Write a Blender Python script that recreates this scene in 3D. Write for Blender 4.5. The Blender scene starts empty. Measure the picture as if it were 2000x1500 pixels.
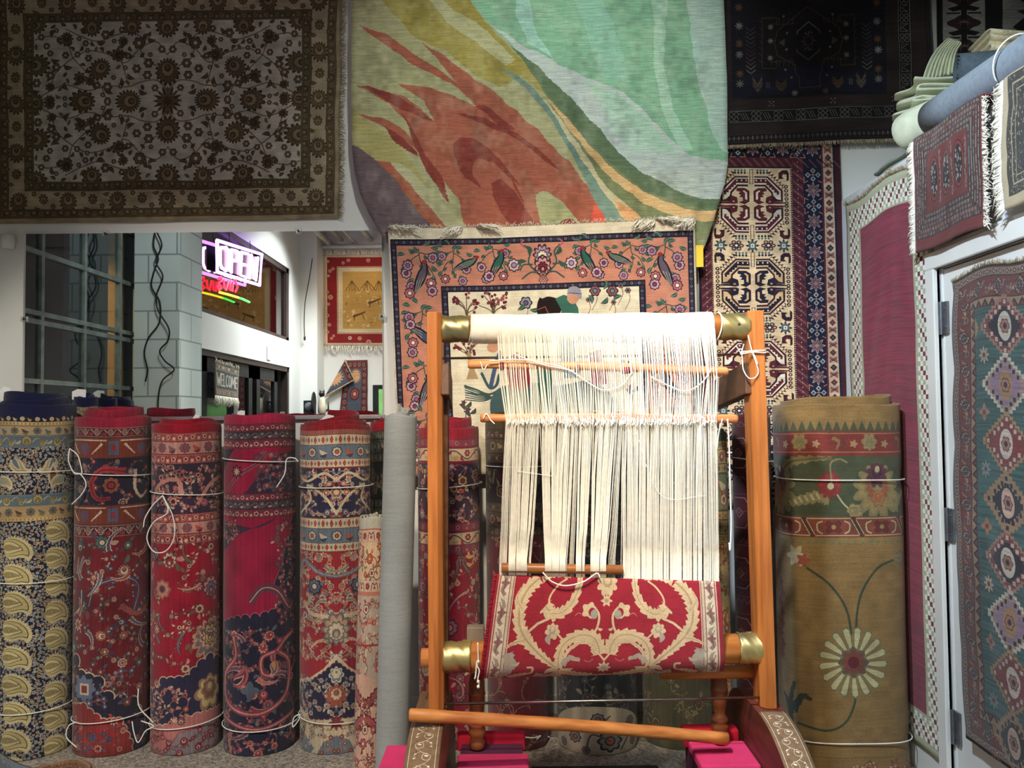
import bpy, math, random
import numpy as np
from mathutils import Vector, Matrix
PI = math.pi
rnd = random.Random(7)
SC = bpy.context.scene
COL = SC.collection

# ------------------------------------------------------------------ camera
FPX = 1675.0
CAM = np.array([0.0, 0.0, 1.43])
PITCH, ROLL = math.radians(2.2), math.radians(0.6)
_f = np.array([0, math.cos(PITCH), math.sin(PITCH)])
_u = np.array([0, -math.sin(PITCH), math.cos(PITCH)])
_r = np.array([1.0, 0, 0])
R_ = _r * math.cos(ROLL) - _u * math.sin(ROLL)
U_ = _u * math.cos(ROLL) + _r * math.sin(ROLL)

def ray(x, y):
    x = np.asarray(x, float); y = np.asarray(y, float)
    return _f + R_ * ((x - 1000) / FPX)[..., None] + U_ * ((750 - y) / FPX)[..., None]

def P(x, y, Y):
    d = ray(x, y); return CAM + d * (np.asarray(Y, float) / d[..., 1])[..., None]

def PX(x, y, X):
    d = ray(x, y); return CAM + d * (np.asarray(X, float) / d[..., 0])[..., None]

def PZ(x, y, Z):
    d = ray(x, y); return CAM + d * ((np.asarray(Z, float) - CAM[2]) / d[..., 2])[..., None]

cam = bpy.data.cameras.new('camera'); co = bpy.data.objects.new('camera', cam); COL.objects.link(co)
cam.sensor_width = 36; cam.lens = 36 * FPX / 2000; cam.clip_start = .05; cam.clip_end = 100
M = Matrix(((R_[0], U_[0], -_f[0], CAM[0]), (R_[1], U_[1], -_f[1], CAM[1]), (R_[2], U_[2], -_f[2], CAM[2]), (0, 0, 0, 1)))
co.matrix_world = M
SC.camera = co

# place dimensions
YW = 4.20      # painted back wall
YM = 4.175     # mirror surface
XR = 1.63      # right wall
XL = -2.65     # left wall (seen in the mirror)
ZC = 3.62      # ceiling
YB = -1.55     # wall behind the camera

def refl(p):
    p = np.array(p, float); p[..., 1] = 2 * YM - p[..., 1]; return p

# ------------------------------------------------------------------ materials
def nodes(name):
    m = bpy.data.materials.new(name); m.use_nodes = True
    nt = m.node_tree; b = nt.nodes['Principled BSDF']
    return m, nt, b

def lin(c):
    c = np.array(c, float) / 255.
    return tuple(np.where(c <= .04045, c / 12.92, ((c + .055) / 1.055) ** 2.4))

def mat(name, c, rough=.6, metal=0, var=.12, scale=8, stretch=(1, 1, 1), bump=.0, bscale=60, spec=.4, c2=None, det=4):
    m, nt, b = nodes(name)
    tc = nt.nodes.new('ShaderNodeTexCoord'); mp = nt.nodes.new('ShaderNodeMapping')
    mp.inputs['Scale'].default_value = stretch
    nz = nt.nodes.new('ShaderNodeTexNoise'); nz.inputs['Scale'].default_value = scale; nz.inputs['Detail'].default_value = det
    cr = nt.nodes.new('ShaderNodeValToRGB')
    l = lin(c); l2 = lin(c2) if c2 is not None else tuple(x * (1 - var * 2) for x in l)
    cr.color_ramp.elements[0].color = (*l2, 1); cr.color_ramp.elements[1].color = (*[min(1, x * (1 + var * .4)) for x in l], 1)
    cr.color_ramp.elements[0].position = .3; cr.color_ramp.elements[1].position = .65
    L = nt.links.new
    L(tc.outputs['Object'], mp.inputs['Vector']); L(mp.outputs['Vector'], nz.inputs['Vector'])
    L(nz.outputs['Fac'], cr.inputs['Fac']); L(cr.outputs['Color'], b.inputs['Base Color'])
    b.inputs['Roughness'].default_value = rough; b.inputs['Metallic'].default_value = metal
    b.inputs['Specular IOR Level'].default_value = spec
    if bump:
        n2 = nt.nodes.new('ShaderNodeTexNoise'); n2.inputs['Scale'].default_value = bscale; n2.inputs['Detail'].default_value = 5
        bp = nt.nodes.new('ShaderNodeBump'); bp.inputs['Strength'].default_value = bump; bp.inputs['Distance'].default_value = .01
        L(mp.outputs['Vector'], n2.inputs['Vector']); L(n2.outputs['Fac'], bp.inputs['Height']); L(bp.outputs['Normal'], b.inputs['Normal'])
    return m

def emit(name, c, s):
    m, nt, b = nodes(name)
    b.inputs['Base Color'].default_value = (0, 0, 0, 1)
    b.inputs['Emission Color'].default_value = (*lin(c), 1); b.inputs['Emission Strength'].default_value = s
    return m

def glass(name, tint=(.9, .95, .95), rough=.0):
    m, nt, b = nodes(name)
    b.inputs['Base Color'].default_value = (*tint, 1); b.inputs['Roughness'].default_value = rough
    b.inputs['Transmission Weight'].default_value = 1; b.inputs['IOR'].default_value = 1.45
    return m

def rugmat(cv, name, weave=260., bump=.35, rough=.95, sheen=.15, ribs=0):
    """wool cloth: the drawn pattern as colour, knots and pile as bump"""
    g = cv.a.mean(2, keepdims=True); a = np.clip(g + (cv.a - g) * .91, 0, 1).astype(np.float32)
    h, w = a.shape[:2]
    im = bpy.data.images.new(name, w, h)
    buf = np.ones((h, w, 4), np.float32); buf[..., :3] = a[::-1]
    im.pixels.foreach_set(buf.ravel()); im.update(); im.pack()
    m, nt, b = nodes(name)
    L = nt.links.new
    t = nt.nodes.new('ShaderNodeTexImage'); t.image = im; t.extension = 'MIRROR'
    uv = nt.nodes.new('ShaderNodeUVMap'); L(uv.outputs['UV'], t.inputs['Vector'])
    tc = nt.nodes.new('ShaderNodeTexCoord')
    nz = nt.nodes.new('ShaderNodeTexNoise'); nz.inputs['Scale'].default_value = weave; nz.inputs['Detail'].default_value = 2
    L(tc.outputs['Object'], nz.inputs['Vector'])
    mx = nt.nodes.new('ShaderNodeMixRGB'); mx.blend_type = 'MULTIPLY'; mx.inputs['Fac'].default_value = .55
    rp = nt.nodes.new('ShaderNodeValToRGB'); rp.color_ramp.elements[0].position = .3; rp.color_ramp.elements[0].color = (.55, .55, .55, 1)
    rp.color_ramp.elements[1].position = .62
    L(nz.outputs['Fac'], rp.inputs['Fac']); L(t.outputs['Color'], mx.inputs['Color1']); L(rp.outputs['Color'], mx.inputs['Color2'])
    L(mx.outputs['Color'], b.inputs['Base Color'])
    bp = nt.nodes.new('ShaderNodeBump'); bp.inputs['Strength'].default_value = bump; bp.inputs['Distance'].default_value = .004
    L(nz.outputs['Fac'], bp.inputs['Height']); L(bp.outputs['Normal'], b.inputs['Normal'])
    b.inputs['Roughness'].default_value = rough; b.inputs['Specular IOR Level'].default_value = .12
    b.inputs['Sheen Weight'].default_value = sheen; b.inputs['Sheen Roughness'].default_value = .6
    return m

# ------------------------------------------------------------------ objects
def tag(o, label=None, cat=None, group=None, kind=None):
    if label: o['label'] = label
    if cat: o['category'] = cat
    if group: o['group'] = group
    if kind: o['kind'] = kind
    return o

def thing(name, loc, label, cat, group=None):
    o = bpy.data.objects.new(name, None); COL.objects.link(o); o.location = Vector(loc); o.empty_display_size = .1
    return tag(o, label, cat, group)

def link(name, vs, fs, m, parent=None, uv=None, smooth=True, bevel=0, ms=None, fmat=None):
    me = bpy.data.meshes.new(name)
    me.from_pydata([tuple(v) for v in np.asarray(vs, float).tolist()] if len(vs) else [], [], [list(f) for f in fs])
    if uv is not None:
        ul = me.uv_layers.new(name='UVMap')
        li = np.zeros(len(me.loops), np.int32); me.loops.foreach_get('vertex_index', li)
        ul.data.foreach_set('uv', np.asarray(uv, np.float32)[li].ravel())
    for x in (ms or [m]): me.materials.append(x)
    if fmat is not None: me.polygons.foreach_set('material_index', np.asarray(fmat, np.int32))
    me.polygons.foreach_set('use_smooth', [bool(smooth)] * len(me.polygons))
    me.update()
    o = bpy.data.objects.new(name, me); COL.objects.link(o)
    if parent is not None:
        o.parent = parent
        o.matrix_parent_inverse = Matrix.Translation(-parent.location) if parent.parent is None else parent_inv(parent)
    if bevel:
        b = o.modifiers.new('bevel', 'BEVEL'); b.width = bevel; b.segments = 2; b.limit_method = 'ANGLE'; b.angle_limit = .6
    return o

def parent_inv(p):
    bpy.context.view_layer.update(); return p.matrix_world.inverted()

class MB:
    """collects shapes for ONE mesh object (world coordinates)"""
    def __init__(s): s.v = []; s.f = []; s.m = []; s.cur = 0
    def add(s, vs, fs):
        b = len(s.v); s.v += [tuple(map(float, v)) for v in vs]; s.f += [tuple(b + i for i in f) for f in fs]; s.m += [s.cur] * len(fs)
        return s
    def box(s, lo, hi):
        (a, b, c), (d, e, f) = lo, hi
        a, d = min(a, d), max(a, d); b, e = min(b, e), max(b, e); c, f = min(c, f), max(c, f)
        return s.add([(a, b, c), (d, b, c), (d, e, c), (a, e, c), (a, b, f), (d, b, f), (d, e, f), (a, e, f)],
                     [(0, 3, 2, 1), (4, 5, 6, 7), (0, 1, 5, 4), (1, 2, 6, 5), (2, 3, 7, 6), (3, 0, 4, 7)])
    def bar(s, p, q, w, h, up=(0, 0, 1)):
        p, q = Vector(p), Vector(q); d = (q - p).normalized(); x = d.cross(Vector(up)).normalized(); y = x.cross(d)
        c = [(-w / 2, -h / 2), (w / 2, -h / 2), (w / 2, h / 2), (-w / 2, h / 2)]
        return s.add([p + x * a + y * b for a, b in c] + [q + x * a + y * b for a, b in c],
                     [(0, 1, 2, 3), (7, 6, 5, 4), (0, 4, 5, 1), (1, 5, 6, 2), (2, 6, 7, 3), (3, 7, 4, 0)])
    def tube(s, pts, r, n=8, caps=True, closed=False):
        pts = [Vector(p) for p in pts]; N = len(pts)
        rs = r if hasattr(r, '__len__') else [r] * N
        vs, fs = [], []; x = None
        for i, p in enumerate(pts):
            t = (pts[min(i + 1, N - 1)] - pts[max(i - 1, 0)]).normalized()
            if x is None: x = t.orthogonal().normalized()
            else: x = (x - t * x.dot(t)); x = x.normalized() if x.length > 1e-6 else t.orthogonal().normalized()
            y = t.cross(x)
            for k in range(n):
                a = 2 * PI * k / n; vs.append(p + (x * math.cos(a) + y * math.sin(a)) * rs[i])
        for i in range(N - 1):
            for k in range(n):
                fs.append((i * n + k, i * n + (k + 1) % n, (i + 1) * n + (k + 1) % n, (i + 1) * n + k))
        if caps: fs.append(tuple(range(n))[::-1]); fs.append(tuple((N - 1) * n + k for k in range(n)))
        return s.add(vs, fs)
    def lathe(s, o, prof, n=20, axis=2):
        vs, fs = [], []
        for r, z in prof:
            for k in range(n):
                a = 2 * PI * k / n; c = [r * math.cos(a), r * math.sin(a), z]
                if axis == 0: c = [c[2], c[0], c[1]]
                if axis == 1: c = [c[1], c[2], c[0]]
                vs.append((o[0] + c[0], o[1] + c[1], o[2] + c[2]))
        for i in range(len(prof) - 1):
            for k in range(n): fs.append((i * n + k, i * n + (k + 1) % n, (i + 1) * n + (k + 1) % n, (i + 1) * n + k))
        fs.append(tuple(range(n))[::-1]); fs.append(tuple((len(prof) - 1) * n + k for k in range(n)))
        return s.add(vs, fs)
    def prism(s, poly, d):
        """poly: 3-D points of a flat outline, d: extrusion vector"""
        n = len(poly); d = Vector(d); p = [Vector(q) for q in poly]
        return s.add(p + [q + d for q in p], [tuple(range(n))[::-1], tuple(range(n, 2 * n))] + [(i, (i + 1) % n, n + (i + 1) % n, n + i) for i in range(n)])
    def build(s, name, m, parent=None, smooth=False, bevel=0, ms=None):
        return link(name, s.v, s.f, m, parent, None, smooth, bevel, ms, s.m if ms else None)

def struct(o): o['kind'] = 'structure'; return o

def sheet(name, pos, uv, th, m, parent=None, toward=None):
    """a cloth of thickness th; pos (nv,nu,3) is the shown face, uv (nv,nu,2)"""
    pos = np.asarray(pos, float); nv, nu = pos.shape[:2]
    du = np.gradient(pos, axis=1); dv = np.gradient(pos, axis=0); n = np.cross(du, dv)
    n /= np.linalg.norm(n, axis=2, keepdims=True) + 1e-12
    c = pos.reshape(-1, 3).mean(0); tw = np.array(toward if toward is not None else CAM) - c
    sg = 1 if (n.reshape(-1, 3).mean(0) @ tw) > 0 else -1
    n = n * sg
    V = np.concatenate([pos.reshape(-1, 3), (pos - n * th).reshape(-1, 3)]); UV = np.concatenate([uv.reshape(-1, 2)] * 2)
    idx = np.arange(nv * nu).reshape(nv, nu); o = nv * nu
    q = np.stack([idx[:-1, :-1], idx[:-1, 1:], idx[1:, 1:], idx[1:, :-1]], -1).reshape(-1, 4)
    if sg < 0: q = q[:, ::-1]
    F = q.tolist() + (q[:, ::-1] + o).tolist()
    rim = list(idx[0, :]) + list(idx[1:, -1]) + list(idx[-1, -2::-1]) + list(idx[-2:0:-1, 0])
    for i in range(len(rim)):
        a, b = int(rim[i]), int(rim[(i + 1) % len(rim)])
        F.append((a, a + o, b + o, b) if sg > 0 else (b, b + o, a + o, a))
    return link(name, V, F, m, parent, UV, True)

def wob(U, V, seed, amp):
    r = np.random.RandomState(seed); s = 0
    for k in range(5):
        fx, fy = r.uniform(.5, 3.5, 2); s = s + np.sin(2 * PI * (fx * U + r.rand())) * np.sin(2 * PI * (fy * V + r.rand())) / (1 + k * .3)
    return amp * s / 2.2

def fringe(name, a, b, L, dirv, m, parent, n=120, seed=1, w=.004, out=(0, -1, 0), jit=.25):
    """strands hanging from the polyline edge a..b (list of 3-D points)"""
    r = random.Random(seed); mb = MB(); pts = [Vector(p) for p in a] if b is None else [Vector(a), Vector(b)]
    d = Vector(dirv).normalized(); o = Vector(out)
    for i in range(n):
        t = (i + r.random() * .8) / n * (len(pts) - 1); k = min(int(t), len(pts) - 2); p = pts[k].lerp(pts[k + 1], t - k)
        e = (pts[k + 1] - pts[k]).normalized(); l = L * (1 + r.uniform(-jit, jit))
        q = p + d * l * .5 + e * r.uniform(-.25, .25) * l + o * r.uniform(0, .3) * l
        z = p + d * l + e * r.uniform(-.5, .5) * l + o * r.uniform(-.1, .25) * l
        ww = w * r.uniform(.6, 1.3)
        mb.tube([p - d * .004, q, z], [ww * .5, ww * .45, ww * .15], 4)
    return mb.build(name, m, parent, True)
# ------------------------------------------------------------------ pattern drawing (numpy)
def C3(c): return np.array(c, np.float32) / 255.

def vnoise(H, W, cy, cx, seed):
    r = np.random.RandomState(seed); g = r.rand(int(H / cy) + 3, int(W / cx) + 3).astype(np.float32)
    y = np.arange(H) / cy; x = np.arange(W) / cx
    yi = y.astype(int); xi = x.astype(int); fy = (y - yi)[:, None]; fx = (x - xi)[None]
    fy = fy * fy * (3 - 2 * fy); fx = fx * fx * (3 - 2 * fx)
    A = g[yi][:, xi]; B = g[yi][:, xi + 1]; Cc = g[yi + 1][:, xi]; D = g[yi + 1][:, xi + 1]
    return (A * (1 - fx) + B * fx) * (1 - fy) + (Cc * (1 - fx) + D * fx) * fy

def crv(pts, n=10):
    """Catmull-Rom through pts"""
    p = np.array(pts, float); p = np.vstack([2 * p[0] - p[1], p, 2 * p[-1] - p[-2]]); out = []
    t = np.linspace(0, 1, n, endpoint=False)[:, None]
    for i in range(1, len(p) - 2):
        a, b, c, d = p[i - 1:i + 3]
        out.append(.5 * (2 * b + (c - a) * t + (2 * a - 5 * b + 4 * c - d) * t ** 2 + (3 * b - a - 3 * c + d) * t ** 3))
    return np.vstack(out + [p[-2:-1]])

class Cv:
    def __init__(s, x0, y0, x1, y1, k, c):
        s.x0, s.y0, s.x1, s.y1, s.k = x0, y0, x1, y1, k
        s.W, s.H = int(round((x1 - x0) * k)), int(round((y1 - y0) * k))
        s.a = np.empty((s.H, s.W, 3), np.float32); s.a[:] = C3(c)
    def uv(s, x, y):
        return np.stack([(np.asarray(x) - s.x0) / (s.x1 - s.x0), 1 - (np.asarray(y) - s.y0) / (s.y1 - s.y0)], -1)
    def g(s, xa, ya, xb, yb):
        i0 = max(0, int((xa - s.x0) * s.k) - 1); i1 = min(s.W, int((xb - s.x0) * s.k) + 2)
        j0 = max(0, int((ya - s.y0) * s.k) - 1); j1 = min(s.H, int((yb - s.y0) * s.k) + 2)
        if i1 <= i0 or j1 <= j0: return None
        X = (np.arange(i0, i1) + .5) / s.k + s.x0; Y = (np.arange(j0, j1) + .5) / s.k + s.y0
        return s.a[j0:j1, i0:i1], X[None, :], Y[:, None]
    def rect(s, xa, ya, xb, yb, c):
        q = s.g(xa, ya, xb, yb)
        if q: A, X, Y = q; A[(X >= xa) & (X < xb) & (Y >= ya) & (Y < yb)] = C3(c)
    def frame(s, xa, ya, xb, yb, t, c):
        s.rect(xa, ya, xb, ya + t, c); s.rect(xa, yb - t, xb, yb, c); s.rect(xa, ya, xa + t, yb, c); s.rect(xb - t, ya, xb, yb, c)
    def ell(s, x, y, rx, ry, c, rot=0):
        R = max(rx, ry); q = s.g(x - R, y - R, x + R, y + R)
        if q:
            A, X, Y = q; X = X - x; Y = Y - y; ca, sa = math.cos(rot), math.sin(rot)
            A[((X * ca + Y * sa) / rx) ** 2 + ((Y * ca - X * sa) / ry) ** 2 < 1] = C3(c)
    def rad(s, x, y, R, f, c, sq=1., rot=0):
        q = s.g(x - R * 1.3, y - R * 1.3, x + R * 1.3, y + R * 1.3)
        if q:
            A, X, Y = q; X = X - x; Y = Y - y; ca, sa = math.cos(rot), math.sin(rot)
            a = X * ca + Y * sa; b = (Y * ca - X * sa) / sq
            A[np.hypot(a, b) < R * f(np.arctan2(b, a))] = C3(c)
    def pol(s, pts, c):
        p = np.array(pts, float); q = s.g(p[:, 0].min(), p[:, 1].min(), p[:, 0].max(), p[:, 1].max())
        if not q: return
        A, X, Y = q; m = np.zeros(A.shape[:2], bool)
        for i in range(len(p)):
            xa, ya = p[i]; xb, yb = p[i - 1]
            if ya == yb: continue
            m ^= ((ya > Y) != (yb > Y)) & (X < (xb - xa) * (Y - ya) / (yb - ya) + xa)
        A[m] = C3(c)
    def ln(s, pts, w, c, cl=False):
        p = [tuple(q) for q in pts]
        if cl: p.append(p[0])
        h = w / 2
        for (xa, ya), (xb, yb) in zip(p[:-1], p[1:]):
            q = s.g(min(xa, xb) - h, min(ya, yb) - h, max(xa, xb) + h, max(ya, yb) + h)
            if not q: continue
            A, X, Y = q; dx, dy = xb - xa, yb - ya; l2 = dx * dx + dy * dy + 1e-9
            t = np.clip(((X - xa) * dx + (Y - ya) * dy) / l2, 0, 1)
            A[(X - xa - t * dx) ** 2 + (Y - ya - t * dy) ** 2 < h * h] = C3(c)
    def cl(s, pts, w, c, n=8): s.ln(crv(pts, n), w, c)
    # motifs
    def ros(s, x, y, r, n, cs, rot=0):
        """rosette: outline, petals, ring, heart"""
        f = lambda t: .78 + .22 * np.abs(np.cos(n * (t - rot) / 2))
        s.rad(x, y, r, f, cs[0]); s.rad(x, y, r * .8, f, cs[1]); s.ell(x, y, r * .42, r * .42, cs[0]); s.ell(x, y, r * .3, r * .3, cs[2])
    def star(s, x, y, r, n, c, dep=.45, rot=0, sq=1.):
        f = lambda t: dep + (1 - dep) * np.abs(((t - rot) * n / (2 * PI)) % 1 - .5) * 2
        s.rad(x, y, r, f, c, sq)
    def palm(s, x, y, r, rot, cs, n=14):
        """palmette: serrated fan in layers, rot = way the tip points"""
        def lay(R, dep, c, off):
            f = lambda t: (1 - dep + dep * np.abs(np.sin(n * t / 2))) * (1 + .18 * np.cos(t))
            s.rad(x + off * math.cos(rot), y + off * math.sin(rot), R, f, c, .88, rot)
        lay(r, .28, cs[0], 0); lay(r * .82, .3, cs[1], 0); lay(r * .6, .2, cs[0], -r * .08); lay(r * .5, .22, cs[2], -r * .08)
        lay(r * .28, .1, cs[0], -r * .16); s.ell(x - r * .16 * math.cos(rot), y - r * .16 * math.sin(rot), r * .17, r * .13, cs[1], rot)
    def leaf(s, x, y, L, w, rot, c, c2=None, bend=.25):
        t = np.linspace(0, 1, 12); up = np.sin(PI * t) ** .8 * w / 2; cen = bend * L * np.sin(PI * t * .9)
        xs = np.r_[t * L, (t * L)[::-1]]; ys = np.r_[cen + up, (cen - up)[::-1]]
        ca, sa = math.cos(rot), math.sin(rot); s.pol(np.c_[x + xs * ca - ys * sa, y + xs * sa + ys * ca], c)
        if c2 is not None:
            xs = t * L * .85 + L * .07; s.ln(np.c_[x + xs * ca - cen * sa, y + xs * sa + cen * ca], max(w * .18, .8 / s.k), c2)
    def pais(s, x, y, L, rot, cs, flip=1, teeth=14, wf=.5, curl=2.3, fs=None):
        """paisley drop: round end at x,y, tip curling over to the flip side"""
        t = np.linspace(0, 1, 60); an = rot + flip * curl * t ** 2.2; st = L / 59
        sx = x + np.cumsum(np.cos(an)) * st; sy = y + np.cumsum(np.sin(an)) * st; nx, ny = -np.sin(an), np.cos(an)
        for i, c in enumerate(cs):
            f = fs[i] if fs else 1 - i * .21; w = L * wf * .5 * f * np.sin(PI * np.clip(t / max(f, .5), 0, 1) ** .55) ** .8
            if i == 0 and teeth: w = w * (1 + .22 * (np.abs(np.sin(teeth * PI * t)) - .3))
            m = t <= max(f, .5) + .02
            s.pol(np.vstack([np.c_[sx + nx * w, sy + ny * w][m], np.c_[sx - nx * w, sy - ny * w][m][::-1]]), c)
    def acan(s, pts, w0, w1, c, nt=10, dep=.45, line=None):
        """serrated tapering leaf stroke along pts"""
        p = crv(pts, 14); d = np.gradient(p, axis=0); d /= np.linalg.norm(d, axis=1, keepdims=True) + 1e-9
        n = np.c_[-d[:, 1], d[:, 0]]; t = np.linspace(0, 1, len(p)); w = (w0 + (w1 - w0) * t) / 2
        saw = 1 - dep * ((t * nt) % 1)
        s.pol(np.vstack([p + n * (w * saw)[:, None], (p - n * (w * (1 - dep * ((t * nt + .5) % 1)))[:, None])[::-1]]), c)
        if line is not None: s.ln(p, max(w0 * .12, 1 / s.k), line)
    def mx(s): h = s.W // 2; s.a[:, s.W - h:] = s.a[:, :h][:, ::-1]
    def my(s): h = s.H // 2; s.a[s.H - h:] = s.a[:h][::-1]
    def paste(s, o, x, y, rot=0, step=None):
        """paste canvas o (same k) with its corner at x,y; rot in quarter turns"""
        b = np.rot90(o.a, rot); i = int(round((x - s.x0) * s.k)); j = int(round((y - s.y0) * s.k))
        i0, j0 = max(i, 0), max(j, 0); i1, j1 = min(i + b.shape[1], s.W), min(j + b.shape[0], s.H)
        if i1 > i0 and j1 > j0: s.a[j0:j1, i0:i1] = b[j0 - j:j1 - j, i0 - i:i1 - i]
    def age(s, amt=.12, seed=1, streak=.08, speck=.06, sx=1., sy=.03):
        H, W = s.H, s.W
        n = vnoise(H, W, 60 * s.k / 2 + 8, 60 * s.k / 2 + 8, seed) - .5
        st = vnoise(H, W, max(2, 90 * sy), max(2, 90 * sx), seed + 1) - .5
        r = np.random.RandomState(seed); sp = r.rand(H, W).astype(np.float32) - .5
        s.a *= (1 + amt * 2 * n + streak * 2 * st + speck * 2 * sp)[..., None]; return s
    def fill_flowers(s, xa, ya, xb, yb, n, cs, seed, rmin, rmax, vine=None, leafc=None, vw=1., sym=None, dens=1.25):
        """fills a field with rosettes, palmettes, leaves and vines; cs = list of colour triples"""
        r = random.Random(seed); pl = []
        for _ in range(n * 30):
            if len(pl) >= n: break
            x, y = r.uniform(xa, xb), r.uniform(ya, yb); R = r.uniform(rmin, rmax) if r.random() < .6 else rmin
            if all(math.hypot(x - p[0], y - p[1]) > (R + p[2]) * dens for p in pl): pl.append((x, y, R))
        for (x, y, R) in pl:
            if vine is not None:
                q = sorted(pl, key=lambda p: math.hypot(p[0] - x, p[1] - y))[1:3]
                for p in q:
                    b = r.uniform(-.35, .35); mxx = (x + p[0]) / 2 + (p[1] - y) * b; my_ = (y + p[1]) / 2 - (p[0] - x) * b
                    s.cl([(x, y), (mxx, my_), (p[0], p[1])], vw, vine, 6)
                    if leafc: s.leaf(mxx, my_, rmin * 1.5, rmin * .75, r.uniform(0, 6.3), r.choice(leafc), None, r.uniform(-.3, .3))
        for (x, y, R) in pl:
            c = r.choice(cs); k = r.random()
            if leafc:
                for _ in range(2 if R > rmin * 1.2 else 1):
                    a = r.uniform(0, 6.3); s.leaf(x + R * .8 * math.cos(a), y + R * .8 * math.sin(a), R * 1.2, R * .6, a + r.uniform(-.5, .5), r.choice(leafc), None, r.uniform(-.35, .35))
            if k < .45: s.ros(x, y, R, r.choice([5, 6, 8]), c, r.uniform(0, 1))
            elif k < .85: s.palm(x, y, R * 1.08, r.choice([-PI / 2, PI / 2, r.uniform(0, 6.3)]), c, r.choice([9, 11, 14]))
            else: s.star(x, y, R, 8, c[0], .5); s.star(x, y, R * .7, 8, c[1], .5); s.ell(x, y, R * .2, R * .2, c[2])

    def saz(s, xa, ya, xb, yb, n, cols, seed, L=34, w=11, line=None):
        """long curved serrated leaves scattered over a field"""
        r = random.Random(seed); done = []
        for _ in range(n * 20):
            if len(done) >= n: break
            x, y = r.uniform(xa, xb), r.uniform(ya, yb)
            if any(math.hypot(x - p[0], y - p[1]) < L * .8 for p in done): continue
            done.append((x, y)); a = r.uniform(0, 6.3); b = r.choice([-1, 1]) * r.uniform(.5, 1.0); l = L * r.uniform(.7, 1.2)
            pts = [(x + l * t * math.cos(a + b * t), y + l * t * math.sin(a + b * t)) for t in (0, .25, .5, .75, 1)]
            c = r.choice(cols); s.acan(pts, w, w * .3, line or (50, 36, 44), 7, .4); s.acan(pts, w * .62, w * .15, c, 7, .4)
    def scal(s, pts, r, cs, step=1.5):
        """scalloped medallion edge: outline, then ground, along pts; the ground fills the closed polygon"""
        p = np.array(pts, float); q = []
        for a, b in zip(p[:-1], p[1:]):
            k = max(1, int(np.hypot(*(b - a)) / (r * step))); q += [a + (b - a) * i / k for i in range(k)]
        for x, y in q: s.ell(x, y, r * 1.22, r * 1.22, cs[0])
        for x, y in q: s.ell(x, y, r, r, cs[1])
        s.pol(pts, cs[1])
    # horizontal ornamental band (y0..y1)
    def band(s, y0, y1, kind, bg, cs, per, xa=None, xb=None, edge=None, seed=0, ph=0.):
        xa = s.x0 if xa is None else xa; xb = s.x1 if xb is None else xb
        h = y1 - y0; yc = (y0 + y1) / 2; s.rect(xa, y0, xb, y1, bg); n = int((xb - xa) / per) + 2; r = random.Random(seed)
        a, b, c = cs[:3]
        if kind == 'vine':
            X = np.arange(xa, xb + 2, per / 16); s.ln(np.c_[X, yc + h * .3 * np.sin((X - xa - ph) / per * 2 * PI)], max(h * .07, 1 / s.k), a)
        for i in range(-1, n):
            x = xa + ph + i * per
            if kind == 'vine':
                s.ros(x + per * .25, yc - h * .12, h * .26, 6, (a, b, c)); s.leaf(x + per * .75 - h * .2, yc + h * .18, h * .55, h * .26, -.3, c)
                s.leaf(x + per * .5, yc, h * .5, h * .2, -.9, b); s.leaf(x, yc, h * .5, h * .2, .9, b)
            elif kind == 'ros':
                s.ros(x, yc, h * .4, 8, (a, b, c)); s.leaf(x + per * .32, yc - h * .2, per * .36, h * .3, .35, b if i % 2 else c); s.leaf(x + per * .34, yc + h * .25, per * .3, h * .24, -.3, a)
            elif kind == 'tri':
                s.pol([(x, y1), (x + per / 2, y0 + h * .1), (x + per, y1)], a); s.pol([(x + per * .2, y1), (x + per / 2, y0 + h * .45), (x + per * .8, y1)], b)
            elif kind == 'dot':
                s.pol([(x, yc), (x + per * .22, yc - h * .38), (x + per * .44, yc), (x + per * .22, yc + h * .38)], a); s.ell(x + per * .22, yc, per * .09, h * .14, c); s.ell(x + per * .72, yc, per * .12, h * .2, b)
            elif kind == 'heart':
                s.ros(x, yc, h * .34, 5, (a, b, c)); s.cl([(x + per * .25, yc + h * .4), (x + per * .35, yc - h * .3), (x + per * .5, yc - h * .1), (x + per * .65, yc - h * .3), (x + per * .75, yc + h * .4)], max(h * .09, 1 / s.k), a, 5)
                s.ell(x + per * .5, yc + h * .15, h * .16, h * .16, b)
            elif kind == 'pal':
                s.palm(x, yc, h * .46, PI / 2 if i % 2 else -PI / 2, (a, b, c), 11)
                s.cl([(x + h * .4, yc), (x + per * .35, yc - h * .3), (x + per * .5, yc + h * .25), (x + per * .65, yc - h * .1)], max(h * .07, 1 / s.k), b, 5)
                s.ros(x + per * .5, yc + h * .2, h * .18, 5, (b, c, a)); s.leaf(x + per * .33, yc - h * .3, per * .3, h * .2, .3, c); s.leaf(x + per * .6, yc + h * .15, per * .25, h * .2, -.6, b)
            elif kind == 'cart':
                s.ln([(x + per * .12, yc - h * .34), (x + per * .88, yc - h * .34)], max(h * .06, 1 / s.k), c)
                s.palm(x + per * .5, yc, h * .3, PI / 2, (a, b, a), 9); s.rect(x - h * .22, yc - h * .32, x + h * .22, yc + h * .32, a); s.rect(x - h * .1, yc - h * .15, x + h * .1, yc + h * .15, b)
                for sg in (-1, 1): s.acan([(x + per * (.5 + sg * .32), yc - h * .2), (x + per * (.5 + sg * .25), yc), (x + per * (.5 + sg * .14), yc + h * .28)], h * .16, h * .06, c, 4)
        if edge is not None:
            t = max(h * .05, 1.2 / s.k); s.rect(xa, y0, xb, y0 + t, edge); s.rect(xa, y1 - t, xb, y1, edge)

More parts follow.
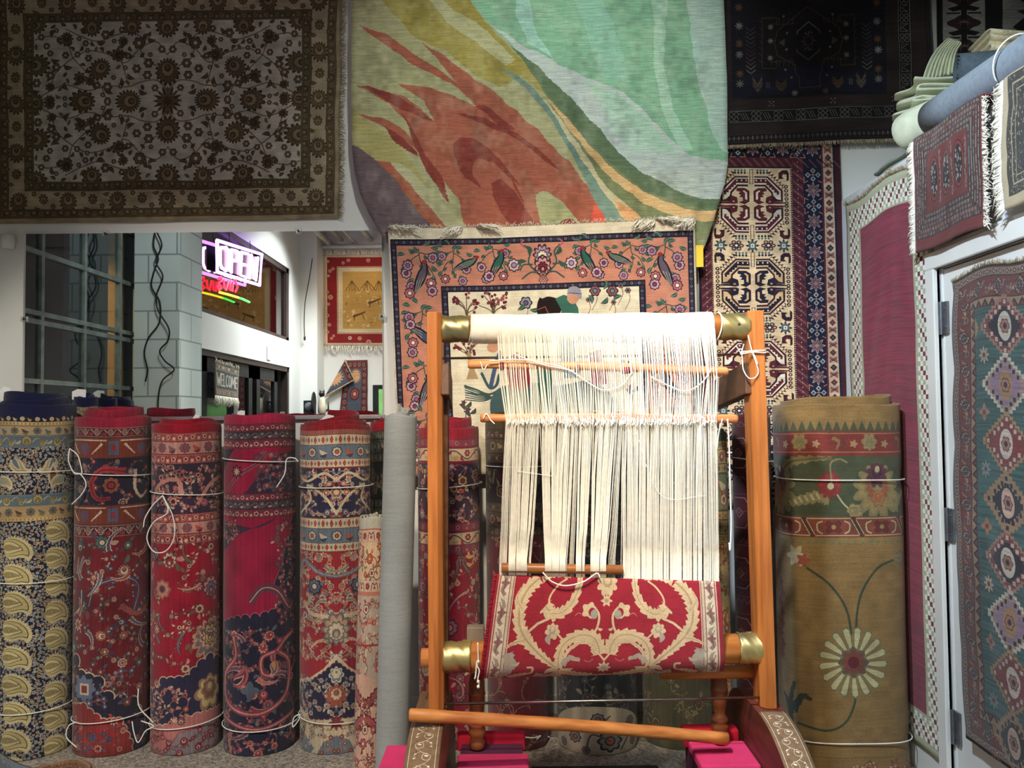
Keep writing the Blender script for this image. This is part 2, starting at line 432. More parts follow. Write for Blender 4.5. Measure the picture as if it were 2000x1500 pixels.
def border_sides(cv, tile, x0, y0, x1, y1, t):
    """lay a band canvas (height t) on all four sides of the rectangle, turned at the sides"""
    for k, y in ((0, y0), (2, y1 - t)):
        x = x0
        while x < x1:
            cvc = tile if x + (tile.x1 - tile.x0) <= x1 else sub(tile, x1 - x); cv.paste(cvc, x, y, k); x += tile.x1 - tile.x0
    for k, x in ((1, x0), (3, x1 - t)):
        y = y0 + t
        while y < y1 - t:
            w = tile.x1 - tile.x0
            cvc = tile if y + w <= y1 - t else sub(tile, y1 - t - y); cv.paste(cvc, x, y, k); y += w

def sub(o, w):
    q = Cv(0, 0, max(w, 1.5 / o.k), o.y1 - o.y0, o.k, (0, 0, 0)); h, ww = q.a.shape[:2]; q.a[:] = o.a[:h, :ww] if o.a.shape[1] >= ww else q.a; return q

def tile_band(w, h, k, *args, **kw):
    t = Cv(0, 0, w, h, k, (0, 0, 0)); t.band(0, h, *args, **kw); return t
# ------------------------------------------------------------------ the carpets' patterns
def t_ivory():
    cv = Cv(-20, -85, 1880, 1235, .78, (150, 134, 104))
    D, Md, Fl, Iv = (72, 58, 40), (106, 90, 62), (140, 124, 92), (190, 185, 168)
    bd = (168, 152, 122)
    cv.rect(5, -60, 1855, 1210, (112, 96, 68)); cv.frame(5, -60, 1855, 1210, 5, D)
    tb = tile_band(74, 42, .78, 'heart', (98, 82, 56), (D, (150, 132, 96), D), 74); border_sides(cv, tb, 8, -57, 1852, 1207, 42)
    cv.rect(50, -15, 1810, 1165, bd); cv.frame(50, -15, 1810, 1165, 4, D)
    rr = random.Random(4); cs = (D, Md, Fl)
    def bfl(x, y, rot, i):
        if i % 2 == 0:
            cv.palm(x, y, 56, rot, cs, 15)
        else:
            cv.palm(x, y, 30, rot + PI, cs, 9)
            for a in (-1, 1):
                for q in (-1, 1):
                    ox, oy = a * 52, q * 34
                    if abs(math.cos(rot)) > .5: ox, oy = oy, ox
                    (cv.ros(x + ox, y + oy, 15, 5, cs) if a * q > 0 else cv.leaf(x + ox, y + oy, 44, 20, a * .7 + q, D, Fl))
    for i in range(-6, 7):
        for y, rot in ((35, PI / 2), (1112, PI / 2)): bfl(930 + i * 137, y, rot, i)
    for j in range(-3, 4):
        for x in (98, 1762): bfl(x, 575 + j * 132, PI / 2, j)
    cv.rect(142, 88, 1718, 1062, (96, 84, 58)); cv.frame(142, 88, 1718, 1062, 4, D)
    tb = tile_band(60, 40, .78, 'heart', (92, 80, 56), (D, (140, 124, 92), D), 60); border_sides(cv, tb, 148, 94, 1712, 1056, 40)
    fd = Cv(195, 140, 1665, 1010, .78, Iv); cx, cy = 930, 575
    V = (110, 97, 72)
    for pts in ([(0, 60), (60, 110), (140, 105), (215, 80), (330, 85), (440, 60), (560, 90), (700, 30)], [(0, 250), (60, 320), (150, 285), (230, 210), (330, 260), (430, 280), (520, 240), (610, 160), (640, 60)],
                [(120, 330), (200, 380), (290, 360), (380, 330), (470, 355), (560, 400)], [(520, 240), (560, 330), (650, 360), (730, 340)], [(610, 160), (680, 190), (735, 150)], [(215, 80), (235, 160), (250, 210)], [(330, 0), (380, 110), (460, 180), (520, 240)], [(150, 285), (120, 220), (60, 190)]):
        fd.cl([(cx + a, cy - b) for a, b in pts], 6, V)
    lv = [(60, 330, .4), (120, 320, 2), (235, 325, -.5), (180, 120, .8), (255, 130, -1.2), (300, 40, 1), (370, 150, 2.2), (480, 130, -.7), (520, 190, .4), (540, 60, 1.3), (590, 230, .2), (660, 110, 2.8), (690, 250, -.6),
          (430, 390, .3), (340, 330, .1), (640, 350, 2.2), (250, 270, -2), (110, 40, .6), (60, 130, 2.9), (470, 40, -.9), (585, 310, 1.6), (180, 240, .6), (395, 60, 2), (700, 60, .4), (290, 395, -.4)]
    for a, b, t in lv: fd.leaf(cx + a, cy - b, 52, 24, -t, D, V, .3)
    fl = [(105, 205, 28), (170, 175, 25), (112, 140, 26), (155, 315, 36), (340, 365, 26), (435, 240, 20), (495, 260, 18), (665, 305, 20), (645, 265, 18), (695, 355, 20), (610, 190, 25), (640, 145, 25), (715, 105, 25), (330, 80, 28), (330, 5, 20),
          (385, 90, 20), (30, 280, 22), (215, 245, 18), (545, 320, 18), (250, 390, 18), (70, 70, 20), (450, 320, 18), (560, 255, 20)]
    for a, b, r in fl: fd.ros(cx + a, cy - b, r, 6, (D, Md, Iv))
    pl = [(0, 170, 78, -PI / 2, 17), (205, 0, 72, 0, 21), (455, 0, 74, 0, 13), (365, 185, 66, -.8, 17), (0, 405, 78, PI / 2, 15), (195, 405, 60, PI / 2, 13), (415, 405, 64, PI / 2, 13), (725, 200, 72, PI, 15), (728, 0, 66, 0, 19), (725, 425, 66, 2.3, 15),
          (265, 250, 42, .4, 9), (475, 125, 38, 1, 9), (555, 350, 42, -PI / 2, 11), (635, 80, 28, 0, 9), (640, 10, 32, 0, 9), (420, 110, 30, .5, 9), (240, 325, 30, .6, 9)]
    for a, b, r, t, n in pl: fd.palm(cx + a, cy - b, r, -t, (D, Md, Fl) if r > 50 else (D, Md, D), n)
    rq = random.Random(8); occ = [(a, b, r) for a, b, r, *_ in pl] + [(a, b, r) for a, b, r in fl] + [(a, b, 24) for a, b, _ in lv]
    for _ in range(900):
        a, b = rq.uniform(5, 728), rq.uniform(5, 428)
        if all(math.hypot(a - q[0], b - q[1]) > q[2] + 17 for q in occ):
            occ.append((a, b, 13)); t = rq.uniform(0, 6.3)
            if rq.random() < .4: fd.ros(cx + a, cy - b, 14, 6, (D, Md, Iv))
            else: fd.leaf(cx + a - 16 * math.cos(t), cy - b - 16 * math.sin(t), 36, 18, t, D if rq.random() < .5 else Md, V, rq.uniform(-.35, .35))
    # fold the quarter over
    h, w = fd.H // 2, fd.W // 2
    fd.a[:, :fd.W - w] = fd.a[:, w:][:, ::-1]; fd.a[fd.H - h:] = fd.a[:h][::-1]
    fd.star(cx, cy, 82, 16, D, .5); fd.star(cx, cy, 60, 8, Md, .5); fd.star(cx, cy, 34, 8, D, .4)
    cv.paste(fd, 195, 140)
    return cv.age(.12, 3, .06, .07)

def t_flame():
    cv = Cv(0, -40, 2000, 1500, .75, (160, 158, 112))
    rr = random.Random(3)
    cv.pol([(180, -40), (640, -40), (730, 90), (840, 210), (960, 330), (1050, 470), (1010, 450), (930, 380), (820, 440), (700, 380), (560, 270), (380, 180)], (152, 138, 62))
    cv.pol([(60, 540), (300, 720), (400, 860), (620, 1160), (500, 1170), (300, 880), (60, 740)], (158, 150, 90))
    cv.pol([(480, -40), (600, 60), (760, 160), (900, 300), (850, 330), (700, 220), (560, 120), (420, -40)], (170, 168, 120))
    G = (126, 178, 142); cv.pol([(640, -40), (720, 70), (830, 185), (960, 315), (1060, 465), (1180, 560), (1310, 700), (1450, 850), (1620, 930), (1800, 1010), (2050, 1040), (2050, -40)], G)
    for p, c in (([(1320, -40), (1420, 200), (1480, 420), (1330, 380), (1250, 150), (1180, -40)], (134, 186, 158)), ([(1590, -40), (1670, -40), (1650, 300), (1700, 560), (1800, 760), (1740, 760), (1640, 560), (1600, 300)], (156, 198, 170)),
                 ([(1760, -40), (1960, -40), (1990, 820), (1900, 700), (1820, 400)], (164, 196, 182)), ([(900, -40), (960, -40), (1010, 180), (1100, 300), (960, 210), (900, 80)], (152, 200, 180))): cv.pol(p, c)
    Gy = (176, 190, 184)
    cv.pol([(770, 120), (900, 205), (1090, 305), (1250, 385), (1450, 465), (1610, 620), (1780, 785), (1990, 830), (2010, 1040), (1900, 1030), (1700, 960), (1500, 870), (1350, 740), (1210, 590), (1090, 470), (990, 330), (900, 240)], Gy)
    cv.pol([(1240, 400), (1440, 480), (1600, 640), (1740, 780), (1560, 760), (1440, 640), (1330, 520)], (160, 196, 172))
    cv.pol([(1300, 470), (1480, 640), (1620, 760), (1500, 770), (1380, 640)], (170, 200, 182))
    cv.pol(crv([(870, 225), (980, 310), (1080, 400), (1200, 520), (1350, 680), (1480, 820), (1650, 925), (1830, 1005), (1950, 1020), (1935, 1080), (1750, 1055), (1550, 965), (1400, 855), (1270, 725), (1150, 585), (1040, 455), (960, 330)], 5), (88, 110, 78))
    cv.pol([(1040, 450), (1270, 720), (1550, 960), (1900, 1080), (1940, 1160), (1840, 1260), (1560, 1180), (1400, 1120), (1290, 930), (1140, 650)], (112, 122, 80))
    cv.pol(crv([(820, 340), (920, 385), (1010, 465), (1150, 640), (1250, 790), (1340, 920), (1420, 1010), (1560, 1150), (1400, 1180), (1300, 1040), (1250, 900), (1180, 770), (1080, 600), (960, 450)], 5), (106, 134, 118))
    cv.pol(crv([(1050, 480), (1150, 585), (1270, 722), (1400, 850), (1550, 962), (1750, 1052), (1930, 1075), (1900, 1120), (1730, 1098), (1560, 1030), (1420, 925), (1290, 795), (1170, 650)], 5), (208, 166, 108))
    cv.pol(crv([(1020, 470), (1130, 600), (1255, 780), (1345, 915), (1480, 1050), (1590, 1150), (1500, 1160), (1390, 1020), (1300, 900), (1210, 760), (1110, 600)], 5), (190, 180, 138))
    cv.pol([(1390, 1000), (1480, 1050), (1600, 1160), (1520, 1200), (1440, 1090)], (216, 150, 92))
    Ru, Dk, Sg = (158, 84, 62), (128, 52, 42), (168, 164, 120)
    cv.pol([(430, 215), (520, 275), (640, 360), (800, 470), (920, 570), (1050, 690), (1200, 850), (1270, 950), (1300, 1010), (1400, 1170), (1420, 1500), (560, 1500), (500, 1170), (400, 1060), (280, 900), (180, 805), (300, 830), (420, 960), (560, 1080), (640, 1160), (620, 1010),
            (420, 780), (330, 700), (240, 650), (100, 575), (260, 610), (370, 690), (420, 775), (350, 620), (270, 530), (95, 432), (230, 458), (350, 500), (490, 612), (430, 515), (310, 425), (450, 442), (590, 485), (708, 536), (640, 470), (560, 415), (380, 330), (260, 240), (100, 130), (230, 168), (380, 268), (520, 355), (605, 422), (540, 340)], Ru)
    cv.pol([(1300, 1010), (1400, 1170), (1280, 1170)], (214, 74, 54))
    for p in ([(590, 720), (640, 690), (740, 730), (860, 850), (925, 935), (870, 890), (780, 820), (700, 800), (680, 870), (725, 950), (640, 880), (595, 800)], [(780, 925), (830, 900), (890, 960), (960, 1070), (1015, 1160), (930, 1175), (850, 1090), (790, 1010)],
              [(600, 572), (720, 590), (870, 655), (1000, 740), (1130, 855), (1040, 800), (900, 700), (750, 630)], [(700, 530), (760, 540), (850, 610), (900, 660), (820, 630)], [(100, 432), (230, 460), (350, 520), (480, 610), (300, 540), (180, 470)],
              [(320, 560), (400, 690), (440, 780), (530, 900), (560, 1020), (500, 930), (440, 850), (370, 680)], [(880, 880), (940, 1020), (900, 960)], [(230, 640), (330, 700), (410, 790), (300, 730)]): cv.pol(crv(p + [p[0]], 5), Dk)
    for p in ([(180, 800), (300, 890), (420, 1060), (560, 1180), (480, 1180), (380, 1060), (280, 920)], [(430, 1050), (500, 1180), (470, 1170)]): cv.pol(p, (160, 82, 50))
    cv.pol(crv([(1000, 985), (1050, 962), (1130, 1010), (1210, 1100), (1270, 1190), (1060, 1190), (1020, 1090)], 5), (152, 154, 108))
    cv.ell(1175, 1135, 46, 36, Dk, .5)
    cv.pol(crv([(260, 815), (330, 840), (440, 930), (560, 1050), (680, 1180), (590, 1190), (470, 1050), (360, 930)], 5), Sg)
    cv.pol([(0, 720), (100, 745), (180, 800), (290, 900), (400, 1060), (520, 1200), (560, 1500), (0, 1500)], (98, 80, 84))
    H, W = cv.H, cv.W
    dx = (vnoise(H, W, 40, 40, 1) - .5) * 9 + (vnoise(H, W, 3, 5, 2) - .5) * 5; dy = (vnoise(H, W, 40, 40, 3) - .5) * 9 + (vnoise(H, W, 4, 6, 4) - .5) * 3
    yy, xx = np.mgrid[0:H, 0:W]; cv.a = cv.a[np.clip(yy + dy, 0, H - 1).astype(int), np.clip(xx + dx, 0, W - 1).astype(int)]
    n = vnoise(H, W, 70, 45, 77) * .6 + vnoise(H, W, 22, 16, 78) * .4; n = np.clip((n - .42) * 2.6, 0, 1)[..., None]; cv.a = cv.a * (1 - .20 * n) + .20 * n * C3((206, 206, 176))
    n = vnoise(H, W, 90, 60, 87) * .6 + vnoise(H, W, 18, 20, 88) * .4; n = np.clip((n - .48) * 2.6, 0, 1)[..., None]; cv.a = cv.a * (1 - .16 * n)
    for i, (a, b, am) in enumerate(((2, 30, .09), (1.5, 120, .05))): cv.a *= (1 + am * 2 * (vnoise(H, W, a, b, 40 + i) - .5))[..., None]
    cv.a = np.clip(cv.a * 1.12 + .04, 0, 1)
    return cv

def t_navy():
    Bk, Nv, Gr, Br, Rd, Gd = (27, 25, 30), (32, 32, 48), (112, 112, 106), (84, 66, 52), (78, 46, 48), (92, 68, 42)
    cv = Cv(1400, -130, 1812, 282, 2.6, (40, 32, 34))
    for i in range(5): cv.rect(1400 + i * 3, -130 + i * 3, 1812 - i * 3, 282 - i * 3, [(48, 38, 40), (34, 28, 32)][i % 2])
    def guard(x0, y0, x1, y1): cv.frame(x0, y0, x1, y1, 1, Gr)
    cv.band(262, 274, 'dot', Bk, (Gr, Rd, Bk), 9, 1412, 1800)
    for (xa, xb, ya, yb) in ((1416, 1790, 214, 236),):
        cv.rect(xa, ya, xb, yb, Bk); cv.ln([(xa, ya), (xb, ya)], 1.2, Gr); cv.ln([(xa, yb), (xb, yb)], 1.2, Gr)
        for i in range(9):
            x = xa + 8 + i * 43
            for a in (-5, 5):
                for b in (-5, 5): cv.rad(x + a, (ya + yb) / 2 + b, 4.6, lambda t: 1 + 0 * t, Gr); cv.ell(x + a, (ya + yb) / 2 + b, 3.4, 3.4, Bk)
            for k in range(3): cv.ln([(x + 12 + k * 5, ya + 4), (x + 19 + k * 5, yb - 4)], 1.1, Gr)
    cv.rect(1748, -130, 1770, 230, Bk); cv.ln([(1748, -130), (1748, 226)], 1.2, Gr); cv.ln([(1770, -130), (1770, 232)], 1.2, Gr)
    for i in range(9):
        y = -120 + i * 40
        for a in (-4.5, 4.5):
            for b in (-4.5, 4.5): cv.ell(1759 + a, y + b, 4.2, 4.2, Gr); cv.ell(1759 + a, y + b, 3, 3, Bk)
        cv.ln([(1752, y + 12), (1766, y + 12), (1754, y + 19), (1766, y + 27), (1752, y + 27), (1752, y + 15)], 1.1, Gr)
    for i in range(7): cv.ln([(1728 - i * 5 if i < 4 else 1776 + (i - 4) * 6, -130)] + [(1728 - i * 5 if i < 4 else 1776 + (i - 4) * 6, 190 + 5 * i)], 1, (58, 46, 46))
    for i in range(5): cv.ln([(1410, 194 + i * 4), (1740, 194 + i * 4)], 1, (60, 48, 48))
    # field, drawn as a quarter about the medallion (1571,80)
    f = Cv(1420, -30, 1722, 190, 2.6, (30, 30, 64)); cx, cy = 1571, 80
    f.rect(1420, -30, 1722, 190, (25, 25, 34))
    f.rect(1470, -6, 1672, 140, Bk)
    f.pol([(1500, 130), (1640, 130), (1610, 178), (1530, 178)], (27, 28, 46)); f.pol([(1420, 150), (1480, 140), (1530, 180), (1420, 190)], (27, 28, 46)); f.pol([(1722, 150), (1662, 140), (1612, 180), (1722, 190)], (27, 28, 46))
    for sg in (-1, 1):
        X = lambda d: cx + sg * d
        for w, c in ((1.2, Br),):
            f.ln([(X(0), 12), (X(26), 30), (X(60), 55), (X(66), 80), (X(60), 105), (X(26), 125), (X(26), 140), (X(20), 152), (X(20), 172), (X(0), 172)], w, Br)
            f.ln([(X(90), 30), (X(90), 130), (X(62), 130), (X(62), 118), (X(72), 118), (X(72), 124)], w, Br); f.ln([(X(90), 30), (X(62), 30), (X(62), 42), (X(72), 42)], w, Br)
            for k in range(7): f.ln([(X(90), 40 + k * 13), (X(96), 36 + k * 13)], 1, Br)
            for k in range(4): f.ln([(X(30 + k * 9), 128), (X(30 + k * 9), 116), (X(36 + k * 9), 116), (X(36 + k * 9), 121)], 1, Br); f.ln([(X(30 + k * 9), 32), (X(30 + k * 9), 44), (X(36 + k * 9), 44)], 1, Br)
        f.ln([(X(0), 42), (X(22), 60), (X(22), 65)], 1.8, Gr); f.ln([(X(0), 118), (X(22), 100), (X(22), 95)], 1.8, (96, 84, 70))
        f.pol([(X(46), 72), (X(58), 80), (X(46), 88)], (84, 62, 56))
        for q in (48, 76, 110): f.star(X(74), q, 6.5, 8, Gr, .35)
        for q in (-20, 8, 45, 80, 102, 140, 160): f.star(X(135), q, 9, 8, Gr if q in (45, 102, 160) else Gd, .35)
        for k in range(11):
            y = 48 + k * 8.5; c = [Gr, Nv, Rd][0 if k > 8 else (2 if 3 < k < 7 else 1)]; c = (74, 70, 82) if c == Nv else c
            f.ln([(X(104), y), (X(113), y + 7), (X(122), y)], 1.5, c)
        for k in range(5): f.ln([(X(101), 178 - k * 4), (X(92), 166 - k * 5)], 1.5, Gr if k % 2 else Gd); f.ln([(X(101), 178 - k * 4), (X(110), 166 - k * 5)], 1.5, Gr if k % 2 else Gd)
        for k in range(4): f.ln([(X(55), 176 - k * 4), (X(45), 166 - k * 4)], 1.7, Gd); f.ln([(X(55), 176 - k * 4), (X(65), 166 - k * 4)], 1.7, Gd)
        for a, b in ((42, 62), (42, 94), (48, 28), (45, 134), (34, 150)): f.rect(X(a) - 2, b - 2, X(a) + 2, b + 2, Gr)
        for k in range(3): f.ln([(X(78 + k * 3), 150 + 8), (X(78 + k * 3), 170)], .9, Gr)
        f.star(X(30), 182, 7, 8, Gr if sg < 0 else Gd, .4)
    f.star(cx, cy, 15, 8, (70, 60, 62), .5); f.star(cx, cy, 9, 8, Bk, .5); f.ln([(cx - 6, 62), (cx - 6, 66), (cx, 66), (cx, 62), (cx + 6, 62), (cx + 6, 66)], 1.2, Gr)
    f.ln([(cx - 6, 98), (cx - 6, 94), (cx, 94), (cx, 98), (cx + 6, 98), (cx + 6, 94)], 1.2, Gr)
    cv.paste(f, 1420, -30)
    for x in (1496, 1616, 1736):
        for a, b in ((-4, -4), (4, -4), (0, 0), (-4, 4), (4, 4)): cv.rect(x + a - 1, 201 + b - 1, x + a + 1, 201 + b + 1, (150, 150, 150))
    return cv.age(.2, 8, .15, .2)

def t_kelim_bw():
    Bk, Wh, Mr = (26, 24, 24), (150, 150, 142), (56, 34, 36)
    cv = Cv(1818, -140, 2080, 150, 2.4, Bk)
    cv.rect(1824, -140, 1870, 150, Wh)
    for y in range(-140, 150, 46):
        cv.rad(1847, y + 42, 15, lambda t: 1.1 + .15 * np.cos(4 * t), Mr, .85); cv.rect(1844, y - 4, 1850, y + 50, Bk); cv.star(1847, y + 42, 7, 8, (96, 84, 80), .4)
        for sg in (-1, 1): cv.pol([(1847 + sg * 3, y + 8), (1847 + sg * 18, y + 14), (1847 + sg * 12, y + 20), (1847 + sg * 3, y + 18)], Bk)
        cv.rect(1828, y + 22, 1843, y + 25, Bk); cv.rect(1851, y + 22, 1866, y + 25, Bk)
    cv.rect(1886, -140, 2080, 150, Wh); cv.rect(1886, -140, 1889, 150, Bk)
    for k in range(3):
        for y in range(-150, 150, 60):
            x = 1900 + k * 54
            cv.pol([(x, y + 20), (x + 14, y), (x + 44, y + 14), (x + 54, y + 34), (x + 30, y + 30), (x + 18, y + 40)], Bk); cv.pol([(x + 4, y + 50), (x + 22, y + 44), (x + 34, y + 54), (x + 18, y + 62)], Mr)
    return cv.age(.2, 8, .1, .2)

def t_runner():
    cv = Cv(60, 30, 850, 2000, .95, (40, 30, 44))
    Nv, Mr, Cr, Tl, Wh, Gy = (28, 30, 56), (98, 36, 48), (222, 198, 158), (66, 110, 118), (226, 218, 198), (140, 130, 124)
    top = 150
    # outer X/diamond border
    cv.rect(752, 30, 806, 2000, (196, 168, 142)); cv.rect(806, 30, 818, 2000, Nv); cv.rect(818, 30, 850, 2000, (70, 30, 38))
    for i in range(24):
        y = 50 + i * 80
        cv.pol([(779, y), (797, y + 18), (779, y + 36), (761, y + 18)], Nv if i % 2 else Mr); cv.rad(779, y + 18, 8, lambda t: 1 + 0 * t, (90, 78, 70))
        for d in (0, 26): cv.ln([(760, y + 42 + d * .3), (798, y + 62 + d * .3)], 5, Mr if d else (120, 74, 76)); cv.ln([(798, y + 42 + d * .3), (760, y + 62 + d * .3)], 5, Mr if d else (120, 74, 76))
    # navy star border (right side) and its turn along the top
    def star_unit(x, y, hz):
        f = lambda a, b: (x + b, y + a) if hz else (x + a, y + b)
        cv.star(*f(0, 0), 46, 8, (176, 160, 156), .42); cv.star(*f(0, 0), 38, 8, (110, 72, 84), .42); cv.star(*f(0, 0), 14, 4, Gy, .5)
        for sg in (-1, 1):
            cv.ln([f(sg * 50, -70), f(sg * 50, -40), f(sg * 30, -50)], 4, (190, 134, 96)); cv.ln([f(sg * 50, 70), f(sg * 50, 40), f(sg * 30, 50)], 4, (190, 134, 96))
        for a, b in ((-28, -82), (28, -82), (0, -105), (0, -62)):
            p = f(a, b); cv.pol([(p[0] - 15, p[1]), (p[0], p[1] - 15), (p[0] + 15, p[1]), (p[0], p[1] + 15)], (150, 172, 178)); cv.pol([(p[0] - 8, p[1]), (p[0], p[1] - 8), (p[0] + 8, p[1]), (p[0], p[1] + 8)], (80, 52, 60))
        p = f(0, -83); cv.ln([(p[0] - 12, p[1]), (p[0] + 12, p[1])], 3, (190, 134, 96)); cv.ln([(p[0], p[1] - 12), (p[0], p[1] + 12)], 3, (190, 134, 96))
    cv.rect(60, 45, 748, 150, (30, 26, 40)); cv.rect(640, 45, 748, 2000, Nv)
    for i in range(5): star_unit(694 - 165 * i, 98, True)
    for i in range(12): star_unit(694, 322 + 166 * i, False)
    cv.rect(742, 30, 752, 2000, Mr)
    # slanted stripe guard
    for (xa, ya, xb, yb) in ((80, 152, 640, 206), (580, 152, 640, 2000), (72, 152, 130, 2000)):
        cv.rect(xa, ya, xb, yb, (92, 40, 52)); hz = xb - xa > yb - ya
        for i in range(-3, 90):
            c = [(52, 30, 44), (128, 84, 88)][i % 2]
            if hz: cv.ln([(xa + i * 22, ya + 6), (xa + i * 22 + 40, yb - 6)], 5, c)
            else:
                y = ya + i * 24; a, b = (xa + 5, xb - 5) if xa > 300 else (xb - 5, xa + 5); cv.ln([(a, y), (b, y + 40)], 6, c)
                cv.rect((xa + xb) / 2 - 3, y + 17, (xa + xb) / 2 + 3, y + 23, (176, 150, 140))
    cv.rect(570, 200, 580, 2000, (40, 26, 38)); cv.rect(130, 206, 136, 2000, (40, 26, 38)); cv.rect(130, 200, 575, 206, (40, 26, 38))
    for i in range(150):
        cv.rect(571, 204 + i * 12, 579, 210 + i * 12, (180, 150, 130)); cv.rect(131, 204 + i * 12, 136, 210 + i * 12, (180, 150, 130))
    f = Cv(137, 207, 570, 2000, .95, Cr); cx = 353
    f.rect(137, 207, 570, 2000, Cr)
    def unit(y0, fl, A, B):
        Y = lambda d: y0 + d * fl
        for sg in (-1, 1):
            X = lambda d: cx + sg * d
            q = lambda pts: [(X(a), Y(b)) for a, b in pts]
            # stair teeth along the roof
            for k in range(7): f.pol(q([(88 + k * 15, 18 + k * 13), (104 + k * 15, 30 + k * 13), (86 + k * 15, 44 + k * 13), (116 + k * 13, 10 + k * 14)]), A if k % 2 else B)
            f.pol(q([(18, 38), (92, 38), (172, 112), (172, 172), (110, 172), (110, 128), (74, 92), (18, 92)]), B)
            f.pol(q([(18, 46), (88, 46), (162, 116), (162, 164), (140, 160), (120, 140), (118, 122), (78, 82), (18, 82)]), Wh if A == Mr else (206, 176, 128))
            f.pol(q([(18, 52), (86, 52), (154, 120), (150, 136), (140, 136), (140, 124), (126, 124), (126, 110), (112, 110), (112, 98), (98, 98), (98, 86), (84, 86), (84, 74), (18, 74)]), A)
            for k in range(5): f.rect(X(28 + k * 0) - 4 + sg * k * 13, Y(60) - 4, X(28) + 4 + sg * k * 13, Y(60) + 4, Nv if k % 2 else Wh)
            for k in range(4): f.pol(q([(28 + k * 18, 20), (35 + k * 18, 12), (42 + k * 18, 20), (35 + k * 18, 28)]), Nv); f.pol(q([(28 + k * 18, 8), (35 + k * 18, 0), (42 + k * 18, 8), (35 + k * 18, 16)]), Tl)
            # hooked bird-head
            f.pol(q([(14, 118), (38, 104), (80, 104), (86, 116), (62, 122), (74, 132), (58, 138), (70, 150), (50, 150), (48, 168), (66, 176), (38, 184), (14, 170)]), A); f.ln(q([(14, 118), (38, 104), (80, 104)]), 5, B); f.ln(q([(14, 118), (14, 170), (38, 184), (66, 176)]), 5, B)
            f.pol(q([(24, 124), (40, 114), (50, 116), (36, 128), (36, 160), (24, 164)]), Wh if A == Mr else (206, 176, 128))
            # foot and side chain
            f.pol(q([(82, 150), (112, 140), (120, 172), (172, 174), (190, 182), (120, 184), (96, 186), (76, 180)]), A)
            f.ell(X(100), Y(172), 13, 9, B); f.ell(X(100), Y(172), 7, 5, (190, 150, 120))
            for k in range(5): f.ell(X(192), Y(92 + k * 22), 11, 9, B); f.ell(X(192), Y(92 + k * 22), 5, 4, Cr)
            f.pol(q([(150, 52), (152, 20), (172, 6), (200, 6), (208, 22), (208, 56), (196, 64), (196, 28), (176, 26), (170, 40), (182, 50), (164, 52)]), B); f.pol(q([(160, 30), (176, 14), (192, 20), (188, 30), (178, 24), (168, 40)]), A)
        f.rect(cx - 10, min(Y(2), Y(80)), cx + 10, max(Y(2), Y(80)), B); f.rect(cx - 7, min(Y(4), Y(78)), cx + 7, max(Y(4), Y(78)), (222, 200, 160))
    def stars(y):
        for i, x in enumerate((182, 266, 353, 440, 524)):
            if i % 2 == 0: f.star(x, y, 38, 8, Nv, .42); f.star(x, y, 28, 8, Tl, .4); f.rect(x - 10, y - 10, x + 10, y + 10, Wh); f.rect(x - 5, y - 5, x + 5, y + 5, (170, 120, 100))
            else:
                for k in range(6): a = k * PI / 3; f.ell(x + 27 * math.cos(a), y + 20 * math.sin(a), 13, 10, B2); f.ell(x + 27 * math.cos(a), y + 20 * math.sin(a), 7, 5, (190, 160, 140))
                f.ell(x, y, 15, 12, Nv); f.ell(x, y, 8, 6, Wh)
    B2 = (58, 30, 44)
    for j in range(5):
        y = 212 + j * 438; A, B = ((Mr, Nv), (Nv, B2))[j % 2]
        unit(y, 1, A, (58, 28, 42) if j % 2 == 0 else B2); unit(y + 376, -1, A, (58, 28, 42) if j % 2 == 0 else B2); stars(y + 406)
    cv.paste(f, 137, 207)
    return cv.age(.1, 12, .1, .1)

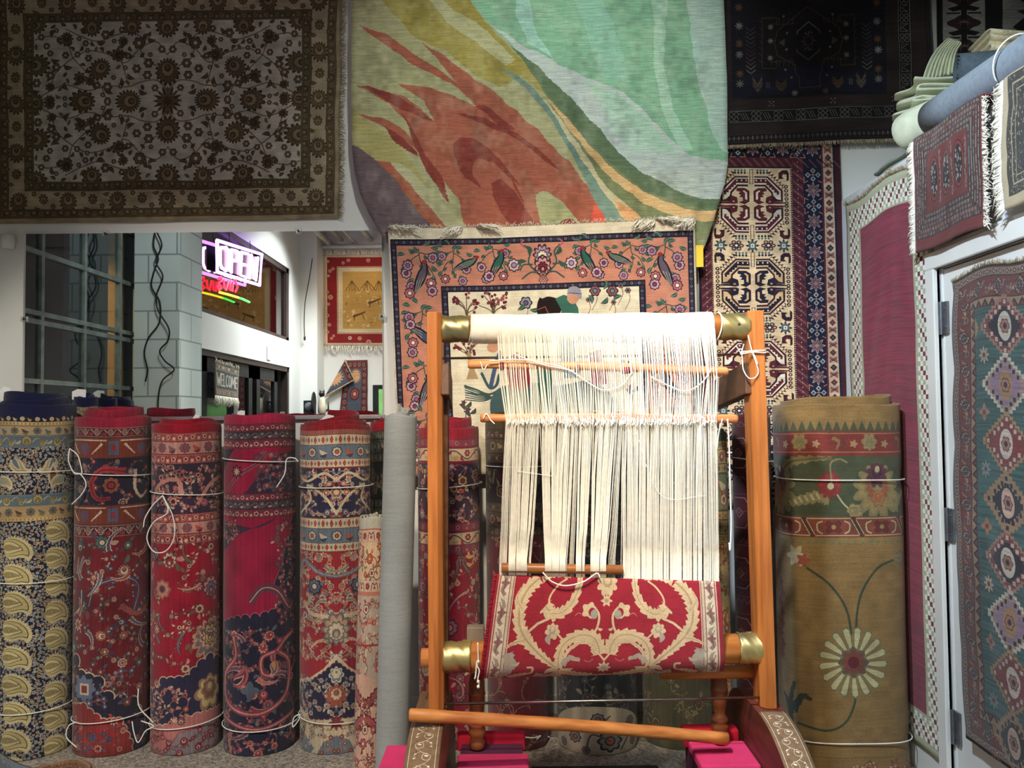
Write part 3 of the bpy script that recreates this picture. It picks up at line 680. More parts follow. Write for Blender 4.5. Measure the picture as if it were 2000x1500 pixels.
def t_pict():
    cv = Cv(55, 75, 1815, 1500, .85, (226, 212, 184))
    Nv, Sa, Gn, Lv, Pk, Cr, Dk = (30, 32, 52), (198, 130, 106), (50, 84, 74), (160, 138, 168), (170, 84, 100), (226, 216, 188), (70, 34, 40)
    cv.rect(66, 140, 1804, 1500, Nv); cv.rect(100, 176, 1770, 1500, Sa)
    def guard(pts):
        for (xa, ya, xb, yb) in pts:
            n = int(max(xb - xa, yb - ya) / 21)
            for i in range(n):
                t = (i + .5) / n; x, y = (xa + (xb - xa) * t, (ya + yb) / 2) if xb - xa > yb - ya else ((xa + xb) / 2, ya + (yb - ya) * t)
                cv.ell(x, y, 8, 8, (110, 124, 140) if i % 2 else (96, 52, 62)); cv.ell(x, y, 4, 4, Nv)
    guard([(70, 144, 1800, 172), (70, 172, 98, 1500), (1772, 172, 1800, 1500)])
    fl3 = [(Dk, Lv, Pk), (Dk, (186, 156, 176), (120, 60, 90)), (Dk, (176, 100, 116), Cr)]
    def branch(x, y, sc, fl, rot=0):
        """leafy spray with a bird hanging in it"""
        c, s_ = math.cos(rot), math.sin(rot); q = lambda a, b: (x + sc * (fl * a * c - b * s_), y + sc * (fl * a * s_ + b * c))
        for pts in ([(-5, -70), (0, -20), (10, 40), (-10, 110)], [(0, -40), (-40, -15), (-70, 20)], [(5, 0), (45, 25), (70, 70)], [(0, -50), (40, -40), (80, -50)]): cv.cl([q(*p) for p in pts], 5 * sc, (60, 74, 62))
        for a, b, t in ((-60, -70, .3), (-30, -85, .8), (20, -90, -.6), (60, -75, -.2), (70, -45, .3), (-75, -40, 2.9), (-70, 25, 2.2), (60, 20, .6), (70, 65, 1.2), (-30, 90, 2.4)):
            p = q(a, b); cv.leaf(p[0], p[1], 46 * sc, 22 * sc, (t if fl > 0 else PI - t) + rot, Gn, (110, 140, 120), .2)
        for a, b, t in ((-20, -60, 2.4), (25, -40, .9), (-45, -10, 2.6), (-5, 15, .4), (40, 45, 1.0), (10, 60, 2.0), (-15, 85, 1.2), (85, 10, -.5), (-60, 45, 3.3)):
            p = q(a, b); cv.leaf(p[0], p[1], 34 * sc, 17 * sc, (t if fl > 0 else PI - t) + rot, (44, 78, 70), (86, 112, 100), .2)
        for i, (a, b) in enumerate(((70, -20), (-75, 60), (55, 115), (-50, 130))): p = q(a, b); cv.ros(p[0], p[1], 31 * sc, 8, fl3[i % 3])
    def bird(x, y, sc, fl, rot, c1, c2):
        c, s_ = math.cos(rot), math.sin(rot); q = lambda a, b: (x + sc * (fl * a * c - b * s_), y + sc * (fl * a * s_ + b * c))
        cv.pol([q(*p) for p in crv([(-95, -12), (-40, -26), (20, -24), (55, -14), (70, -22), (88, -6), (70, 12), (40, 24), (-10, 22), (-50, 10), (-95, -12)], 5)], Nv)
        cv.pol([q(*p) for p in crv([(-40, -18), (15, -17), (50, -8), (66, -15), (78, -6), (62, 7), (30, 16), (-15, 14), (-40, -18)], 5)], c1)
        for k in range(5): cv.ln([q(-90 + k * 3, -10 + k * 3), q(-20 + k * 4, -14 + k * 6)], 3.5 * sc, c2 if k % 2 else (176, 150, 140))
        p = q(80, -6); cv.ell(p[0], p[1], 13 * sc, 11 * sc, (150, 44, 52))
    cx = 935
    for sg in (-1, 1):
        X = lambda d: cx + sg * d
        branch(X(510), 260, .95, sg); bird(X(440), 290, .95, -sg, .5 * sg, (92, 110, 96), (60, 80, 70))
        branch(X(280), 250, .95, -sg); bird(X(260), 295, 1.05, -sg, 1.15 * sg, (46, 100, 84), (90, 40, 50)); cv.ros(X(165), 300, 40, 8, (Dk, (200, 178, 190), Lv)); cv.ros(X(310), 360, 36, 8, fl3[1])
        for yy, k in ((250, 0), (590, 1), (900, 2), (1210, 3)):
            branch(X(705), yy + 20, 1.08, sg if k % 2 else -sg); bird(X(700), yy + 110, 1.15, -sg, 1.25 * sg if k % 2 == 0 else -.6 * sg, (64, 78, 110) if k % 2 else (96, 84, 96), (44, 84, 90))
            cv.ros(X(775), yy + 40, 34, 8, fl3[k % 3]); cv.ros(X(640), yy + 190, 34, 8, fl3[(k + 1) % 3]); cv.ros(X(770), yy + 200, 34, 8, fl3[(k + 2) % 3])
        for pts in ([(0, 380), (40, 340), (80, 290), (70, 230), (100, 190)], [(20, 350), (70, 345), (120, 380)], [(60, 300), (110, 300), (130, 330)]): cv.cl([(X(a), b) for a, b in pts], 9, (54, 84, 78))
        cv.leaf(X(75), 250, 60, 28, -1.2 if sg > 0 else -1.9, Gn); cv.leaf(X(90), 280, 60, 26, .4 if sg > 0 else 2.7, Gn); cv.cl([(X(100), 200), (X(120), 180), (X(105), 160)], 9, Pk)
    cv.palm(cx, 255, 62, -PI / 2, (Dk, Lv, Cr), 11); cv.palm(cx, 318, 58, -PI / 2, (Dk, (196, 150, 150), (120, 30, 44)), 9); cv.palm(cx, 385, 30, PI / 2, (Dk, (206, 150, 150), Sa), 7)
    # inner guard + cream field
    cv.rect(346, 412, 1522, 1500, Nv); guard([(350, 414, 1518, 444), (350, 444, 384, 1500), (1484, 444, 1518, 1500)]); cv.rect(384, 448, 1484, 1500, Cr)
    def berry(x, y, h, n, seed, c=(92, 26, 40)):
        r = random.Random(seed)
        for k in range(n):
            ex = x + r.uniform(-90, 90) * h / 130; ey = y - h * r.uniform(.25, 1); cv.cl([(x + r.uniform(-5, 5), y), (x + (ex - x) * .3, y - (y - ey) * .55), (ex, ey)], 5, (104, 88, 66))
            for _ in range(3):
                a, b = r.uniform(-16, 16), r.uniform(-16, 16); cv.ros(ex + a, ey + b, 9, 5, (c, c, (150, 60, 70)) if r.random() < .7 else ((150, 70, 80), (176, 100, 110), c))
        cv.ln([(x, y), (x + 2, y + 40)], 8, (104, 88, 66))
    berry(488, 580, 115, 8, 1); berry(640, 580, 120, 13, 2); berry(490, 830, 100, 8, 5)
    cv.pol(crv([(470, 950), (490, 880), (480, 800), (500, 800), (515, 880), (540, 950)], 5), (176, 146, 104))
    for x, y, r, t in ((830, 520, 38, 2), (1230, 465, 34, 0), (1330, 470, 36, 0), (1380, 440, 17, 1), (1190, 515, 16, 1), (1335, 535, 16, 1), (1420, 470, 18, 1)):
        cv.cl([(x, y), (x + 10, y + 50), (x - 20, y + 110)], 4, (150, 110, 96)); cv.ros(x, y, r, 6, [(Nv, (150, 80, 84), (90, 140, 150)), (Nv, (150, 120, 120), Dk), (Nv, (150, 146, 160), (100, 90, 110))][t])
    for x, y, a in ((780, 560, -.9), (850, 560, -.3), (1260, 540, -.8), (1210, 540, -2), (1385, 500, 2.6), (1280, 460, -1.4)): cv.leaf(x, y, 56, 26, a, Gn, (110, 140, 120))
    # horse and rider
    cv.pol(crv([(898, 620), (892, 560), (898, 520), (912, 492), (925, 498), (960, 488), (1010, 500), (1060, 530), (1100, 600), (1120, 680), (900, 680)], 5), (34, 24, 26)); cv.ln([(900, 560), (940, 545), (960, 590)], 5, (176, 84, 70)); cv.ln([(1020, 600), (1040, 560), (1100, 520)], 5, (190, 180, 150))
    cv.pol([(1000, 500), (1050, 480), (1100, 500), (1130, 560), (1140, 700), (1060, 640), (1030, 560)], (56, 110, 96)); cv.pol(crv([(1070, 480), (1082, 460), (1120, 470), (1140, 500), (1120, 530), (1090, 535), (1068, 510)], 4), (206, 148, 118))
    cv.pol(crv([(1068, 480), (1080, 442), (1120, 436), (1150, 460), (1148, 510), (1120, 480)], 4), (150, 150, 168)); cv.ln([(1078, 470), (1150, 480)], 3, Nv)
    # lower scene, mostly behind the warp
    for pts, w, c in (([(560, 920), (600, 1000), (640, 990), (660, 930)], 16, (60, 92, 100)), ([(610, 990), (640, 880), (670, 800)], 24, (70, 92, 130)), ([(460, 990), (520, 1010), (600, 1040), (680, 1000)], 12, (64, 92, 92)), ([(470, 1030), (540, 1040), (620, 1060)], 10, (64, 92, 92))): cv.cl(pts, w, c)
    for k in range(7): cv.cl([(620, 1060), (560, 1030 + k * 8), (460, 985 + k * 14)], 6, (60, 86, 84))
    cv.pol(crv([(600, 1180), (610, 1060), (700, 990), (860, 980), (1000, 1000), (1180, 980), (1300, 1060), (1320, 1180), (1200, 1150), (1100, 1250), (900, 1200), (760, 1280)], 5), (70, 96, 100)); cv.pol(crv([(700, 880), (760, 800), (820, 860), (830, 1000), (720, 1020)], 5), (150, 44, 60)); cv.ell(630, 770, 34, 30, (206, 148, 118)); cv.pol([(1180, 820), (1260, 800), (1280, 1000), (1190, 1010)], (150, 40, 56)); cv.pol([(880, 900), (960, 880), (980, 1060), (890, 1050)], (50, 104, 90)); cv.pol([(1020, 760), (1100, 740), (1120, 960), (1030, 960)], (96, 130, 160))
    for x, y in ((455, 1110), (480, 1150), (1380, 900), (1420, 1050), (1350, 760)): cv.cl([(x, y + 70), (x + 6, y + 20), (x - 6, y - 20)], 5, (60, 66, 62)); cv.leaf(x, y, 50, 22, -.8, (70, 76, 78)); cv.leaf(x, y + 20, 50, 22, -2.4, (70, 76, 78)); cv.star(x - 6, y - 26, 18, 5, (92, 60, 66), .5)
    return cv.age(.06, 21, .05, .06)

def t_redrunner():
    cv = Cv(0, 0, 80, 236, 8, (176, 178, 146)); Rd, Cr, Sg = (116, 22, 46), (236, 236, 220), (158, 164, 130)
    s = 1.9
    for j in range(124):
        for i in range(42):
            x, y = i * s, j * s; d = min(i, 41 - i, j, 123 - j)
            if d < 8 and d >= 1:
                ax = i if min(i, 41 - i) < min(j, 123 - j) else j; al = j if ax == i and min(i, 41 - i) < min(j, 123 - j) else i
                k = d
                if k in (2, 3, 4, 5) and (al + k) % 4 == 0: cv.rect(x, y, x + s, y + s, Rd)
                elif k in (2, 3, 4, 5, 6) and (al + k) % 2 == 1: cv.rect(x, y, x + s, y + s, Cr)
    cv.rect(15.2, 14, 64.8, 221, (134, 24, 54))
    f = cv.g(15.2, 14, 64.8, 221); A, X, Y = f; m = ((X > 15.2) & (X < 64.8) & (Y > 14) & (Y < 221))
    st = vnoise(A.shape[0], A.shape[1], 3, 90, 5); A *= np.where(m, .84 + .34 * st, 1)[..., None]
    sp = np.random.RandomState(2).rand(*A.shape[:2]); st2 = vnoise(A.shape[0], A.shape[1], 2.2, 26, 9); mm = m & (st2 > .86) & (sp > .3); A[mm] = A[mm] * .75 + C3((190, 90, 110)) * .25
    return cv.age(.06, 5, .05, .05)

def t_bokhara(wh=(150, 142, 132), rd=(112, 40, 38), dk=(44, 34, 34)):
    cv = Cv(0, 0, 47, 42, 16, rd); r = random.Random(3)
    cv.rect(1.5, 2, 45.5, 38, dk)
    for k, (a, c) in enumerate(((1.5, dk), (3, (84, 52, 48)), (4.6, dk), (6, (70, 50, 46)), (7.8, dk), (9.4, (96, 42, 40)))): cv.rect(a, a + .6, 47 - a, 39.5 - a, c)
    for d in (2.3, 3.8, 5.3, 6.9, 8.6):
        n = int((47 - 2 * d) / .62)
        for i in range(n):
            for y in (d + .6, 39.4 - d):
                cv.ln([(d + i * .62, y - .45), (d + i * .62, y + .45)], .26, wh if (i % 3) and r.random() < .8 else (120, 60, 54))
        n = int((39 - 2 * d) / .7)
        for i in range(n):
            for x in (d, 47 - d): cv.ln([(x, d + .6 + i * .7), (x, d + 1 + i * .7)], .4, wh if r.random() < .6 else (120, 60, 54))
    cv.rect(10.5, 9.5, 36.5, 29.5, (108, 44, 40))
    for i in range(3):
        x = 15.2 + i * 8.3
        cv.ell(x, 19.5, 3.7, 7.6, dk); cv.ell(x, 19.5, 3.3, 7.2, (130, 46, 42)); cv.ell(x, 19.5, 2.5, 6.2, (40, 34, 34))
        for j in range(26): cv.ell(x + r.uniform(-1.7, 1.7), 19.5 + r.uniform(-5, 5), .32, .5, wh)
        cv.ln([(x, 13.5), (x, 25.5)], .3, (40, 30, 30)); cv.ln([(x - 2.4, 19.5), (x + 2.4, 19.5)], .3, (40, 30, 30))
        for sx in (-1, 1):
            for j in range(30): cv.ell(x + 4.15 + r.uniform(-.5, .5), r.uniform(11, 28), .2, .45, (126, 108, 100))
    return cv.age(.1, 4, .06, .15)

def t_beigemat():
    cv = Cv(0, 0, 60, 36, 10, (186, 168, 134)); cv.rect(3.5, 2, 56, 33, (64, 62, 58)); r = random.Random(5)
    for _ in range(1500): cv.ell(r.uniform(4, 55.5), r.uniform(2.5, 32.5), .25, .25, r.choice([(150, 140, 120), (110, 100, 90), (40, 40, 40)]))
    cv.frame(6, 4.5, 53, 30.5, .5, (160, 146, 116)); cv.frame(8, 6.5, 51, 28.5, .3, (160, 146, 116))
    return cv

def t_teal():
    cv = Cv(0, 0, 63, 168, 9, (58, 38, 36)); Rd, Br, Tl, Sl, Cr, Dk, Go = (136, 56, 50), (152, 108, 84), (58, 98, 92), (172, 116, 92), (206, 190, 164), (44, 40, 50), (180, 128, 72)
    def strip(w, bg, cs, kind, per): return tile_band(per, w, 9, kind, bg, cs, per)
    cv.rect(1, 1, 62, 167, (74, 50, 44))
    border_sides(cv, strip(2.6, (150, 112, 92), (Dk, Rd, Cr), 'dot', 4), 1.2, 1.2, 61.8, 166.8, 2.6)
    border_sides(cv, strip(6.6, Rd, (Dk, (176, 138, 100), (90, 70, 90)), 'pal', 12), 4.2, 4.2, 58.8, 163.8, 6.6)
    border_sides(cv, strip(2.8, (170, 126, 88), (Dk, Rd, Cr), 'tri', 4), 11.2, 11.2, 51.8, 156.8, 2.8)
    cv.rect(14.4, 14.4, 48.6, 153.6, Tl); r = random.Random(9)
    A, X, Y = cv.g(14.4, 14.4, 48.6, 153.6); A *= (.82 + .36 * vnoise(A.shape[0], A.shape[1], 5, 300, 4))[..., None]
    def dia(x, y, rx, ry, c, st=5):
        # stepped diamond
        for i in range(st):
            t = (i + .5) / st; h = ry * (1 - i / st); cv.rect(x - rx * t - rx / st / 2, y - h, x + rx * t + rx / st / 2, y + h, c)
    for i in range(8):
        y = 21 + i * 19.6; cs = [(Sl, Rd, Dk, Cr), (Cr, (170, 130, 116), (150, 110, 140), Go), (Go, Rd, (150, 44, 40), Cr), (Go, (170, 128, 90), Dk, (220, 170, 140))][i % 4]
        dia(31.5, y, 13.2, 10.6, cs[0], 8); dia(31.5, y, 11.6, 9.2, cs[1], 8); dia(31.5, y, 8.4, 6.6, cs[2], 6); cv.ell(31.5, y, 3.6, 5, cs[3]); cv.ros(31.5, y, 2.7, 6, (Rd, Sl, Dk))
        for k in range(16):
            a = k * PI / 8; ca, sa = math.cos(a), math.sin(a); q = 1 / (abs(ca) / 10.4 + abs(sa) / 8.2); cv.rect(31.5 + q * ca - .7, y + q * sa - .7, 31.5 + q * ca + .7, y + q * sa + .7, Dk if i % 4 in (1, 3) else (200, 170, 150))
        for sx in (-1, 1):
            cv.star(31.5 + sx * 12, y + 9.8, 3.2, 4 if i % 2 else 8, [(190, 160, 130), Sl, (120, 140, 140), (186, 110, 70)][(i + (sx > 0)) % 4], .42); cv.ell(31.5 + sx * 12, y + 9.8, .9, .9, Rd)
            cv.pol([(14.4 if sx < 0 else 48.6, y - 4), (31.5 + sx * 14.5, y), (14.4 if sx < 0 else 48.6, y + 4)], Go if i == 0 else Tl)
    g = cv.a.mean(2, keepdims=True); cv.a = (g + (cv.a - g) * .74) * .84
    return cv.age(.12, 6, .1, .1)

def t_loomrug():
    cv = Cv(380, 60, 1544, 640, 1.0, (158, 30, 48)); Be, B2, Gy, Rd = (208, 182, 142), (176, 150, 116), (164, 156, 142), (158, 30, 48)
    L = lambda pts, w0, w1, n=8, c=Be, ln_=B2: cv.acan(pts, w0 * 1.5, w1 * 1.5, c, n, .42, ln_)
    # border strip
    cv.rect(426, 60, 508, 640, (196, 178, 152)); cv.rect(432, 60, 436, 640, Rd); cv.rect(440, 60, 484, 640, (206, 196, 172)); cv.rect(484, 60, 487, 640, (130, 40, 50)); cv.rect(500, 60, 503, 640, (130, 40, 50))
    for i in range(5):
        y = 70 + i * 128
        cv.pol([(446, y), (470, y + 12), (480, y + 40), (462, y + 60), (452, y + 44), (460, y + 28)], (160, 140, 122)); cv.pol([(478, y + 66), (446, y + 74), (442, y + 100), (460, y + 124), (474, y + 112), (460, y + 96)], (150, 118, 108)); cv.star(462, y + 64, 22, 4, (136, 96, 92), .5); cv.ln([(446, y + 20), (462, y + 64), (452, y + 110)], 3, (116, 60, 62))
    L([(625, 110), (575, 160), (548, 230), (552, 310), (590, 385)], 52, 46, 9); L([(585, 375), (640, 430), (700, 480), (755, 522)], 46, 16, 7); L([(585, 385), (545, 392), (500, 415)], 26, 8, 3)
    L([(560, 250), (528, 200), (545, 150)], 20, 6, 3); cv.ln([(600, 345), (640, 310), (690, 288)], 12, Be)
    L([(830, 90), (820, 160), (790, 225), (745, 262), (700, 262), (668, 232)], 22, 56, 8); cv.cl([(700, 270), (684, 200), (720, 140), (760, 110)], 9, Be); L([(640, 110), (700, 90), (780, 96)], 30, 16, 5)
    cv.palm(712, 340, 40, PI / 2, (Be, Be, Gy), 7); cv.ln([(712, 300), (700, 275)], 9, Be); cv.ln([(735, 355), (770, 390)], 9, Be); cv.leaf(705, 350, 56, 26, 1.5, Gy, B2)
    L([(752, 520), (752, 450), (780, 395), (840, 365), (900, 372), (930, 410), (940, 455)], 30, 58, 12); L([(752, 520), (790, 440), (850, 395), (905, 410), (912, 440)], 10, 22, 6); cv.ln([(940, 455), (962, 482), (975, 455)], 9, Be)
    cv.cl([(905, 365), (925, 320), (928, 270), (905, 235)], 11, Be); cv.rad(882, 250, 40, lambda t: .86 + .14 * np.cos(5 * t), Be); cv.ell(895, 258, 17, 20, Rd); cv.ell(905, 268, 17, 22, Gy); cv.cl([(815, 275), (830, 262), (850, 270)], 4, (190, 110, 110)); cv.leaf(925, 330, 26, 14, .2, Be)
    for a in range(4): cv.leaf(752, 522, 70, 26, [2.6, .5, 1.7, -.1][a], Be, B2, .2)
    L([(770, 500), (800, 468), (850, 480)], 26, 14, 3, Gy); L([(760, 530), (830, 560), (910, 585)], 24, 40, 6); L([(745, 545), (700, 575), (648, 560)], 14, 34, 3, Gy); L([(755, 540), (760, 580), (750, 620)], 18, 26, 3)
    L([(530, 585), (570, 560), (610, 548)], 36, 14, 4); cv.cl([(600, 552), (632, 540), (634, 512), (612, 508)], 11, Be)
    L([(500, 560), (530, 500), (512, 440)], 34, 44, 5, Gy); cv.leaf(530, 490, 44, 22, -.3, Gy, Be)
    cv.cl([(870, 480), (890, 488), (910, 476)], 4, (190, 110, 110)); L([(850, 620), (900, 600), (962, 592)], 20, 36, 5)
    cv.rect(753, 519, 761, 527, Rd)
    cv.mx()
    cv.palm(962, 118, 58, PI / 2, (Be, Be, B2), 9); cv.ln([(962, 150), (962, 200)], 9, Be); cv.star(962, 205, 30, 6, Be, .5); cv.ell(962, 205, 9, 9, B2); cv.star(962, 520, 34, 8, Be, .55); cv.ell(962, 518, 14, 12, Gy)
    return cv.age(.05, 3, .03, .12)

# ---- rolled carpets: x runs round the visible half of the roll, y down from the top edge
def t_paisley():
    k = 2.6; cv = Cv(0, 0, 250, 705, k, (30, 30, 48)); Nv, Go, Cr, Bl, Ol = (30, 32, 54), (176, 150, 96), (202, 184, 150), (96, 112, 124), (126, 110, 70)
    cv.rect(0, 0, 250, 22, (24, 28, 66)); cv.band(22, 34, 'ros', Nv, ((170, 150, 120), Cr, (190, 140, 80)), 26)
    cv.band(34, 42, 'dot', (186, 150, 88), (Cr, (120, 90, 50), Go), 7); cv.band(42, 62, 'ros', (178, 154, 116), (Ol, (90, 100, 110), (100, 60, 50)), 40, edge=(80, 76, 66), ph=10)
    cv.band(62, 86, 'pal', Bl, ((96, 92, 66), (190, 172, 116), (140, 120, 60)), 56, edge=(130, 130, 120))
    def dense(y0, y1, seed): cv.rect(0, y0, 250, y1, Nv); cv.fill_flowers(0, y0 + 2, 250, y1 - 2, int((y1 - y0) * 4.6), [((120, 112, 100), Cr, (130, 70, 60)), ((100, 106, 116), (160, 164, 160), Go), ((130, 110, 80), (196, 172, 130), (120, 60, 60))], seed, 3.0, 4.8, None, [Cr, (196, 180, 150), Cr, (140, 146, 150), (150, 130, 96)], dens=.92)
    dense(86, 180, 2)
    for x, fl in ((60, 1), (190, -1)):
        cv.pais(x + fl * 28, 108, 48, 1.2 if fl > 0 else 1.9, [Cr, Go, Cr, Bl], -fl); cv.star(x - 10 * fl, 104, 17, 8, (90, 110, 140), .5); cv.star(x - 10 * fl, 104, 11, 8, (206, 170, 140), .5)
        cv.pol(crv([(x - 30, 115), (x - 20, 140), (x - 24, 160), (x - 36, 160), (x - 40, 140), (x - 30, 115)], 5), Cr); cv.pol(crv([(x - 30, 124), (x - 24, 142), (x - 28, 156), (x - 34, 156), (x - 36, 142), (x - 30, 124)], 5), (126, 80, 66))
        cv.pais(x - 4, 152, 40, 0 if fl > 0 else PI, [Cr, Go, (140, 150, 130)], fl)
    cv.band(180, 204, 'pal', Bl, ((96, 92, 66), (190, 172, 116), (140, 120, 60)), 56, edge=(130, 130, 120), ph=20); cv.band(204, 226, 'ros', (182, 148, 98), (Ol, (90, 100, 110), (100, 60, 50)), 40); cv.band(226, 233, 'dot', (190, 152, 86), (Cr, (120, 90, 50), Go), 7)
    dense(233, 705, 5)
    for j in range(10):
        for i in range(4):
            x, y = -8 + i * 76, 246 + j * 54 + (27 if i % 2 else 0)
            cv.pais(x + 2, y + 12, 64, -.05, [(204, 184, 132), (70, 62, 50), (190, 168, 106), (96, 84, 58), (206, 188, 132), (150, 130, 78)], 1, 15, .66, 2.0, [1, .84, .80, .60, .56, .30])
            for d in (16, 25, 33): cv.ros(x + d, y + 12, 2.6, 6, ((84, 74, 56), Cr, Ol))
    return cv.age(.1, 2, .05, .1)

def roll_base(W, H, field, k=2.5): return Cv(0, 0, W, H, k, field)

def t_darkred():
    cv = roll_base(236, 662, (110, 30, 36)); Nv, Rs, Cr, Rd, Bl = (42, 36, 52), (120, 54, 40), (196, 168, 140), (150, 46, 48), (78, 88, 112)
    cv.rect(0, 0, 236, 20, (146, 30, 52)); cv.band(20, 38, 'vine', (100, 44, 48), (Cr, Nv, Rd), 26, edge=(170, 140, 120)); cv.band(38, 82, 'cart', Rs, (Bl, Rd, Cr), 116, edge=(60, 40, 44), ph=0)
    cv.rect(0, 82, 236, 172, Nv); cv.fill_flowers(0, 86, 236, 170, 40, [((110, 60, 60), Rd, Cr), ((90, 84, 96), (140, 90, 70), Cr), (Cr, Nv, Rd)], 4, 4, 9, (96, 70, 72), [(96, 60, 60), Bl, (150, 110, 90)])
    cv.acan([(140, 108), (96, 104), (74, 128), (84, 158), (112, 160)], 18, 8, (150, 50, 54), 9, .3, (90, 30, 40)); cv.ros(112, 134, 20, 8, (Nv, (140, 76, 52), Rd)); cv.acan([(160, 104), (158, 140), (172, 160), (188, 150)], 10, 5, Cr, 9, .4)
    cv.band(172, 213, 'cart', Rs, (Bl, Rd, Cr), 116, edge=(60, 40, 44)); cv.band(213, 235, 'vine', (100, 44, 48), (Cr, Nv, Rd), 26, edge=(170, 140, 120), ph=9)
    cv.fill_flowers(0, 245, 236, 655, 130, [((60, 50, 66), Bl, Cr), ((90, 50, 50), (170, 100, 80), Cr), (Cr, (120, 90, 80), Rd), ((60, 60, 60), (80, 96, 90), Cr)], 8, 5, 17, (90, 44, 50), [(72, 62, 76), (84, 96, 84), (160, 130, 110), (130, 56, 54)], 1.3, dens=1.05)
    cv.acan([(70, 370), (86, 330), (140, 318), (168, 340), (158, 384)], 8, 14, (70, 60, 84), 8, .4, Cr); cv.acan([(52, 340), (50, 370), (24, 392)], 20, 8, (64, 54, 74), 7, .4, Cr); cv.acan([(130, 372), (170, 392), (222, 360)], 14, 8, (150, 76, 70), 7, .4)
    cv.saz(10, 255, 226, 460, 12, [(72, 62, 90), (150, 70, 60), (84, 92, 110)], 4, 44, 13, Cr)
    cv.scal([(-10, 474), (36, 478), (54, 506), (90, 517), (108, 547), (156, 567), (176, 606), (196, 672), (-10, 672)], 12, (Cr, (46, 40, 56))); cv.fill_flowers(4, 492, 150, 570, 22, [((96, 50, 56), (130, 70, 64), Cr), ((70, 70, 96), Bl, Cr), (Cr, (120, 70, 60), Nv)], 3, 5, 11, (110, 70, 70), [Bl, (130, 56, 50), (150, 120, 100)], 1.2)
    cv.scal([(-10, 580), (60, 566), (100, 596), (128, 598), (148, 644), (146, 672), (-10, 672)], 9, (Cr, (142, 46, 42)))
    cv.rad(60, 530, 26, lambda t: .9 + .12 * np.cos(8 * t), (96, 106, 128)); cv.rect(50, 520, 72, 542, Cr); cv.rect(54, 524, 68, 538, (120, 50, 50)); cv.fill_flowers(4, 590, 190, 655, 22, [(Cr, Rd, Nv), (Nv, Bl, Rd)], 3, 5, 10, (110, 50, 60), [Bl, (170, 60, 50)])
    return cv.age(.14, 3, .1, .12, .04, 6)

def t_brightred():
    cv = roll_base(222, 650, (156, 24, 44)); Nv, Pk, Cr, Rd = (44, 40, 62), (196, 128, 110), (206, 172, 140), (150, 30, 44)
    cv.rect(0, 0, 222, 17, (150, 18, 36))
    for a, b, kd in ((17, 34, 'heart'), (34, 60, 'ros'), (60, 79, 'heart'), (178, 194, 'heart'), (194, 218, 'ros'), (218, 238, 'heart')): cv.band(a, b, kd, (178, 92, 84) if kd == 'heart' else (186, 132, 116), ((120, 40, 50), Cr, Rd) if kd == 'heart' else ((120, 50, 60), (110, 96, 104), (190, 60, 60)), 24 if kd == 'heart' else 48, edge=(120, 44, 50), ph=b % 17)
    cv.rect(0, 79, 222, 178, (58, 46, 62)); cv.fill_flowers(0, 84, 222, 174, 60, [(Nv, (190, 80, 84), Pk), ((120, 60, 60), Pk, Nv), (Nv, (160, 100, 96), Cr)], 6, 6, 12, Pk, [Cr, Pk, (120, 70, 66), (96, 92, 90)], 1.4, dens=1.0)
    for x in (50, 160): cv.acan([(x - 30, 160), (x, 120), (x + 40, 110), (x + 50, 140)], 8, 12, Pk, 7, .4)
    cv.fill_flowers(0, 242, 222, 560, 80, [((90, 44, 50), Pk, Cr), ((110, 76, 70), Cr, Rd), (Nv, (180, 110, 100), (150, 150, 140))], 13, 5, 17, (110, 76, 60), [Cr, Pk, (112, 90, 64), (120, 100, 90)], 1.5, dens=1.2)
    cv.palm(158, 425, 44, PI / 2, ((186, 140, 110), (120, 100, 104), (196, 168, 116)), 13); cv.palm(158, 425, 24, -PI / 2, ((110, 70, 60), (190, 166, 110), Cr), 9)
    cv.ros(60, 326, 20, 8, ((160, 90, 80), Pk, (90, 50, 70))); cv.palm(160, 330, 24, -PI / 2, ((90, 50, 60), Pk, (110, 104, 130)), 9)
    cv.saz(10, 255, 212, 460, 10, [(112, 90, 64), Pk, (120, 96, 104)], 6, 42, 12, (96, 44, 46))
    cv.scal([(-10, 548), (42, 528), (64, 508), (112, 504), (140, 478), (158, 470), (178, 478), (232, 508), (232, 600), (-10, 602)], 10, (Cr, (50, 44, 70))); cv.scal([(-10, 608), (70, 598), (130, 580), (232, 582), (232, 660), (-10, 660)], 9, (Cr, (184, 108, 102))); cv.scal([(74, 650), (100, 612), (160, 602), (232, 612), (232, 660), (80, 660)], 7, ((150, 60, 64), (136, 120, 122)))
    cv.palm(158, 530, 38, PI / 2, ((150, 110, 80), (196, 168, 110), (120, 80, 60)), 7); cv.fill_flowers(5, 520, 110, 590, 24, [((110, 60, 60), Pk, Rd), (Nv, (180, 90, 80), Cr)], 8, 6, 10, Pk, [Pk, Cr]); cv.fill_flowers(5, 606, 222, 648, 26, [((110, 40, 50), Rd, Cr)], 9, 5, 9, (110, 40, 50), [(150, 50, 60), (110, 96, 90)])
    return cv.age(.1, 5, .1, .1, .04, 6)

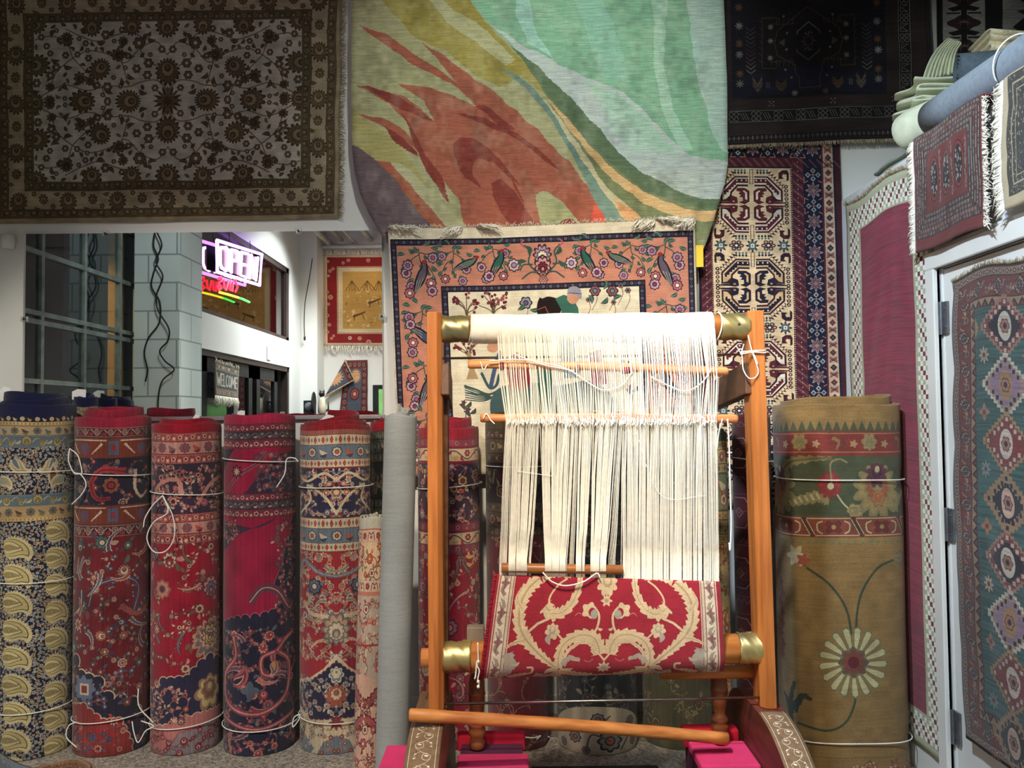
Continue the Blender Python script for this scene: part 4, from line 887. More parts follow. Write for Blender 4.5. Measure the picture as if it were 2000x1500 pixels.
def t_crimson():
    cv = roll_base(234, 672, (148, 24, 56)); Nv, Mv, Pk, Rd, Bl = (36, 34, 54), (116, 52, 66), (196, 140, 120), (168, 44, 54), (84, 92, 104)
    cv.rect(0, 0, 234, 17, (160, 30, 62))
    for o in (0, 139): cv.band(17 + o, 32 + o, 'heart', (118, 40, 58), (Mv, Pk, Nv), 20, edge=(90, 30, 50)); cv.band(32 + o, 48 + o, 'vine', (58, 52, 60), ((130, 100, 90), Bl, Pk), 28); cv.band(48 + o, 66 + o, 'heart', (118, 40, 58), (Mv, Pk, Nv), 20, edge=(90, 30, 50), ph=8)
    cv.pol([(0, 70), (60, 66), (30, 100), (0, 120)], Nv); cv.pol([(90, 150), (120, 110), (150, 80), (234, 66), (234, 156), (80, 156)], (56, 42, 58)); cv.fill_flowers(110, 80, 234, 152, 40, [((110, 50, 60), (150, 80, 80), Pk), (Nv, Bl, Rd)], 5, 5, 9, (130, 60, 70), [(110, 56, 60), Bl])
    cv.acan([(40, 150), (70, 120), (110, 96), (130, 74)], 12, 8, (140, 70, 80), 8, .4, Nv); cv.star(66, 112, 16, 8, (60, 30, 44), .4); cv.star(66, 112, 9, 8, Pk, .4); cv.acan([(0, 134), (40, 110), (60, 80)], 8, 10, (120, 50, 64), 6, .4)
    cv.pol(crv([(0, 212), (60, 216), (110, 224), (150, 205), (70, 238), (40, 262), (0, 282)], 5), (58, 44, 62)); cv.fill_flowers(2, 214, 70, 250, 8, [(Nv, (190, 90, 60), Pk), (Mv, Bl, Pk)], 3, 5, 8, Pk, [Pk, Rd])
    P1 = crv([(234, 205), (200, 214), (190, 250), (178, 262), (170, 300), (160, 320), (150, 350), (176, 372), (140, 395), (70, 405), (20, 424), (0, 430), (0, 672), (234, 672)], 4); cv.scal([tuple(q) for q in P1[:-2]] + [(0, 680), (244, 680)], 8, ((156, 80, 90), (38, 36, 56)), 1.3)
    cv.fill_flowers(150, 220, 234, 420, 60, [(Mv, (150, 90, 90), Pk), ((100, 60, 60), Bl, Rd), (Nv, (170, 70, 70), Pk)], 7, 5, 13, (120, 56, 66), [(110, 60, 66), Bl, Pk], 1, dens=1.0)
    cv.acan([(96, 370), (120, 344), (150, 352), (180, 390), (196, 380)], 18, 22, (96, 56, 72), 9, .35, Pk); cv.fill_flowers(2, 425, 234, 668, 110, [(Mv, (180, 60, 70), Pk), ((110, 60, 60), Pk, Rd), (Nv, Bl, Pk), ((90, 44, 56), (150, 80, 80), Bl)], 17, 5, 13, (140, 70, 76), [(120, 60, 66), Bl, (170, 100, 90)], 1.2, dens=1.0)
    cv.saz(10, 440, 226, 655, 12, [(150, 60, 76), (96, 70, 90), (170, 100, 90)], 9, 46, 14, (190, 130, 116))
    for pts, w in (([(60, 440), (64, 480), (30, 520), (40, 570), (110, 590), (170, 560), (180, 500), (150, 470)], 11), ([(150, 470), (120, 480), (120, 510), (140, 520)], 9), ([(20, 600), (110, 620), (200, 600)], 9), ([(196, 440), (170, 450), (150, 470)], 10)): cv.cl(pts, w, (146, 56, 70)); cv.cl(pts, w * .3, Pk)
    cv.pais(140, 490, 34, 1.2, [Pk, Bl, (206, 140, 90)], 1); cv.pais(60, 530, 50, -.4, [(160, 80, 80), Mv, Pk, Nv], -1); cv.star(96, 544, 20, 4, Bl, .5)
    return cv.age(.13, 7, .1, .1, .04, 6)

def t_cream():
    cv = roll_base(230, 648, (160, 44, 52)); Nv, Cr, Bl, Rd, Or = (48, 46, 70), (208, 186, 150), (108, 120, 132), (170, 50, 48), (190, 90, 60)
    cv.rect(0, 0, 230, 19, (150, 30, 40)); cv.rect(0, 10, 230, 19, (164, 92, 80))
    for o in (0, 166):
        cv.band(19 + o, 40 + o, 'dot', Cr, (Rd, Bl, Or), 17, edge=(90, 70, 60)); cv.band(40 + o, 68 + o, 'ros', Bl, ((70, 70, 90), Cr, Or), 52, ph=12); cv.band(68 + o, 85 + o, 'dot', Cr, (Rd, Bl, Or), 17, edge=(90, 70, 60), ph=8)
    cv.rect(0, 87, 230, 184, Nv)
    h = Cv(0, 0, 230, 648, 2.5, (160, 44, 52)); h.a[:] = cv.a
    h.fill_flowers(0, 92, 116, 180, 36, [(Cr, Rd, Cr), ((110, 90, 90), Cr, Or), (Nv, Bl, Cr)], 5, 5, 9, (170, 150, 130), [Cr, Rd, Bl, (150, 80, 70)], 2)
    for pts in ([(10, 100), (50, 112), (90, 96), (115, 110)], [(20, 180), (60, 150), (50, 120), (90, 140), (115, 176)]): h.cl(pts, 5, Cr)
    h.fill_flowers(0, 254, 116, 462, 84, [(Cr, Rd, Bl), (Bl, Cr, Rd), ((130, 60, 60), (206, 150, 110), Cr)], 10, 4.5, 10, (196, 160, 120), [Cr, Bl, (200, 150, 110), (120, 130, 110)], 1.4, dens=1.0)
    h.acan([(115, 300), (80, 292), (40, 270), (20, 300)], 8, 14, Bl, 7, .4, Cr); h.ros(70, 320, 17, 8, (Nv, (96, 104, 120), Cr)); h.acan([(100, 380), (60, 372), (40, 350)], 12, 6, Cr, 5, .4)
    h.saz(6, 262, 104, 445, 8, [Bl, (190, 150, 110), (120, 130, 110)], 3, 34, 10, Cr)
    h.pol([(116, 450), (90, 480), (60, 500), (20, 510), (0, 520), (0, 648), (116, 648)], Cr); h.scal([(120, 470), (94, 492), (66, 511), (30, 522), (20, 556), (44, 564), (62, 574), (120, 570)], 7, ((130, 80, 70), Nv))
    h.fill_flowers(24, 500, 116, 570, 34, [(Cr, Bl, Rd), (Bl, Cr, Or)], 4, 5, 9, Bl, [Cr, Bl, (180, 100, 70)])
    h.pol([(0, 600), (40, 610), (70, 636), (60, 648), (0, 648)], Bl); h.pol([(116, 610), (90, 622), (76, 648), (116, 648)], Bl); h.fill_flowers(10, 580, 116, 644, 22, [((120, 80, 60), Rd, Cr), (Bl, Cr, Rd)], 2, 4, 8, (150, 110, 80), [(176, 120, 80), Bl])
    h.mx(); cv.a[int(87 * 2.5):int(184 * 2.5)] = h.a[int(87 * 2.5):int(184 * 2.5)]; cv.a[int(251 * 2.5):] = h.a[int(251 * 2.5):]
    cv.palm(115, 408, 34, -PI / 2, ((110, 110, 110), (190, 150, 110), Cr), 11); cv.ros(115, 134, 13, 6, (Cr, (150, 90, 70), Cr)); cv.palm(115, 530, 24, PI / 2, ((150, 90, 70), (180, 80, 60), Cr), 9); cv.palm(115, 490, 17, PI / 2, (Cr, Bl, Cr), 7); cv.star(115, 586, 16, 8, (140, 60, 60), .5)
    return cv.age(.1, 9, .1, .12, .04, 6)

def t_salmon():
    cv = roll_base(150, 465, (206, 162, 132)); Dk, Rd, Or, Cr = (92, 44, 46), (170, 62, 54), (206, 96, 64), (226, 200, 170)
    cv.rect(0, 0, 150, 20, (186, 180, 160)); cv.rect(0, 20, 150, 42, (206, 170, 142)); cv.ln([(0, 22), (150, 22)], 2, Rd); cv.band(24, 44, 'heart', (212, 176, 148), (Dk, Rd, Or), 44); cv.rect(0, 46, 150, 116, (214, 180, 140)); cv.fill_flowers(0, 50, 150, 114, 16, [(Dk, Or, (226, 170, 90)), (Dk, Cr, Rd)], 3, 6, 11, Dk, [Rd, Or, (120, 110, 90)], 1.6); cv.band(118, 138, 'heart', (212, 176, 148), (Dk, Rd, Or), 44, ph=14); cv.rect(0, 138, 150, 146, (196, 120, 96))
    cv.rect(0, 146, 150, 300, (190, 166, 144)); cv.fill_flowers(0, 150, 150, 296, 40, [(Dk, Cr, Rd), (Dk, (220, 150, 120), Cr), (Rd, Or, Cr)], 5, 6, 13, (110, 70, 66), [Or, (150, 130, 110), Rd, Cr], 1.6)
    cv.rect(0, 236, 150, 240, Rd); cv.pol([(0, 300), (50, 290), (100, 306), (150, 296), (150, 465), (0, 465)], (214, 166, 140))
    for y, s in ((320, 1), (400, -1)): cv.acan([(10, y), (60, y + 26 * s), (110, y), (145, y + 20)], 30, 20, Dk, 14, .5); cv.acan([(10, y), (60, y + 26 * s), (110, y), (145, y + 20)], 18, 12, (176, 84, 80), 14, .4)
    cv.fill_flowers(0, 340, 150, 460, 40, [(Dk, (196, 92, 88), Cr), (Dk, Cr, Rd)], 8, 6, 13, Dk, [Rd, (120, 60, 60), (222, 180, 150)], 1.8)
    return cv.age(.06, 9, .06, .08, .04, 6)

def t_behindred():
    cv = roll_base(208, 640, (142, 28, 46)); Nv, Cr, Pk, Ye, Bl = (60, 44, 62), (200, 172, 136), (186, 110, 104), (196, 150, 80), (92, 92, 116)
    cv.rect(0, 0, 208, 22, (150, 26, 48))
    for o in (0, 170): cv.band(22 + o, 38 + o, 'heart', (140, 54, 70), ((100, 80, 90), Pk, Nv), 40, edge=(90, 40, 50)); cv.band(40 + o, 68 + o, 'vine', Cr, (Nv, (170, 50, 60), (196, 150, 90)), 60, edge=(100, 50, 50), ph=8)
    cv.band(206 + 28, 252, 'heart', (140, 54, 70), ((100, 80, 90), Pk, Nv), 40, edge=(90, 40, 50))
    cv.rect(0, 72, 208, 190, (64, 42, 60)); cv.fill_flowers(0, 76, 208, 186, 52, [(Bl, Pk, Cr), (Nv, Ye, (120, 60, 70)), (Cr, (150, 60, 70), Nv)], 4, 6, 16, (150, 110, 110), [Cr, Pk, Bl, (170, 60, 60)], 1.3, dens=1.05)
    cv.fill_flowers(0, 256, 208, 636, 100, [((120, 60, 60), (190, 130, 110), Cr), (Bl, Cr, Ye), (Nv, (150, 80, 90), Pk), (Cr, (176, 120, 110), (100, 40, 50))], 21, 6, 21, (150, 90, 80), [Cr, Bl, Pk, Ye, (110, 80, 70)], 1.3, dens=1.1)
    cv.saz(8, 262, 200, 630, 14, [Pk, (120, 90, 80), Bl], 5, 44, 13, (70, 40, 48))
    return cv.age(.1, 9, .1, .1, .04, 6)

def t_generic(seed, field, bandc, cols, W=220, H=650, top=(120, 30, 40), leaf=None, dens=50):
    cv = roll_base(W, H, field, 1.8); rr = random.Random(seed); cv.rect(0, 0, W, 18, top); y = 18
    for h, kd in ((18, 'heart'), (30, 'ros'), (18, 'dot'), (80, 'pal'), (18, 'dot'), (30, 'ros'), (18, 'heart')):
        cv.band(y, y + h, kd, bandc[0] if h < 40 else bandc[1], cols[rr.randrange(len(cols))], h * 1.4, edge=bandc[2], ph=rr.uniform(0, 20)); y += h
    cv.fill_flowers(0, y + 4, W, H - 4, dens, cols, seed, 5, 14, cols[0][1], leaf or [cols[0][1], cols[-1][2]], 1.6)
    return cv.age(.12, seed, .1, .12, .04, 6)

def t_gold():
    cv = Cv(20, 62, 640, 1484, 1.2, (158, 120, 62)); Go, Gn, Rd, Ol, Cr = (164, 124, 62), (80, 88, 60), (146, 52, 44), (142, 132, 84), (196, 184, 140); S = 20; E = 640
    cv.band(120, 165, 'tri', (154, 118, 62), (Gn, Gn, Gn), 33, S, E)
    cv.rect(S, 165, E, 260, Rd); cv.rect(S, 172, E, 176, (176, 120, 80)); cv.rect(S, 244, E, 248, (176, 120, 80))
    for x in (60, 190, 330, 460, 590):
        if x in (190, 460):
            cv.palm(x, 212, 36, -PI / 2, (Ol, (176, 130, 84), Ol), 7)
            for sg in (-1, 1): cv.star(x + sg * 62, 214, 17, 5, (176, 140, 90), .5)
        else: cv.acan([(x - 14, 190), (x + 10, 206), (x, 236)], 20, 8, (150, 120, 70), 4); cv.acan([(x + 22, 196), (x + 34, 214), (x + 16, 232)], 12, 6, (110, 60, 50), 3)
    cv.rect(S, 260, E, 492, Gn)
    cv.acan([(90, 330), (150, 285), (230, 272), (310, 268)], 66, 14, Ol, 7, .5, (120, 100, 60)); cv.acan([(120, 448), (190, 430), (260, 415), (300, 424)], 40, 66, Ol, 8, .4)
    for k in range(6): cv.ln([(150 + k * 22, 446 - k * 5), (140 + k * 22, 430 - k * 5)], 9, (190, 176, 120))
    cv.palm(300, 380, 56, -PI / 2, (Rd, (170, 50, 60), Rd), 11); cv.ell(304, 376, 13, 13, Cr); cv.cl([(308, 360), (306, 290), (340, 272), (370, 285)], 7, Ol); cv.cl([(330, 410), (350, 440), (370, 460)], 7, Cr); cv.palm(392, 470, 34, 0, (Ol, (180, 150, 90), Ol), 5)
    for x in (490, 0 + 70): cv.palm(x, 380, 112, PI / 2, (Ol, (166, 140, 80), (166, 90, 56)), 13); cv.palm(x, 325, 52, PI / 2, ((110, 60, 70), (94, 52, 66), (80, 44, 60)), 9); cv.ell(x, 312, 10, 13, Cr); cv.palm(x, 420, 34, PI / 2, ((180, 90, 50), Ol, (180, 90, 50)), 7)
    cv.acan([(560, 470), (590, 420), (640, 400)], 40, 20, Ol, 4); cv.ell(90, 375, 24, 26, Rd)
    cv.rect(S, 492, E, 572, (150, 70, 48)); cv.rect(S, 497, E, 501, Cr); cv.rect(S, 562, E, 566, Cr)
    for i in range(4):
        x = 122 + i * 190
        cv.pol([(x - 34, 520), (x - 22, 506), (x, 516), (x + 22, 506), (x + 34, 520), (x + 24, 532), (x + 34, 546), (x + 20, 558), (x, 548), (x - 20, 558), (x - 34, 546), (x - 24, 532)], (118, 48, 40)); cv.ell(x, 532, 9, 9, (176, 140, 80))
        for sg in (-1, 1): cv.cl([(x + sg * 44, 510), (x + sg * 62, 520), (x + sg * 60, 546), (x + sg * 44, 556)], 6, Cr)
        cv.ln([(x + 78, 504), (x + 110, 560)], 22, (100, 56, 44)); cv.ln([(x + 70, 504), (x + 100, 560)], 4, Cr); cv.ln([(x + 88, 504), (x + 118, 560)], 4, Cr)
    cv.band(572, 596, 'tri', Go, (Ol, (132, 122, 76), Ol), 30, S, E)
    A = cv.a; n0 = int((596 - 70) * 1.2)
    G2 = (66, 82, 56)
    for pts in ([(210, 690), (280, 740), (330, 800), (358, 860), (370, 935)], [(550, 660), (480, 690), (420, 770), (396, 850), (388, 935)], [(378, 1155), (376, 1200), (340, 1270), (270, 1302), (160, 1285)]): cv.cl(pts, 9, G2)
    cv.star(165, 645, 46, 6, Cr, .5); cv.star(195, 660, 30, 5, (170, 80, 60), .5); cv.palm(580, 655, 40, 0, (Ol, (140, 100, 70), Ol), 7)
    for i in range(17):
        a = i * 2 * PI / 17 + .1; ca, sa = math.cos(a), math.sin(a); q = lambda r, w: (376 + r * ca - w * sa, 1045 + r * sa + w * ca)
        cv.pol([q(50, -7), q(100, -17), q(128, -21), q(138, -6), q(128, 10), q(100, 12), q(50, 7)], (124, 126, 80)); cv.pol([q(54, -5), q(98, -13), q(124, -16), q(131, -5), q(124, 6), q(98, 8), q(54, 5)], (206, 196, 140))
    cv.rad(376, 1045, 60, lambda t: .88 + .12 * np.cos(8 * t), (104, 92, 76)); cv.rad(376, 1045, 48, lambda t: .85 + .15 * np.cos(8 * t), (140, 68, 52)); cv.ell(376, 1045, 22, 22, (110, 36, 44))
    for pts in ([(120, 1290), (130, 1190), (150, 1130)], [(130, 1260), (100, 1210), (70, 1190)], [(140, 1240), (180, 1180), (215, 1190)]): cv.acan(pts, 40, 16, (62, 72, 58), 4, .4)
    for y in range(760, 1060, 40): cv.star(70 + 10 * math.sin(y), y, 26, 5, (140, 48, 44), .5)
    cv.fill_flowers(380, 1430, 620, 1515, 22, [((150, 60, 50), Cr, Rd), (Rd, (180, 120, 90), Cr)], 3, 9, 15, Rd, [Cr, (150, 60, 60)], 2); cv.ln([(20, 1404), (640, 1404)], 3, (130, 100, 52))
    g = cv.a.mean(2, keepdims=True); cv.a = (g + (cv.a - g) * .88) * .86
    return cv.age(.08, 9, .06, .1)
# ------------------------------------------------------------------ common materials
m_wall = mat('white_paint', (226, 226, 222), .75, var=.03, scale=1.2, bump=.08, bscale=40)
m_wallr = mat('white_paint_cool', (222, 226, 230), .6, var=.03, scale=1.5, bump=.06, bscale=40)
m_trim = mat('gloss_white_trim', (226, 226, 220), .35, var=.05, scale=3)
m_ceil = mat('dusty_ceiling', (150, 146, 140), .9, var=.3, scale=3, stretch=(1, 6, 1))
m_cord = mat('white_cotton_cord', (240, 236, 226), .85, var=.08, scale=120)
m_fr = mat('ivory_wool_fringe', (242, 236, 220), .95, var=.1, scale=30)
m_frd = mat('tan_wool_fringe', (176, 160, 132), .95, var=.25, scale=30)
m_tag = mat('white_paper', (240, 240, 236), .7, var=.04, scale=10)
m_wood = mat('orange_beech_wood', (186, 114, 56), .42, var=.22, scale=5, stretch=(9, 9, .7), c2=(154, 88, 40), bump=.05, bscale=30)
m_woodx = mat('orange_beech_rod', (206, 136, 72), .45, var=.22, scale=5, stretch=(.7, 9, 9), c2=(172, 100, 48), bump=.06, bscale=30)
m_wooddk = mat('dark_stained_wood', (98, 62, 40), .5, var=.25, scale=5, stretch=(6, .8, 6), c2=(66, 40, 26))
m_woodred = mat('red_brown_wood', (106, 52, 42), .5, var=.25, scale=6, stretch=(6, .8, 6), c2=(80, 36, 30))
m_brass = mat('tarnished_brass', (206, 186, 122), .40, .85, .3, 7, c2=(142, 138, 106), bump=.12, bscale=9)
m_steel = mat('dull_steel', (170, 164, 158), .35, 1.0, .2, 20)
m_black = mat('black_paint', (30, 30, 32), .5, var=.2)

def floor_mat():
    m, nt, b = nodes('speckled_terrazzo'); L = nt.links.new
    tc = nt.nodes.new('ShaderNodeTexCoord'); v = nt.nodes.new('ShaderNodeTexVoronoi'); v.inputs['Scale'].default_value = 110
    n = nt.nodes.new('ShaderNodeTexNoise'); n.inputs['Scale'].default_value = 3; n.inputs['Detail'].default_value = 6
    r = nt.nodes.new('ShaderNodeValToRGB'); r.color_ramp.elements[0].color = (*lin((120, 112, 100)), 1); r.color_ramp.elements[1].color = (*lin((204, 194, 176)), 1)
    sp = nt.nodes.new('ShaderNodeSeparateColor'); mx = nt.nodes.new('ShaderNodeMixRGB'); mx.blend_type = 'MULTIPLY'; mx.inputs['Fac'].default_value = .4
    L(tc.outputs['Object'], v.inputs['Vector']); L(tc.outputs['Object'], n.inputs['Vector']); L(v.outputs['Color'], sp.inputs['Color']); L(sp.outputs['Red'], r.inputs['Fac'])
    L(r.outputs['Color'], mx.inputs['Color1']); L(n.outputs['Fac'], mx.inputs['Color2']); L(mx.outputs['Color'], b.inputs['Base Color']); b.inputs['Roughness'].default_value = .5
    return m

# ------------------------------------------------------------------ the room
XO = 3.4; ZR = 2.475   # outer wall on the right, flat roof of the partitioned room
struct(MB().box((XL - .3, YB - .3, -.1), (XO + .3, YW + .3, 0)).build('floor', floor_mat()))
struct(MB().box((XL - .3, YB - .3, ZC), (XO + .3, YW + .3, ZC + .1)).build('ceiling', m_ceil))
struct(MB().box((XL - .3, YW, 0), (XO + .3, YW + .15, ZC)).build('wall_back', m_wall))
struct(MB().box((XO, YB - .3, 0), (XO + .15, YW, ZC)).build('wall_outer_right', m_wall))
yd0, yd1, zd = 2.36, float(PX(1848., 900., XR)[1]), 1.975
mb = MB(); mb.box((XR, yd1, 0), (XR + .13, YW - .001, ZR - .03)); mb.box((XR, YB, 0), (XR + .13, yd0, ZR - .03)); mb.box((XR, yd0, zd), (XR + .13, yd1, ZR - .03)); mb.box((XR + .10, yd0, 0), (XR + .13, yd1, zd)); mb.box((XR, YB, ZR - .03), (XO - .001, YW - .001, ZR))
struct(mb.build('wall_right', m_wallr))
mb = MB(); c = .085
for a, t in ((0, .018), (.02, .03)):
    mb.box((XR - t, yd1 + .0, 0), (XR - .001, yd1 + c - a, zd)); mb.box((XR - t, yd0 - c + a, 0), (XR - .001, yd0, zd)); mb.box((XR - t, yd0 - c + a, zd), (XR - .001, yd1 + c - a, zd + c - a))
mb.box((XR, yd1 - .012, 0), (XR + .1, yd1 - .001, zd - .001))
struct(mb.build('trim_1', m_trim, bevel=.004))
door = thing('door_1', (XR + .03, yd1 - .02, 0), 'white painted door with three hinges, behind the teal rug', 'door'); door['kind'] = 'structure'
MB().box((XR + .004, yd0 + .004, .008), (XR + .05, yd1 - .016, zd - .006)).build('door_panel', m_trim, door, bevel=.003)
m_hinge = mat('grey_steel_hinge', (128, 132, 138), .45, .8, .15, 30)
for hy in (620, 1026, 1425):
    hp = PX(1846. if hy == 620 else (1859. if hy == 1026 else 1871.), hy, XR - .006); z = hp[2]
    mb = MB(); mb.box((XR - .006, yd1 - .05, z - .06), (XR + .002, yd1 + .012, z + .06)); mb.tube([(XR - .010, yd1 - .012, z - .062), (XR - .010, yd1 - .012, z + .062)], .008, 10)
    for dz in (-.035, .035): mb.tube([(XR - .009, yd1 - .032, z + dz), (XR - .005, yd1 - .032, z + dz)], .004, 8)
    mb.build('hinge', m_hinge, door)
mb = MB(); mb.box((XR - .016, yd1 + c + .002, 0), (XR - .001, YW - .02, .1)); struct(mb.build('baseboard_right', m_trim, bevel=.004))
mb = MB(); mb.box((XL + .02, YW - .016, 0), (XR - .02, YW - .001, .09)); struct(mb.build('baseboard_back', m_trim, bevel=.004))

# ------------------------------------------------------------------ hanging carpets on the back wall
def grid(nu, nv):
    u = np.linspace(0, 1, nu); v = np.linspace(0, 1, nv); return np.meshgrid(u, v)

def wall_rug(name, quad, Y, cv, th, label, seed, amp=.008, nu=60, nv=44, edge=.0, fr=None, lim=None, **kw):
    """quad: photo corners TL,TR,BR,BL -> a rug hanging in front of depth Y"""
    U, V = grid(nu, nv); q = np.array(quad, float)
    px = (1 - U)[..., None] * (1 - V)[..., None] * q[0] + U[..., None] * (1 - V)[..., None] * q[1] + U[..., None] * V[..., None] * q[2] + (1 - U)[..., None] * V[..., None] * q[3]
    pos = P(px[..., 0], px[..., 1], Y); w = wob(U, V, seed, amp)
    pos[..., 1] -= np.abs(w) + amp * .3; pos[..., 2] += (wob(U, V * .6, seed + 5, edge)) * (V > .0); pos[..., 0] += wob(U * .5, V, seed + 9, edge)
    uv = np.stack([U, 1 - V], -1)
    o = sheet(name, pos, uv, th, rugmat(cv, name + '_wool', **kw)); tag(o, label, 'rug'); return o, pos

o, ps = wall_rug('hanging_rug', [(-12, -34), (668, -44), (662, 427), (-8, 438)], YW - .014, t_ivory(), .008, 'large ivory rug with brown palmettes hung high above the mirror', 3, .006, edge=.004)
MB_f = fringe('fringe', [tuple(p) for p in ps[:, -1]], None, .026, (1, 0, -.1), m_frd, o, 230, 3, .005)

# flame-patterned rug: narrows and curves at the foot
cvf = t_flame(); U, V = grid(70, 60); yp = -30 + V * 590
lx = np.interp(yp, [-30, 180, 290, 330, 380, 420, 460, 500, 560], [687, 686, 688, 692, 704, 722, 745, 775, 820]); rx = np.interp(yp, [-30, 0, 150, 320, 360, 390, 430, 470, 500, 560], [1411, 1412, 1418, 1420, 1414, 1404, 1393, 1380, 1366, 1330])
xp = lx + (rx - lx) * U; yo = yp + 6 * np.sin(3 * U) * V
pos = P(xp, yo, YW - .07); pos[..., 1] -= np.abs(wob(U, V, 11, .012)) + .02 * np.clip(U - .9, 0, 1) * 10 * .5 + .004
o = sheet('hanging_rug', pos, cvf.uv((xp - 660) * 2.597, yp * 2.597), .012, rugmat(cvf, 'flame_wool', 300, .5, ribs=1)); tag(o, 'green and rust rug with flame pattern, hung top centre', 'rug')

o, ps = wall_rug('hanging_rug', [(1405, -120), (1812, -130), (1826, 268), (1410, 286)], YW - .045, t_navy(), .01, 'dark navy rug with hooked medallion hung at top right', 5, .006, edge=.004)
fringe('fringe', [tuple(p) for p in ps[-1]], None, .016, (0, 0, -1), m_frd, o, 260, 5, .005)
o, ps = wall_rug('hanging_rug', [(1828, -140), (2300, -150), (2300, 150), (1832, 160)], YW - .03, t_kelim_bw(), .008, 'black and off-white kilim in the top right corner', 6, .004)
o, ps = wall_rug('hanging_rug', [(1340 + 60 / 2.679, 262), (1640, 266), (1662, 985), (1340 + 82 / 2.679, 990)], YW - .018, t_runner(), .009, 'cream runner with geometric hooked motifs below the navy rug', 8, .004, edge=.002)

# pictorial rug
cvp = t_pict(); U, V = grid(70, 60); xl = 55 + U * 1760; yl = 75 + V * 1425
xz = xl + (yl - 150) * .045 * (1 - .35 * U); yz = yl - (xl - 70) * .0245 + 8 * np.sin(U * 5) * (1 - V)
pos = P(740 + xz / 2.941, 420 + yz / 2.941, YW - .115); pos[..., 1] -= np.abs(wob(U, V, 14, .01))
o = sheet('pictorial_rug', pos, cvp.uv(xl, yl), .008, rugmat(cvp, 'pictorial_wool', 320, .25)); tag(o, 'pictorial rug with pink bird border and horse rider behind the loom', 'rug')
top = [tuple(p) for p in pos[0]]
fringe('fringe', top, None, .016, (0, -.3, .3), m_fr, o, 260, 7, .004, (0, -1, 0), .7)
mb_n = 0
for k, (a, b, n) in enumerate(((0, 5, 60), (14, 17, 26), (20, 23, 34), (56, 60, 34), (60, 63, 40), (66, 69, 50))):
    fringe('fringe', [(q[0], q[1] - .004, q[2] + .004) for q in top[a:b + 1]], None, .058, (.3 * (-1) ** k, -.25, -.5 if k % 2 else -.15), m_fr, o, n + 20, 20 + k, .007, (0, -1, .6), .5)
tp = P(1362., 500., YW - .112)
tg = MB().box((tp[0] - .008, tp[1] - .012, tp[2] - .055), (tp[0] + .026, tp[1] - .006, tp[2] + .05)).build('price_tag', mat('yellow_card', (240, 206, 60), .6), o); tg['label'] = 'yellow card tag'
tp = P(1368., 470., YW - .112)

# ------------------------------------------------------------------ right wall carpets
def side_rug(name, y0, y1, zt, zb, X, cv, th, label, seed, amp=.008, wl=0., wr=0., nu=40, nv=80, flare=0., **kw):
    """hangs on the right wall; y0 = far edge, y1 = near edge"""
    U, V = grid(nu, nv); w = np.abs(wob(U, V, seed, amp))
    el = wl * np.sin(V * 5 + seed) * (1 - U); er = wr * np.sin(V * 4 + seed * 2) * U
    pos = np.stack([X - w - flare * V ** 6, y0 + (y1 - y0) * U + el + er, zt + (zb - zt) * V + .012 * np.sin(U * 9 + seed) * (1 - V)], -1)
    o = sheet(name, pos, np.stack([U, 1 - V], -1), th, rugmat(cv, name + '_wool', **kw)); tag(o, label, 'rug'); return o, pos
ya, yb = 4.075, float(PX(1812., 285., 1.6)[1])
zt = float(PX(1812., 285., 1.6)[2]); print('runner', ya, yb, zt)
o, ps = side_rug('hanging_runner', ya, yb, zt - .024, .1, XR - .02, t_redrunner(), .008, 'tall crimson runner with checkered cream border on right wall', 3, .006, .006, .006)
fringe('fringe', [tuple(p) for p in ps[0]], None, .016, (-.5, 0, 1), m_frd, o, 160, 8, .006, (-1, 0, 0), .4)
ya = float(PX(1866., 545., XR - .02)[1]); zt = float(PX(1866., 545., XR - .02)[2]); zb = float(PX(1897., 1442., XR - .02)[2])
o, ps = side_rug('hanging_rug', ya, ya - .64, zt, zb, XR - .036, t_teal(), .008, 'teal rug with a column of diamond medallions hung on the white door', 5, .012, .016, .01)
fringe('fringe', [tuple(p) for p in ps[0]], None, .012, (0, 0, 1), m_frd, o, 110, 9, .004, (-1, 0, 0), .4)

# mats draped over the roof edge of the partition
def edge_mat(y0, y1, cv, label, seed, zb, fs, fl=.05):
    U, V = grid(36, 44); s = V * (.12 + ZR - zb)
    X = np.where(s < .1, XR + .045 - s, XR - .055 - .006 * np.sin((s - .1) * 6)); Z = np.where(s < .1, ZR + .018, ZR + .018 - (s - .1)) + .004 * np.sin(U * 8 + seed)
    X = X - np.abs(wob(U, V, seed, .006))
    pos = np.stack([X, y0 + (y1 - y0) * U + .008 * np.sin(V * 5 + seed), Z], -1)
    o = sheet('draped_mat', pos, np.stack([U, 1 - np.clip((s - .08) / (s.max() - .08), 0, 1)], -1), .007, rugmat(cv, 'draped_mat_wool', 300, .3), None, (0, 1.5, 1.9)); tag(o, label, 'mat')
    for j, d in fs: fringe('fringe', [tuple(p) for p in pos[9:, j]], None, fl, (0, d, -.25), m_fr, o, 210, seed + j, .006, (-1, 0, 0), .3)
    return o
ya_ = float(PX(1812., 385., XR)[1]) - .012; yb_ = float(PX(1955., 300., XR)[1])
edge_mat(ya_, yb_, t_bokhara(), 'small dark red mat with three oval medallions draped over the door', 2, float(PX(1814., 496., XR)[2]), ((0, 1), (-1, -1)), .035)
y0 = float(PX(1995., 300., XR)[1])
edge_mat(y0, y0 - .6, t_beigemat(), 'beige-bordered mat with dark speckled field at the far right edge', 4, float(PX(1988., 412., XR)[2]), ((0, 1),), .04)

